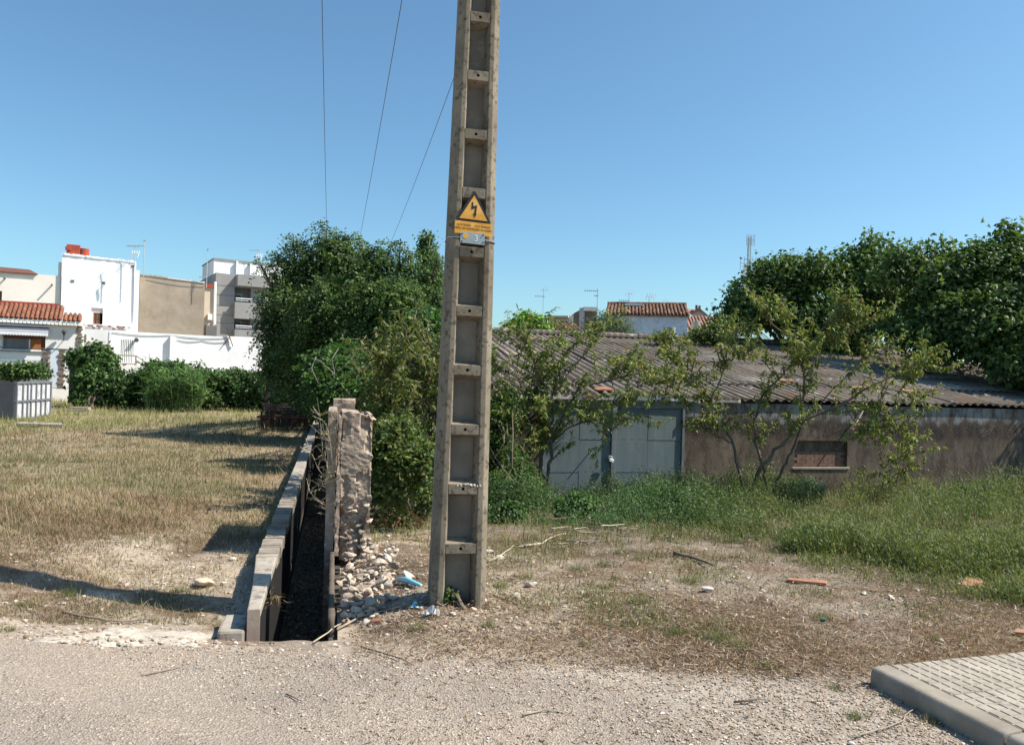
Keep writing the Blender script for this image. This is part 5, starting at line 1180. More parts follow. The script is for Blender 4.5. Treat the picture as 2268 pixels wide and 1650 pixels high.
# ---- peach trees: limbs follow the photograph, twigs grow from them
P_COL = [(.175, .22, .055), (.135, .18, .048), (.21, .235, .06), (.31, .25, .05), (.11, .155, .045)]
def peach(name, label, base, polys, Y, nsub, cols, w, r0=.05, sublen=(.35, .9), leaf=.105, group='peach trees in front of the shed', dens=52, mt='leaf', up=.45, wid=.026):
    base = Vector(base); t = thing(name, base, 0, label, 'tree', group); mb = MB(); LP, LD = [], []
    def twig(s, d, L, r, lev):
        n = max(3, int(L / .09)); p = Vector(s); d = Vector(d).normalized(); pts = [p.copy()]
        for k in range(n):
            d = (d + Vector((random.gauss(0, .14), random.gauss(0, .14), random.gauss(0, .12) - .03 * lev))).normalized(); p = p + d * (L / n); pts.append(p.copy())
        mb.tube(pts, [r * (1 - .75 * k / n) for k in range(n + 1)], 4)
        if lev < 2:
            for k in range(int(L / .13)):
                i = random.randint(1, n); q = pts[i]; dd = (pts[i] - pts[i - 1]).normalized() * .7 + Vector(rdir(1, -.4)[0]) * .9; twig(q, dd, L * random.uniform(.25, .5), r * .5, lev + 1)
        m_ = int(L * dens); 
        for k in range(m_):
            f = random.uniform(.15, 1) * n; i = min(int(f), n - 1); LP.append(pts[i].lerp(pts[i + 1], f - i)); LD.append((pts[i + 1] - pts[i]).normalized() * .45 + Vector(rdir(1)[0]) * .75 + Vector((0, 0, -.55)))
    for pl_, rs in polys:
        yo = random.uniform(-.5, .5); P = []
        for i, (x, y) in enumerate(pl_): P.append(at(x, y, Y + yo * i / max(1, len(pl_) - 1) * 1.6))
        fine = []
        for i in range(len(P) - 1):
            for k in range(4): fine.append(P[i].lerp(P[i + 1], k / 4) + Vector((random.gauss(0, .012), random.gauss(0, .012), random.gauss(0, .012))))
        fine.append(P[-1]); n = len(fine)
        mb.tube(fine, [rs[0] + (rs[1] - rs[0]) * k / (n - 1) for k in range(n)], 7)
        for k in range(int(nsub * len(P) / 3.1)):
            i = min(n - 1, int(n * (1 - random.random() ** 1.3 * .72))); tg = (fine[i] - fine[max(i - 1, 0)]).normalized()
            twig(fine[i], tg * .55 + Vector(rdir(1, -.5)[0]) * .85 + Vector((0, -.05, up)), random.uniform(*sublen), .011, 1)
    o = mb.build('trunk', M['bark'] if r0 > 0 else M['pale_bark'], t, smooth=True); o.location = -base
    n = len(LP); c = tint(n, cols, .2, w)
    nn = nrmz(RNG.normal(0, .7, (n, 3)) + np.array((.3, -.3, .7)))
    o = leaves('crown', T_PEACH, np.array([tuple(p) for p in LP]), np.array([tuple(d) for d in LD]), nn, leaf * RNG.uniform(.65, 1.25, n), wid * RNG.uniform(.8, 1.2, n), c, M[mt], t); o.location = -base
    return t
wp = [.32, .28, .18, .06, .16]
peach('peach_tree', 'slender peach tree with a pale crooked trunk before the shed doors', ong(1212, 1100), [
    ([(1214, 1100), (1212, 1065), (1220, 1015), (1223, 974), (1212, 930), (1201, 890), (1190, 830)], (.042, .014)),
    ([(1208, 1098), (1197, 1040), (1208, 985), (1222, 930), (1226, 880), (1240, 820), (1255, 770)], (.03, .010)),
    ([(1205, 1060), (1187, 1032), (1151, 988), (1118, 958), (1095, 941)], (.035, .012)),
    ([(1223, 974), (1250, 905), (1281, 862), (1352, 841), (1400, 832)], (.03, .010)),
    ([(1201, 890), (1182, 831), (1187, 799), (1165, 760)], (.02, .005)),
    ([(1190, 830), (1150, 840), (1118, 822), (1098, 812)], (.018, .006)), ([(1240, 850), (1290, 790), (1310, 745)], (.018, .006)),
    ([(1352, 841), (1368, 880), (1372, 930)], (.014, .005)), ([(1223, 974), (1262, 945), (1305, 930), (1345, 965)], (.02, .006)), ([(1212, 930), (1170, 900), (1130, 885), (1105, 905)], (.018, .006))],
    14.75, 9, P_COL, wp)
peach('peach_tree', 'spreading peach tree with several leaning trunks and orange tinged leaves right of the doors', ong(1675, 1098), [
    ([(1655, 1100), (1689, 1029), (1727, 988), (1782, 930), (1868, 895), (1936, 850), (1990, 830), (2050, 815)], (.04, .010)),
    ([(1699, 1094), (1692, 1043), (1675, 985), (1670, 930), (1690, 870), (1727, 839), (1760, 790)], (.033, .012)),
    ([(1710, 1096), (1734, 1036), (1761, 988), (1776, 940), (1779, 890), (1779, 824), (1773, 783), (1746, 750), (1744, 720)], (.034, .008)),
    ([(1652, 1098), (1641, 1057), (1622, 983), (1600, 941), (1575, 885), (1545, 840), (1517, 806), (1480, 795)], (.034, .008)),
    ([(1779, 824), (1800, 781), (1837, 767), (1878, 742), (1915, 710)], (.022, .006)), ([(1868, 895), (1930, 905), (1980, 930), (2010, 970), (2015, 1020)], (.02, .006)),
    ([(1622, 983), (1580, 960), (1540, 930), (1520, 890)], (.018, .006)), ([(1746, 745), (1700, 710), (1680, 680)], (.018, .006)), ([(1773, 783), (1830, 720), (1855, 705)], (.018, .005)),
    ([(1936, 850), (1960, 880), (1950, 920), (1945, 960)], (.014, .004)), ([(1868, 895), (1900, 940), (1960, 1000), (1990, 1050)], (.014, .004)), ([(1936, 850), (1990, 870), (2030, 890)], (.012, .004)), ([(1782, 930), (1840, 870), (1900, 800), (1960, 780)], (.016, .005)), ([(1727, 839), (1690, 800), (1650, 790)], (.014, .004)), ([(1575, 885), (1600, 830), (1610, 780), (1640, 745)], (.018, .005)), ([(1545, 840), (1500, 850), (1470, 840), (1450, 860)], (.014, .005))],
    14.5, 11, P_COL + [(.28, .14, .04)], [.29, .25, .19, .11, .12, .04], sublen=(.26, .62))
peach('peach_tree', 'bushy peach tree crowding the left edge of the pole', ong(905, 1130), [
    ([(905, 1130), (890, 1040), (880, 960), (870, 890), (860, 830), (850, 800)], (.04, .010)), ([(908, 1130), (915, 1040), (925, 950), (920, 870), (905, 800), (900, 765)], (.04, .010)),
    ([(912, 1130), (940, 1050), (950, 980), (965, 900), (960, 830)], (.035, .01)), ([(890, 1040), (850, 980), (835, 920), (828, 870)], (.02, .006)), ([(925, 950), (950, 900), (985, 860)], (.02, .006)), ([(880, 960), (905, 900), (940, 840), (945, 790)], (.018, .006)), ([(915, 1040), (960, 1010), (990, 985)], (.018, .006))],
    10.2, 14, [tuple(x * .70 for x in q) for q in P_COL] + [(.06, .09, .025)], [.2, .28, .12, .12, .18, .1], sublen=(.3, .7), leaf=.095, group='peach trees in front of the shed')
# tall thin sprigs seen against the sky right of the pole
mb = MB(); 
# ---- fig trees behind and beside the shed
FIGC = [(.07, .125, .034), (.095, .155, .042), (.052, .095, .03), (.12, .175, .046)]
Fq = [px_lobe(*q) for q in [(1650, 680, 52, 27), (1625, 705, 34, 27), (1700, 640, 60, 27), (1752, 622, 56, 27), (1810, 620, 56, 26.5), (1870, 612, 56, 26.5), (1940, 575, 48, 26.5), (1960, 630, 70, 26), (1760, 700, 80, 26.5), (1860, 700, 84, 26), (1690, 705, 50, 26.5), (1945, 700, 80, 26), (1900, 755, 60, 25.5), (1800, 745, 50, 26)]]
t = tree('fig_tree', 'broad dark fig tree with a rounded top behind the shed ridge', 'tree', at(1820, 900, 27), Fq, .14, 'big fig trees beyond the shed', twigs=5)
bunch_leaves(t, clump(Fq, 6, .55, -.35, .5), 3800, 7, .19, .16, .15, FIGC, T=T_FIG, shell=.74, var=.16)
Gq = [px_lobe(*q) for q in [(2010, 600, 56, 23), (2080, 610, 66, 23), (2060, 680, 84, 22), (2150, 640, 84, 22), (2225, 570, 52, 22), (2235, 520, 26, 22), (2190, 545, 22, 22), (2260, 620, 90, 21.5), (2330, 600, 110, 21), (2150, 740, 84, 21), (2050, 760, 56, 21.5), (2240, 730, 100, 20.5), (2230, 820, 46, 19.5), (2290, 820, 66, 19.5), (2180, 805, 36, 20.5), (2360, 740, 110, 20), (1990, 745, 50, 22), (2090, 800, 26, 21), (2380, 850, 70, 18.5)]]
t = tree('fig_tree', 'massive dark fig tree hanging over the right end of the shed roof', 'tree', ong(2330, 1000) * 1.0, Gq, .16, 'big fig trees beyond the shed', twigs=5)
Gq = [(c, r * .92, d) for c, r, d in Gq]; bunch_leaves(t, clump(Gq, 6, .55, -.35, .5), 5500, 7, .18, .155, .145, FIGC, T=T_FIG, shell=.74, var=.16)
# ---- small trees behind the ridge
Hq = [px_lobe(*q) for q in [(1165, 712, 24, 32), (1150, 728, 22, 32), (1188, 722, 24, 32), (1205, 732, 14, 32), (1130, 735, 16, 32)]]
t = tree('young_mulberry_tree', 'small vivid light green round tree behind the shed ridge near the pole', 'tree', at(1165, 870, 32), Hq, .05, twigs=2)
bunch_leaves(t, Hq, 240, 12, .12, .16, .13, [(.16, .30, .04), (.13, .25, .035), (.19, .33, .05)], shell=.45, mt='leaf')
Iq = [px_lobe(*q) for q in [(1330, 722, 22, 29), (1352, 715, 16, 29), (1372, 728, 20, 29), (1310, 732, 14, 29), (1348, 735, 24, 29), (1395, 738, 12, 29), (1322, 712, 10, 29)]]
t = tree('olive_tree', 'grey green wispy olive tree in front of the white tiled house', 'tree', at(1345, 880, 29), Iq, .05, twigs=5)
spray_leaves(t, Iq, 900, 4, .35, .075, .03, [(.10, .135, .07), (.08, .11, .055), (.13, .16, .09)], shell=.25, droop=.1)
Jq = [px_lobe(*q) for q in [(1243, 718, 8, 48), (1238, 726, 8, 48), (1246, 729, 7, 48)]]
t = tree('small_bush', 'tiny yellow green bush between the far beige and pink houses', 'bush', at(1242, 800, 48), Jq, .03, twigs=1)
bunch_leaves(t, Jq, 60, 8, .08, .16, .10, [(.14, .20, .05)], mt='leaf')
# low leafy tangle where the ridge meets the figs
Kq = [px_lobe(*q) for q in [(1540, 745, 14, 25), (1565, 742, 20, 25), (1590, 735, 24, 25), (1600, 715, 22, 26), (1450, 752, 10, 24), (1480, 748, 12, 24)]]
t = tree('wild_shrub', 'yellowish green leafy shrub along the ridge left of the figs', 'shrub', at(1565, 900, 25), Kq, .04, twigs=2)
bunch_leaves(t, Kq, 200, 10, .12, .14, .07, [(.12, .15, .03), (.09, .13, .03), (.07, .11, .03)], mt='leaf')

# ---- hedge and bushes at the far end of the field
HC = [(.052, .105, .028), (.07, .13, .036), (.042, .082, .024), (.095, .16, .05)]
Lq = [px_lobe(*q) for q in [(205, 790, 34, 35), (228, 800, 34, 35), (178, 800, 24, 35), (215, 835, 40, 34.5), (180, 850, 30, 34.5), (235, 850, 36, 34.5), (190, 878, 28, 34)]]
t = tree('fig_bush', 'rounded fig bush rising at the left end of the hedge', 'bush', ong(205, 905), Lq, .07, twigs=3)
Lq = [(c, r * .84, d) for c, r, d in Lq]; bunch_leaves(t, clump(Lq, 7), 1150, 8, .18, .21, .19, HC, T=T_FIG, shell=.5, var=.2)
def hedge(name, label, x0, x1, tops, Y, cat='hedge', nb=900, seed=0):
    lob = []
    xs = np.arange(x0, x1, 15)
    for x in xs:
        tp = float(np.interp(x, [q[0] for q in tops], [q[1] for q in tops])); y = tp + 17
        while y < 905: lob.append(px_lobe(x + random.uniform(-6, 6), y, random.uniform(16, 22), Y + random.uniform(-.6, .5), 1.3)); y += 24
    t = thing(name, ong((x0 + x1) / 2, 906), 0, label, cat)
    mb = MB(); limbs(mb, t.location, lob[::3], .03, twigs=1); local(mb.build('stems', M['bark'], t), t)
    bunch_leaves(t, fray(lob, 1), nb, 10, .13, .14, .11, HC, shell=.62, var=.2); return t
hedge('hedge', 'dense dark leafy hedge below the stair railing, right of the fig bush', 238, 425, [(238, 832), (255, 830), (300, 826), (340, 800), (365, 797), (400, 810), (425, 820)], 34.5, nb=1300)
hedge('hedge', 'long dark climbing hedge along the low white building, up to the big tree', 400, 640, [(405, 818), (470, 820), (520, 818), (560, 826), (600, 830), (640, 838)], 35.5, nb=1700)
# reeds
pr = []; 
t = thing('cane_reeds', ong(385, 900), 0, 'clump of tall cane reeds with arching leaves before the hedge', 'reeds')
mb = MB(); LP, LD = [], []
for k in range(80):
    b = at(random.uniform(322, 445), 905, random.uniform(32.6, 33.3)); b.z = gz(b.x, b.y); H_ = random.uniform(.9, 2.0); l = Vector((random.gauss(0, .10), random.gauss(0, .1), 1))
    pts = [b + l * (H_ * q / 4) + Vector((l.x * .4 * (q / 4) ** 2, 0, 0)) for q in range(5)]; mb.tube(pts, [.014, .012, .01, .008, .004], 4)
    for q in range(12): f = random.uniform(.25, 1) * 4; i = min(3, int(f)); LP.append(pts[i].lerp(pts[i + 1], f - i)); LD.append(Vector((random.gauss(0, 1), random.gauss(0, .7), .7)))
local(mb.build('stems', MAT('cane_stem', (.16, .21, .08), (.12, .17, .06), 5), t), t); n = len(LP)
T_CANE = (np.array([(0, .4, 0), (0, -.4, 0), (.4, .5, .02), (.4, -.5, .02), (.75, .3, -.14), (.75, -.3, -.14), (1, 0, -.38)], float), np.array([(0, 1, 2), (1, 3, 2), (2, 3, 4), (3, 5, 4), (4, 5, 6)]))
local(leaves('reed_leaves', T_CANE, np.array([tuple(p) for p in LP]), np.array([tuple(p) for p in LD]), np.tile((0, 0, 1.0), (n, 1)) + RNG.normal(0, .3, (n, 3)), .55 * RNG.uniform(.6, 1.2, n), .05, tint(n, [(.10, .185, .062), (.135, .225, .08)], .2), M['leaf'], t), t)
# planter hedge on the retaining wall
lob = [px_lobe(x, 822 + random.uniform(-3, 3), random.uniform(12, 17), 36.6, 1.2) for x in range(-40, 104, 9)]
t = thing('planter_hedge', at(40, 840, 36.6), 0, 'low clipped leafy hedge spilling over the retaining wall', 'hedge'); bunch_leaves(t, lob, 620, 9, .12, .13, .11, HC, shell=.4, name='foliage')
# undergrowth round the pier, along the channel and under the trees
Uq = [px_lobe(*q) for q in [(850, 1000, 44, 9.8), (840, 950, 36, 9.8), (880, 1000, 44, 9.4), (930, 1040, 44, 9.2), (870, 1095, 26, 9.2), (870, 1060, 46, 11), (920, 1090, 40, 10.8), (905, 1010, 36, 11.5), (840, 1060, 30, 10.8), (950, 1060, 40, 11.5), (870, 910, 40, 13), (930, 980, 40, 12.5)]]
t = tree('bramble', 'bright green bramble thicket between the broken pier and the pole', 'bush', ong(880, 1130), Uq, .004, twigs=2)
spray_leaves(t, fray(Uq, 4), 5000, 4, .22, .055, .034, [(.085, .14, .04), (.11, .16, .042), (.065, .105, .034), (.13, .15, .045)], shell=.2, droop=.25)
Vq = [px_lobe(*q) for q in [(640, 872, 26, 27), (690, 865, 32, 26), (610, 868, 22, 28), (665, 895, 26, 27), (720, 905, 28, 25), (625, 900, 20, 28), (700, 890, 26, 25)]]
t = tree('shaded_thicket', 'dark thicket in the shade behind the work table', 'bush', ong(665, 925), Vq, .03, twigs=3)
bunch_leaves(t, Vq, 800, 8, .14, .13, .09, G_DARK, mt='leaf', shell=.3)
Wq = [px_lobe(*q) for q in [(1125, 1040, 42, 13.8), (1100, 1000, 36, 14), (1150, 1070, 36, 13.4), (1110, 1090, 40, 13), (1095, 930, 30, 14.2), (1120, 900, 30, 14.3)]]
t = tree('bramble', 'green bramble thicket just right of the pole before the shed wall', 'bush', ong(1125, 1130), Wq, .0035, twigs=2)
spray_leaves(t, Wq, 2200, 4, .25, .06, .035, [(.05, .10, .026), (.07, .125, .03), (.09, .12, .03)], shell=.2, droop=.25)

# ---- dry weed standing on the channel's edge by the pier
t = thing('dry_weed', ong(735, 1240), 0, 'tall dry grey weed with fine twigs leaning against the pier', 'weed'); mb = MB(); LP = []
for (x0, y0, x1, y1) in ((742, 1130, 700, 880), (738, 1120, 712, 930), (740, 1110, 690, 1000), (738, 1130, 735, 930), (744, 1090, 715, 1010), (742, 1150, 690, 1090), (738, 1100, 705, 1060), (742, 1060, 728, 960)):
    Yq = 7.2; pts = [at(x0 + (x1 - x0) * q / 6 + random.gauss(0, 3), y0 + (y1 - y0) * q / 6, Yq - .02 * q) for q in range(7)]; mb.tube(pts, [.0045 - .0006 * q for q in range(7)], 5)
    for k in range(16):
        i = random.randint(1, 6); d = Vector((random.gauss(0, 1), random.gauss(0, .5), random.uniform(.2, 1))).normalized() * random.uniform(.05, .16); mb.tube([pts[i], pts[i] + d * .6, pts[i] + d], [.003, .002, .001], 3)
        for j in range(4): LP.append(pts[i] + d * random.uniform(.4, 1))
local(mb.build('stems', M['paletwig'], t), t); n = len(LP)
local(leaves('dry_leaves', T_DIAMOND, np.array([tuple(p) for p in LP]), rdir(n), rdir(n), .022, .012, tint(n, [(.30, .24, .12), (.22, .20, .09)], .2), M['blade'], t), t)

# ================================================================ grass, weeds, gravel (uncountable)
def scatter_px(n, x0, x1, y0, y1, keep=None):
    """ground points spread evenly over the view, so far ground gets fewer per square metre"""
    x = RNG.uniform(x0, x1, n); y = RNG.uniform(y0, y1, n)
    d = np.array(FW)[None] + np.outer((x - 1134) / F, np.array(RT)) - np.outer((y - 825) / F, np.array(UP))
    z = np.zeros(n)
    for k in range(10):
        t = (z - CAM_H) / np.minimum(d[:, 2], -1e-3); X = d[:, 0] * t; Yv = d[:, 1] * t; ok = Yv < 60; Yc = np.where(ok, Yv, 60); z = .5 * z + .5 * ground(X, Yc)
    t = (z - CAM_H) / np.minimum(d[:, 2], -1e-3); P = np.stack([d[:, 0] * t, d[:, 1] * t, z], 1); P[:, 2] = ground(P[:, 0], np.minimum(P[:, 1], 60))
    m_ = (P[:, 1] < 58) & (P[:, 1] > 1)
    if keep is not None: m_ &= keep(P, x, y)
    return P[m_], x[m_], y[m_]
def blades(name, P, h, wd, cols, lean=.45, bend=None, T=T_BLADE, kind='stuff', label=None):
    n = len(P); a = RNG.uniform(0, 2 * PI, n); l = np.abs(RNG.normal(0, lean, n)); d = np.stack([np.cos(a) * l, np.sin(a) * l, np.ones(n)], 1)
    nn = np.stack([np.cos(a), np.sin(a), np.zeros(n)], 1) * 1.0 + RNG.normal(0, .2, (n, 3)); P = P.copy(); P[:, 2] -= .01
    o = leaves(name, T, P, d, nn, h, wd, cols, M['blade'], None, kind)
    if label: o['label'] = label
    return o
STRAW = np.array((.35, .275, .188)); STRAW2 = np.array((.25, .178, .125)); OLIVE = np.array((.175, .17, .088)); GREEN = np.array((.085, .125, .03)); RUST = np.array((.26, .145, .075)); LIME = np.array((.27, .29, .10))
def field_keep(P, x, y):
    u, v = uv(P[:, 0], P[:, 1]); n1 = fbm(P[:, 0] * 1.6, P[:, 1] * 1.6, 61); dens = 1 - sm(1165, 1235, y) * (.25 + .62 * sm(.62, .42, n1))
    hole = (np.abs(x - 290) < 235) & (y > 1384)
    dens *= .5 + .5 * sm(.38, .55, fbm(P[:, 0] * .9, P[:, 1] * .6, 63)); return (u < -.6) & (v > VE + .15) & (RNG.random(len(x)) < dens) & ~hole & (y < road_edge(x) - 6)
P, x, y = scatter_px(350000, -800, 760, 884, 1420, field_keep)
Yd = P[:, 1]; n = len(P); n1 = fbm(P[:, 0] * .45, P[:, 1] * .28, 71); n2 = fbm(P[:, 0] * 1.7, P[:, 1] * 1.2, 77)
c = STRAW[None] * np.ones((n, 1)); c = c + (STRAW2 - c) * sm(.3, .6, n2)[:, None]
g = sm(.50, .62, n1) * .75; g = np.maximum(g, sm(430, 640, x) * sm(1010, 1080, y) * sm(1230, 1120, y) * sm(.35, .6, n2) * .8); g = np.maximum(g, sm(1040, 960, y) * .55); far = sm(975, 925, y)
c = c + (OLIVE - c) * g[:, None]; c = c + (LIME - c) * (far * .75 * sm(.25, .6, n1 * .5 + n2 * .5))[:, None]; c = c + (RUST - c) * (sm(.62, .75, fbm(P[:, 0] * .9, P[:, 1] * .9, 81)) * .5 * (y > 950))[:, None]
gl = RNG.random(n) < .12; c[gl] = GREEN
c = np.clip(c * RNG.normal(1, .24, (n, 1)), .01, .8)
h = (.03 + .07 * RNG.random(n) ** 1.6 + .0042 * Yd) * (1 + .5 * far) * (1 - .35 * sm(1160, 1250, y)); tall = RNG.random(n) < .012; h[tall] *= 2.0; c[tall] = STRAW * 1.1
wd = .0018 + .0006 * Yd
c = c * (.72 + .56 * fbm(P[:, 0] * 5, P[:, 1] * 3, 87))[:, None]; nr_ = y > 1090; blades('field_grass', P[nr_], h[nr_], wd[nr_], c[nr_], 1.5, label='dry yellowed grass over the near field'); nr_ = ~nr_; blades('field_grass', P[nr_], h[nr_], wd[nr_] * 1.1, c[nr_], 1.4, T=T_BLADE1, label='dry yellowed grass over the far field')
# right-hand stubble, litter and green tufts
def yard_keep(P, x, y):
    u, v = uv(P[:, 0], P[:, 1]); n1 = fbm(P[:, 0] * 2.2, P[:, 1] * 2.2, 91)
    lo = gravel_edge(x) - 25 * (fbm(P[:, 0] * 3, P[:, 1] * 3, 14) - .2)
    dens = .16 + .84 * sm(.42, .60, n1); rub = (u < .95) & (v < 8.2); dens = np.where(rub, dens * .07, dens); near = sm(-10, -90, y - lo); dens = dens * (.25 + .75 * near)
    dens *= np.where(np.abs(P[:, 0] - PB.x) + np.abs(P[:, 1] - PB.y + .1) < .5, .15, 1)
    inpav = ((P[:, 0] - PK.x) * math.cos(R(16.5)) + (P[:, 1] - PK.y) * math.sin(R(16.5)) > -.02) & (-(P[:, 0] - PK.x) * math.sin(R(16.5)) + (P[:, 1] - PK.y) * math.cos(R(16.5)) < .02)
    return (u > .42) & (v > 2.6) & (RNG.random(len(x)) < dens) & ~inpav & ((y < lo) | ((x > 1500) & (RNG.random(len(x)) < .06)))
P, x, y = scatter_px(125000, 740, 2900, 1120, 1640, yard_keep)
n = len(P); n1 = fbm(P[:, 0] * .9, P[:, 1] * .9, 101); n2 = fbm(P[:, 0] * 3, P[:, 1] * 3, 107)
c = np.array((.27, .195, .125))[None] * np.ones((n, 1)); c = c + (RUST - c) * sm(.46, .62, n2)[:, None] * .7
g = sm(.44, .62, n1 * .6 + n2 * .4 + .26 * sm(1400, 1220, y)); c = c + (np.array((.13, .155, .055)) - c) * (g * .85)[:, None]; c = np.clip(c * RNG.normal(1, .28, (n, 1)), .01, .7)
h = (.02 + .055 * RNG.random(n) ** 1.5) * (1 + 1.3 * sm(1260, 1170, y)) * (1 + .5 * g); blades('yard_grass', P, h, .002 + .0006 * P[:, 1], c, 1.25, label='sparse dry stubble and green shoots over the yard')
# flat litter of dry stems
def litter_keep(P, x, y):
    k = .35 + .65 * sm(.35, .6, fbm(P[:, 0] * 2, P[:, 1] * 2, 171)); u, v = uv(P[:, 0], P[:, 1])
    inpav = ((P[:, 0] - PK.x) * math.cos(R(16.5)) + (P[:, 1] - PK.y) * math.sin(R(16.5)) > -.02) & (-(P[:, 0] - PK.x) * math.sin(R(16.5)) + (P[:, 1] - PK.y) * math.cos(R(16.5)) < .02)
    return (RNG.random(len(x)) < k * sm(20, -35, y - gravel_edge(x)) + .035) & (u > .15) & ~inpav & (v > 2.3)
P, x, y = scatter_px(105000, 740, 2900, 1150, 1660, litter_keep); n = len(P); P[:, 2] += .006 + .02 * RNG.random(n) ** 3; a = RNG.uniform(0, 2 * PI, n)
o = leaves('dry_litter', T_BLADE1, P, np.stack([np.cos(a), np.sin(a), RNG.uniform(-.05, .18, n)], 1), np.tile((0, 0, 1.0), (n, 1)) + RNG.normal(0, .25, (n, 3)), RNG.uniform(.015, .075, n), .0035 + .0005 * P[:, 1], tint(n, [(.34, .265, .185), (.19, .13, .085), (.46, .385, .295), (.085, .056, .038), (.20, .105, .06)], .22), M['blade'], None, 'stuff'); o['label'] = 'flattened dry stems littering the yard'
# tall weeds in front of the shed
def weed_keep(P, x, y):
    u, v = uv(P[:, 0], P[:, 1]); f = weed_front(x) + 26 * (fbm(P[:, 0] * 1.1, P[:, 1] * 1.1, 115) - .5)
    n1 = fbm(P[:, 0] * 1.2, P[:, 1] * 1.2, 117); return (u > .9) & (v < SV - .05) & (y < f) & (RNG.random(len(x)) < .14 + .86 * sm(.36, .52, n1)) & (RNG.random(len(x)) < sm(0, -26, y - f) * .9 + .1)
def weed_h(P, x):
    n1 = fbm(P[:, 0] * .8, P[:, 1] * .8, 121); v = uv(P[:, 0], P[:, 1])[1]
    n2 = fbm(P[:, 0] * 2.4, P[:, 1] * 2.4, 123); return (.07 + .40 * sm(.36, .66, n1) + .24 * sm(.42, .68, n2)) * (1 + .08 * sm(1750, 2100, x)) * (.50 + .55 * sm(6.5, 12.5, v))
P, x, y = scatter_px(138000, 1075, 3000, 1082, 1420, weed_keep); n = len(P); H_ = weed_h(P, x) * (.35 + .65 * sm(-5, 55, weed_front(x) - y)); n1 = fbm(P[:, 0] * .7, P[:, 1] * .7, 131); n2 = fbm(P[:, 0] * 2.3, P[:, 1] * 2.3, 133)
def weed_col(P, n1, n2, x):
    c = np.array((.068, .115, .034))[None] * np.ones((len(P), 1)); c = c + (np.array((.125, .155, .05)) - c) * sm(.42, .66, n1)[:, None]; c = c + (np.array((.18, .195, .08)) - c) * ((.25 + .55 * sm(.45, .62, n2)) * sm(1400, 1850, x))[:, None]; c = c + (np.array((.065, .13, .05)) - c) * (sm(1700, 1350, x) * .75)[:, None]; return c
c = np.clip(weed_col(P, n1, n2, x) * RNG.normal(1, .25, (n, 1)), .01, .6); dry = RNG.random(n) < .08 + .20 * sm(1500, 1900, x) * sm(.35, .65, n2); c[dry] = STRAW * .8
hs_ = H_ * RNG.uniform(.5, 1.15, n); nr_ = P[:, 1] < 9; blades('weed_stems', P[nr_], hs_[nr_], .0035 + .0006 * P[nr_, 1], c[nr_], .4, label='tall green weeds and grass nearest the road'); nr_ = ~nr_; blades('weed_stems', P[nr_], hs_[nr_], .0035 + .0006 * P[nr_, 1], c[nr_], .35, T=T_BLADE1, label='tall green weeds and grass in front of the shed')
# thin flowering stalks standing above them
q_ = (RNG.random(n) < .05) & (H_ > .3); Pt = P[q_]; nt_ = len(Pt)
blades('weed_stalks', Pt, H_[q_] * RNG.uniform(1.15, 1.75, nt_), .003 + .0004 * Pt[:, 1], tint(nt_, [(.17, .18, .075), (.12, .15, .055), (.26, .21, .12)], .2), .28, label='thin flowering stalks rising above the weeds')
# leaves held on those weeds
wq = H_ ** 1.5 * (1 - .45 * sm(1550, 1900, x)); P2 = P[RNG.choice(n, 165000, p=wq / wq.sum())]; k = len(P2); xq = proj(P2)[0]; hh = weed_h(P2, xq) * (.35 + .65 * sm(-5, 55, weed_front(xq) - proj(P2)[1])); f = RNG.random(k) ** .75; off = RNG.normal(0, .06, (k, 3)); P3 = P2 + off; P3[:, 2] = P2[:, 2] + hh * f * RNG.uniform(.7, 1.1, k)
c = weed_col(P3, fbm(P3[:, 0] * .7, P3[:, 1] * .7, 131), fbm(P3[:, 0] * 2.3, P3[:, 1] * 2.3, 133), xq); c = np.clip(c * RNG.normal(1, .26, (k, 1)), .01, .6); pl_ = RNG.random(k) < .03; c[pl_] = (.30, .30, .20)
dr = rdir(k, -.3); dr[:, 2] += .6 * sm(1500, 1850, xq); o = leaves('weed_leaves', T_DIAMOND, P3, dr, nrmz(RNG.normal(0, .5, (k, 3)) + np.array((0, -.1, .8))), RNG.uniform(.022, .05, k) * (.75 + .03 * P3[:, 1]) * (1 + .55 * sm(1500, 1850, xq)), RNG.uniform(.010, .022, k) * (.75 + .03 * P3[:, 1]) * (1 - .40 * sm(1500, 1850, xq)), c, M['leaf'], None, 'stuff'); o['label'] = 'small leaves of the weeds in front of the shed'
# denser leafy clumps in the weeds, each a plant of its own
wl = [('leafy_weed', 'low bluish green leafy weed under the spreading peach tree, right of its trunks', 1775, 1092, 40, .10, [(.10, .17, .09), (.13, .20, .11)]), ('leafy_weed', 'deep green leafy weed clump at the right end of the shed doors', 1490, 1118, 52, .0, [(.05, .115, .035), (.07, .145, .04)]), ('leafy_weed', 'green leafy weed clump under the left shed door', 1285, 1128, 46, .0, [(.06, .125, .035), (.08, .15, .045)]), ('leafy_weed', 'tall pale leafy weed before the dark right end of the shed wall', 2175, 1098, 44, .05, [(.11, .16, .07), (.09, .14, .05)]), ('leafy_weed', 'green leafy weed just right of the pole behind the stubble', 1120, 1135, 36, .0, [(.05, .11, .035), (.07, .13, .04)])]
for nm, lb, x_, y_, r_, ex_, cl in wl:
    b = ong(x_, y_ + r_ * .55); lobq = [px_lobe(x_ + random.uniform(-.6, .6) * r_, y_ + random.uniform(-.25, .25) * r_, r_ * random.uniform(.45, .7), b.y) for q in range(6)]
    t = tree(nm, lb, 'weed', b, lobq, .008, 'leafy weed clumps in front of the shed', twigs=3); bunch_leaves(t, lobq, 420, 8, .045, .055, .032, cl, mt='leaf', shell=.3, name='foliage')
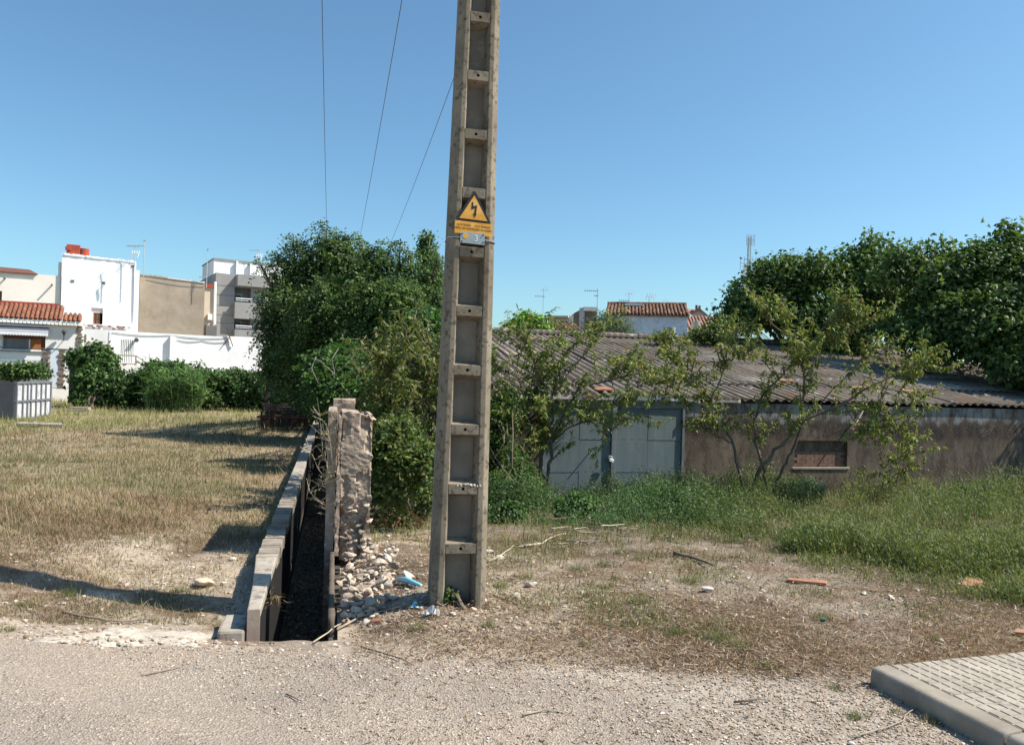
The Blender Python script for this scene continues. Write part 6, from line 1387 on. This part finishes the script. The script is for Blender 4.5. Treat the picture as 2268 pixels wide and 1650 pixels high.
# green tufts in the yard
tl = [(1280, 1262, 30, 'broad green grass tuft in the stubble in line with the shed door gap'), (1345, 1302, 20, 'small green tuft between pole and large pale stone'), (2155, 1305, 34, 'green grass tuft growing over the broad orange shard'), (1420, 1335, 26, 'low green tuft in the stubble straight below the shed doors'), (1160, 1280, 22, 'green tuft behind the white rubble crumbs right of the pole'), (1105, 1300, 26, 'green tuft at the right foot of the pole'), (1590, 1418, 40, 'widest green grass tuft beside the gravel road'), (1640, 1432, 34, 'green tuft merging with the widest tuft on its right side'), (1500, 1405, 28, 'green tuft on the left of the widest roadside tuft'), (1700, 1480, 24, 'upright green tuft at the gravel edge below the widest tuft'), (1080, 1388, 20, 'small isolated green tuft in front of the right pole foot'), (920, 1395, 26, 'yellowish green tuft in front of the left pole foot'), (1225, 1385, 14, 'tiny green tuft in the litter between pole and roadside tufts'), (1480, 1445, 16, 'tiny tuft just below the left roadside tuft'), (1895, 1588, 22, 'dry green tuft on the gravel before the kerb face'), (1985, 1578, 16, 'fresh green tuft on the gravel close to the kerb'), (1820, 1370, 24, 'green tuft beside the tiny dark green plastic scrap'), (2070, 1420, 20, 'green tuft behind the back edge of the pavement'), (1300, 1430, 18, 'rusty green tuft at the verge nearest the road'), (1850, 1525, 16, 'small tuft at the corner of the kerb'), (2060, 1600, 22, 'straggling green tuft against the kerb face'), (1340, 1255, 24, 'green tuft under the brush pile'), (1530, 1290, 26, 'green tuft below the thick dark branch'), (150, 1320, 30, 'green tuft in the gravelly front of the dry field'), (60, 1345, 24, 'yellowish tuft at the left edge of the field front'), (20, 1395, 18, 'green tuft beside the left end of the lime spill'), (400, 1310, 18, 'tuft left of the pinkish boulder')]
for i, (x_, y_, r_, lb_) in enumerate(tl):
    b = ong(x_, y_); rr_ = r_ * b.y / F; k = int(110 + r_ * 5); a = RNG.uniform(0, 2 * PI, k); q = np.sqrt(RNG.random(k)) * rr_ * (1 + .5 * np.sin(a * 3 + i)); pp = np.stack([b.x + q * np.cos(a), b.y + q * np.sin(a) * .9, np.zeros(k)], 1); pp[:, 2] = ground(pp[:, 0], pp[:, 1])
    base = (np.array((.11, .14, .05)), np.array((.16, .18, .07)), np.array((.13, .16, .06)))[i % 3]; cc = np.clip(base * RNG.normal(1, .3, (k, 1)), .01, .5); dr_ = RNG.random(k) < .25; cc[dr_] = STRAW * .8
    t = blades('grass_tuft', pp, RNG.uniform(.3, 1, k) * min(.11, rr_ * 1.2), .003, cc, .75, kind='thing'); tag(t, lb_, 'grass tuft', 'green grass tufts on the bare ground')
# stones: loose pebbles
def pebbles(name, P, s, cols, label, fine=False):
    ico = bmesh.new(); bmesh.ops.create_icosphere(ico, subdivisions=1, radius=.5); tv = np.array([tuple(v.co) for v in ico.verts]); tf = np.array([[v.index for v in f.verts] for f in ico.faces]); ico.free()
    if fine: tv = np.array([(.5, 0, 0), (0, .5, 0), (-.5, 0, 0), (0, -.5, 0), (.25, .25, .35), (-.3, .2, .42), (-.2, -.3, .36), (.3, -.2, .4)]); tf = np.array([(0, 1, 4), (1, 5, 4), (1, 2, 5), (2, 6, 5), (2, 3, 6), (3, 7, 6), (3, 0, 7), (0, 4, 7), (4, 5, 6), (4, 6, 7)])
    n = len(P); K = len(tv); ang = RNG.uniform(0, 2 * PI, n); var = 1 + RNG.normal(0, .16, (n, K, 1)); sc = np.stack([RNG.uniform(.8, 1.4, n), RNG.uniform(.7, 1.1, n), RNG.uniform(.4, .8, n)], 1)
    V = tv[None] * var * sc[:, None, :] * s[:, None, None]; ca_, sa = np.cos(ang)[:, None], np.sin(ang)[:, None]
    V = np.stack([V[..., 0] * ca_ - V[..., 1] * sa, V[..., 0] * sa + V[..., 1] * ca_, V[..., 2]], -1) + P[:, None, :]
    o = link(name, mesh_np(name, V.reshape(-1, 3), (tf[None] + (np.arange(n) * K)[:, None, None]).reshape(-1, 3), M['stone'], np.repeat(cols[:, None], K, 1).reshape(-1, 3))); o['kind'] = 'stuff'; o['label'] = label
def peb_keep(P, x, y):
    u, v = uv(P[:, 0], P[:, 1]); n1 = fbm(P[:, 0] * 1.8, P[:, 1] * 1.8, 151)
    k = np.where(u < -.55, sm(1150, 1240, y) * (.10 + .55 * sm(.38, .6, n1)), np.where((u > .1) & (v > 4.4), np.clip(1.25 - np.abs(u - .5) * .8, .1, 1) * sm(10, 7.5, v) + .16, .0)); ge = y - gravel_edge(x); k = np.where(ge > -70, np.maximum(.12 + .75 * sm(-60, 0, ge) * sm(70, 0, ge) + .75 * sm(1250, 1650, x) * sm(-40, 20, ge), k * 0), k)
    return ((u < -.56) | (u > .1) | (v < VE - .05)) & (RNG.random(len(x)) < k) & ~((P[:, 0] - PK.x > .02 * (P[:, 1])) & (P[:, 1] < PK.y + .3) & (P[:, 0] > PK.x + (PK.y - P[:, 1]) * .25 - .02))
P, x, y = scatter_px(88000, -700, 2600, 1140, 1660, peb_keep); n = len(P); u, v = uv(P[:, 0], P[:, 1]); s = np.where(v > 4.7, .008 + .030 * RNG.random(n) ** 5, .007 + .012 * RNG.random(n) ** 2.5); P[:, 2] = np.where(y > road_edge(x) + 2, np.maximum(P[:, 2], .006), P[:, 2]) + s * .12
cc_ = tint(n, [(.44, .385, .32), (.36, .305, .25), (.27, .22, .175), (.52, .46, .39), (.31, .22, .16), (.38, .29, .225)], .18)
bg_ = s > .022
pebbles('gravel', P[bg_], s[bg_], cc_[bg_], 'larger loose stones among the gravel')
pebbles('gravel', P[~bg_], s[~bg_], cc_[~bg_], 'fine pale gravel on the road and bare ground', True)
# ================================================================ single stones, sticks and scraps
def stone(x, y, wpx, mesh, label, group=None, flat=1.0, name='stone'):
    P = ong(x, y); s = wpx * P.y / F; o = link(name, mesh, None, P + Vector((0, 0, s * .14)), (random.uniform(-.25, .25), random.uniform(-.25, .25), random.uniform(0, 6)), (s * 1.05, s * .85, s * .8 * flat)); return tag(o, label, 'stone', group)
big = stone_mesh(91, MAT('pinkish_boulder', (.60, .46, .36), (.50, .38, .29), 6, .95, .006, 40), 3, .55)
stone(457, 1296, 52, big, 'largest pinkish boulder lying in the dry grass left of the channel')
for x, y, w_, l in ((148, 1360, 24, 'white stone at the left end of the long dry cane'), (246, 1362, 13, 'small white stone above the middle of the dry cane'), (515, 1240, 22, 'white flat stone in the field behind the boulder'), (330, 1385, 14, 'white stone on the lime spill edge'), (1568, 1310, 36, 'large pale stone in the stubble, left of the long tile shard'), (1974, 1326, 28, 'round pale stone in the stubble below the weed bank'), (1912, 1316, 22, 'grey white stone left of the round pale stone'), (1688, 1310, 18, 'small pale stone below the long tile shard'), (905, 1280, 50, 'long white stone beside the blue plastic strip'), (860, 1285, 20, 'white stone left of the blue plastic strip'), (1068, 1330, 30, 'grey stone against the right foot of the pole'), (1000, 1362, 24, 'white stone below the green tuft at the foot of the pole'), (1108, 1238, 30, 'white stone in a pair right of the pole'), (1085, 1225, 26, 'grey stone in a pair right of the pole'), (1142, 1322, 30, 'pale stone at the right of the small rubble heap by the pole'), (1175, 1300, 40, 'flat white stone among crumbs behind the rubble heap'), (1290, 1315, 18, 'white stone in stubble well right of the pole'), (940, 1362, 24, 'beige stone in front of the left foot of the pole'), (870, 1330, 40, 'grey shaded stone in the shadow of the pole'), (835, 1345, 36, 'pale stone at the far left of the pole shadow'), (1268, 1515, 18, 'dark brown stone lying on the gravel road'), (1885, 1648, 22, 'pale stone at the bottom edge before the kerb'), (2085, 1420, 20, 'pale stone in stubble behind the pavement'), (2128, 1432, 20, 'grey stone behind the pavement edge'), (810, 1380, 26, 'pale stone on the near rim of the channel'), (775, 1225, 40, 'pale stone at the top of the rubble beside the channel'), (865, 1232, 44, 'tan stone in the middle of the rubble'), (1050, 1352, 20, 'white stone in front of the right foot of the pole')):
    stone(x, y, w_, random.choice(PALE) if 'dark' not in l else STONES[2], l, 'single stones on the bare ground')
def stick(pts, r, label, mt='twig', cat='stick', name='dry_stick', group='dry sticks on the ground', lift=.008):
    P = [ong(x, y, lift + r) for x, y in pts]
    fine = []
    for i in range(len(P) - 1):
        for k in range(3): fine.append(P[i].lerp(P[i + 1], k / 3) + Vector((random.gauss(0, .006), random.gauss(0, .006), abs(random.gauss(0, .004)))))
    fine.append(P[-1]); mb = MB(); n = len(fine); mb.tube(fine, [r * (1 - .55 * k / (n - 1)) for k in range(n)], 6); return tag(mb.build(name, M[mt], smooth=True), label, cat, group)
stick([(140, 1364), (215, 1378), (270, 1383), (340, 1378)], .011, 'long brown dry cane lying above the lime spill')
stick([(-30, 1505), (62, 1503)], .017, 'short thick dark stick on the asphalt at the left edge')
stick([(135, 1462), (215, 1447)], .004, 'thin twig on the asphalt nearest the lime spill'); stick([(238, 1493), (285, 1478), (335, 1458)], .004, 'forked thin twig on the asphalt right of the first'); stick([(310, 1505), (400, 1482)], .005, 'straight thin twig on the asphalt ending in a dark knob'); stick([(632, 1542), (672, 1560)], .004, 'curved twig on the asphalt below the channel mouth')
stick([(800, 1438), (850, 1452), (915, 1478)], .007, 'dark twig at the edge of the asphalt below the pole', 'twig'); stick([(1160, 1592), (1205, 1580), (1245, 1582)], .005, 'pale crooked twig in the middle of the road', 'paletwig'); stick([(1625, 1560), (1705, 1556)], .006, 'straight brown twig on the gravel before the kerb'); stick([(1880, 1640), (2000, 1600), (2025, 1575)], .004, 'pale twig curving towards the kerb', 'paletwig')
stick([(1495, 1232), (1530, 1240), (1580, 1258)], .022, 'thick dark broken branch lying in the stubble before the weeds'); stick([(1085, 1248), (1120, 1225), (1145, 1208)], .008, 'pale bent stick just right of the pole', 'paletwig'); stick([(1150, 1215), (1200, 1208), (1230, 1190), (1260, 1182)], .013, 'long pale branch pointing into the brush pile', 'paletwig'); stick([(1140, 1212), (1225, 1216)], .012, 'dark branch beside the long pale branch')
stick([(745, 1400), (800, 1370), (880, 1350), (935, 1332)], .008, 'long pale stick across the rubble to the foot of the pole', 'paletwig'); stick([(690, 1425), (740, 1395), (760, 1380)], .006, 'dry stalk over the near rim of the channel', 'paletwig')
for i in range(26):
    x, y = random.uniform(1210, 1390), random.uniform(1172, 1218); a = random.uniform(-.4, .4); L = random.uniform(25, 60); stick([(x, y), (x + L * .5, y + a * 12), (x + L, y + a * 22)], random.uniform(.004, .009), 'grey dry branch in the low brush pile under the weeds', random.choice(['twig', 'paletwig']), 'branch', 'dry_branch', 'branches of the brush pile', .01 + .005 * i)
for i in range(22):
    x, y = random.uniform(1250, 2150), random.uniform(1290, 1520); a = random.uniform(-.5, .5); L = random.uniform(18, 46); stick([(x, y), (x + L, y + a * 16)], random.uniform(.0025, .0045), 'thin dry stalk scattered on the ground between road and weeds', random.choice(['twig', 'paletwig']), 'stalk', 'dry_stalk', 'thin dry stalks on the ground')
# scraps
def slab(name, pts, h, mt, label, cat, lift=.01):
    P = [ong(*p) for p in pts]; c = sum((p for p in P), Vector()) / len(P); mb = MB(); n = len(P)
    mb.add([(p.x - c.x, p.y - c.y, lift + p.z - c.z) for p in P] + [(p.x - c.x, p.y - c.y, lift + h + p.z - c.z) for p in P], [tuple(range(n - 1, -1, -1)), tuple(range(n, 2 * n))] + [(i, (i + 1) % n, (i + 1) % n + n, i + n) for i in range(n)])
    return tag(mb.build(name, M[mt], loc=c, bevel=.004), label, cat)
slab('tile_shard', [(1742, 1290), (1830, 1299), (1832, 1293), (1790, 1288), (1746, 1286)], .018, 'terra', 'long orange tile shard lying in the stubble', 'tile shard')
slab('tile_shard', [(2118, 1303), (2170, 1310), (2176, 1296), (2140, 1288)], .03, 'terra', 'broad orange tile shard half buried in the weeds', 'tile shard')
slab('tile_shard', [(2245, 1408), (2272, 1411), (2272, 1402), (2248, 1402)], .02, 'terra', 'orange shard at the right edge of the stubble', 'tile shard')
slab('tile_shard', [(820, 1385), (848, 1381), (846, 1374), (822, 1377)], .015, 'terra', 'flat orange shard by the near end of the ruined wall', 'tile shard')
mb = MB(); a, b = ong(880, 1292), ong(932, 1302); mb.tube([a + Vector((0, 0, .035)), a.lerp(b, .4) + Vector((0, .01, .04)), b + Vector((0, 0, .022))], [.018, .026, .014], 8); tag(mb.build('plastic_strip', M['blueplastic'], smooth=True), 'light blue plastic strip beside the long white stone', 'plastic scrap')
def crumple(name, x, y, w_, d_, h_, mt, label):
    a = ong(x, y); n = 7; mb = MB(); V = []
    for i in range(n):
        for j in range(n): V.append((a.x + (i / (n - 1) - .5) * w_ + random.uniform(-.3, .3) * w_ / n, a.y + (j / (n - 1) - .5) * d_ + random.uniform(-.3, .3) * d_ / n, a.z + .012 + h_ * random.random() ** 2 * math.sin(PI * (i + .5) / n) * math.sin(PI * (j + .5) / n)))
    mb.add(V, [(i * n + j, (i + 1) * n + j, (i + 1) * n + j + 1, i * n + j + 1) for i in range(n - 1) for j in range(n - 1)]); tag(mb.build(name, M[mt]), label, 'plastic scrap')
crumple('crumpled_film', 925, 1346, .09, .06, .05, 'blueplastic', 'crumpled blue film in the shadow at the foot of the pole')
crumple('clear_wrapper', 957, 1362, .10, .09, .09, 'plasticbag', 'clear crumpled plastic wrapper in front of the pole')
slab('plastic_scrap', [(1817, 1380), (1829, 1381), (1829, 1376), (1818, 1375)], .02, 'green', 'tiny dark green plastic scrap on the stubble', 'plastic scrap')
# leaf pile beside the pier
lp_ = ong(868, 1168); k = 2600; a = RNG.uniform(0, 2 * PI, k); q = np.sqrt(RNG.random(k)); X = lp_.x + .36 * q * np.cos(a); Yv = lp_.y + .28 + .28 * q * np.sin(a); Z = ground(X, Yv) + .27 * (1 - q ** 2) * RNG.uniform(.6, 1.05, k)
o = leaves('dead_leaf_pile', T_ROUND, np.stack([X, Yv, Z], 1), rdir(k), nrmz(rdir(k) * .8 + np.array((0, 0, .7))), RNG.uniform(.04, .08, k), RNG.uniform(.02, .035, k), tint(k, [(.13, .085, .055), (.20, .13, .085), (.09, .06, .042)], .25), M['blade']); tag(o, 'heap of brown dead leaves at the foot of the pier', 'leaf pile')
# dry brown fern hanging over the channel
k = 70; b = at(608, 1325, 5.45); o = leaves('dry_fern', T_CANE, np.array(b) + RNG.normal(0, .035, (k, 3)), RNG.normal(0, 1, (k, 3)) + np.array((.4, -.2, -.3)), rdir(k), RNG.uniform(.03, .09, k), .005, tint(k, [(.22, .14, .08), (.30, .20, .11)], .2), M['blade']); tag(o, 'rusty dry weed hanging from the channel wall', 'weed')
# small green weed at the foot of the pole
bq = ong(988, 1338); lobq = [px_lobe(988 + q[0], 1322 + q[1], 14, bq.y - .02) for q in ((0, 0), (12, 6), (-12, 8), (4, -10), (16, -6))]; t = tree('green_weed', 'small fresh green weed growing against the foot of the pole', 'weed', bq, lobq, .004, twigs=3); bunch_leaves(t, lobq, 110, 5, .014, .026, .014, [(.06, .12, .035), (.08, .15, .04)], mt='leaf', shell=.2, name='foliage')
# ---- work table in the shade with crates on it
TBp = ong(575, 951); t = thing('work_table', TBp, TH, 'rusty brown work table in deep shade under the big tree', 'table'); Y_ = TBp.y
L_ = 116 * Y_ / F; H_ = 29 * Y_ / F
mb = MB(); mb.box(-.1, L_, -.05, .8, H_ - .05, H_); mb.build('table_top', M['rust'], t, bevel=.01)
for x in (0, L_ - .12):
    for y in (0, .66):
        mb = MB(); mb.box(x, x + .08, y, y + .08, -.05, H_ - .051); mb.build('leg', M['rust'], t, bevel=.008)
for x, d in ((.08, 1), (L_ - .12, -1)):
    mb = MB(); mb.bar((x, .04, H_ - .22), (x + d * .2, .04, H_ - .06), .05); mb.build('brace', M['rust'], t)
def crate(dx, z, wx, wz, label, dy=.1):
    c = thing('wooden_crate', t.location + Matrix.Rotation(TH, 3, 'Z') @ Vector((dx, dy, H_ + z)), TH, label, 'crate', 'crates stacked on the work table')
    for k in range(3):
        mb = MB(); zz = wz * k / 3; mb.box(0, wx, 0, .02, zz + .004, zz + wz / 3 - .03); mb.build('slat', M['crate'], c); mb = MB(); mb.box(0, wx, .40, .42, zz + .004, zz + wz / 3 - .03); mb.build('slat', M['crate'], c)
    for x in (0, wx - .03):
        for y in (.022, .37): mb = MB(); mb.box(x, x + .03, y, y + .03, .002, wz); mb.build('corner_post', M['crate'], c)
    mb = MB(); mb.box(.031, wx - .031, .022, .398, .004, .02); mb.build('bottom', M['crate'], c)
crate(.0, .004, .42, .16, 'low wooden crate at the left end of the work table'); crate(.05, .17, .55, .24, 'wooden crate stacked on the low crate at the table left end'); crate(.62, .004, .46, .26, 'wooden crate in the middle of the work table'); crate(.62, .28, .5, .16, 'shallow crate on top of the middle crate'); crate(1.10, .004, .42, .34, 'tall crate at the right end of the work table')
pp = at(592, 900, Y_ + 1.2); pp.z = gz(pp.x, pp.y); fr = thing('timber_frame', pp, TH, 'dark timber post frame with a board screen behind the work table', 'frame'); hz_ = at(592, 825, pp.y).z - pp.z; wz_ = 95 * pp.y / F
mb = MB(); mb.box(-.06, .06, -.06, .06, -.1, hz_); mb.build('post', M['crate'], fr); mb = MB(); mb.box(wz_ - .06, wz_ + .06, -.06, .06, -.1, hz_ * .6); mb.build('post', M['crate'], fr)
for z in (hz_ * .78, hz_ * .35): mb = MB(); mb.box(.061, wz_ - .061, -.03, .03, z, z + .06); mb.build('crossbar', M['twig'], fr)
for k in range(7): mb = MB(); x = .08 + k * (wz_ - .16) / 7; mb.box(x, x + (wz_ - .16) / 7 - .012, .031, .05, .05, hz_ * .35); mb.build('board', M['crate'], fr)
# concrete strip lying in the field near the enclosure, low wooden box
slab('concrete_strip', [(38, 944), (138, 947), (138, 943), (42, 940)], .08, 'coping', 'pale concrete strip lying in the field before the enclosure', 'concrete strip')
P = ong(148, 912); mb = MB(); mb.box(0, .85, 0, .35, 0, .09); mb.box(.05, .80, .03, .3, .091, .2); tag(mb.build('wooden_box', M['paletwig'], loc=P, rot=(0, 0, .1), bevel=.01), 'low pale wooden box at the end of the steel enclosure', 'box')

# litter on the channel bed
k = 2600; uu = RNG.uniform(-.40, -.01, k); vv_ = VE + .1 + RNG.random(k) ** 1.5 * 9; X, Yv = uu * CT - vv_ * ST, uu * ST + vv_ * CT
o = leaves('channel_litter', T_ROUND, np.stack([X, Yv, np.full(k, -.892) + .03 * RNG.random(k)], 1), rdir(k, -.1), nrmz(RNG.normal(0, .5, (k, 3)) + np.array((0, 0, 1.0))), RNG.uniform(.02, .06, k), RNG.uniform(.012, .03, k), tint(k, [(.24, .17, .11), (.16, .11, .07), (.34, .27, .19)], .25), M['blade'], None, 'stuff'); o['label'] = 'dead leaves and silt on the channel bed'
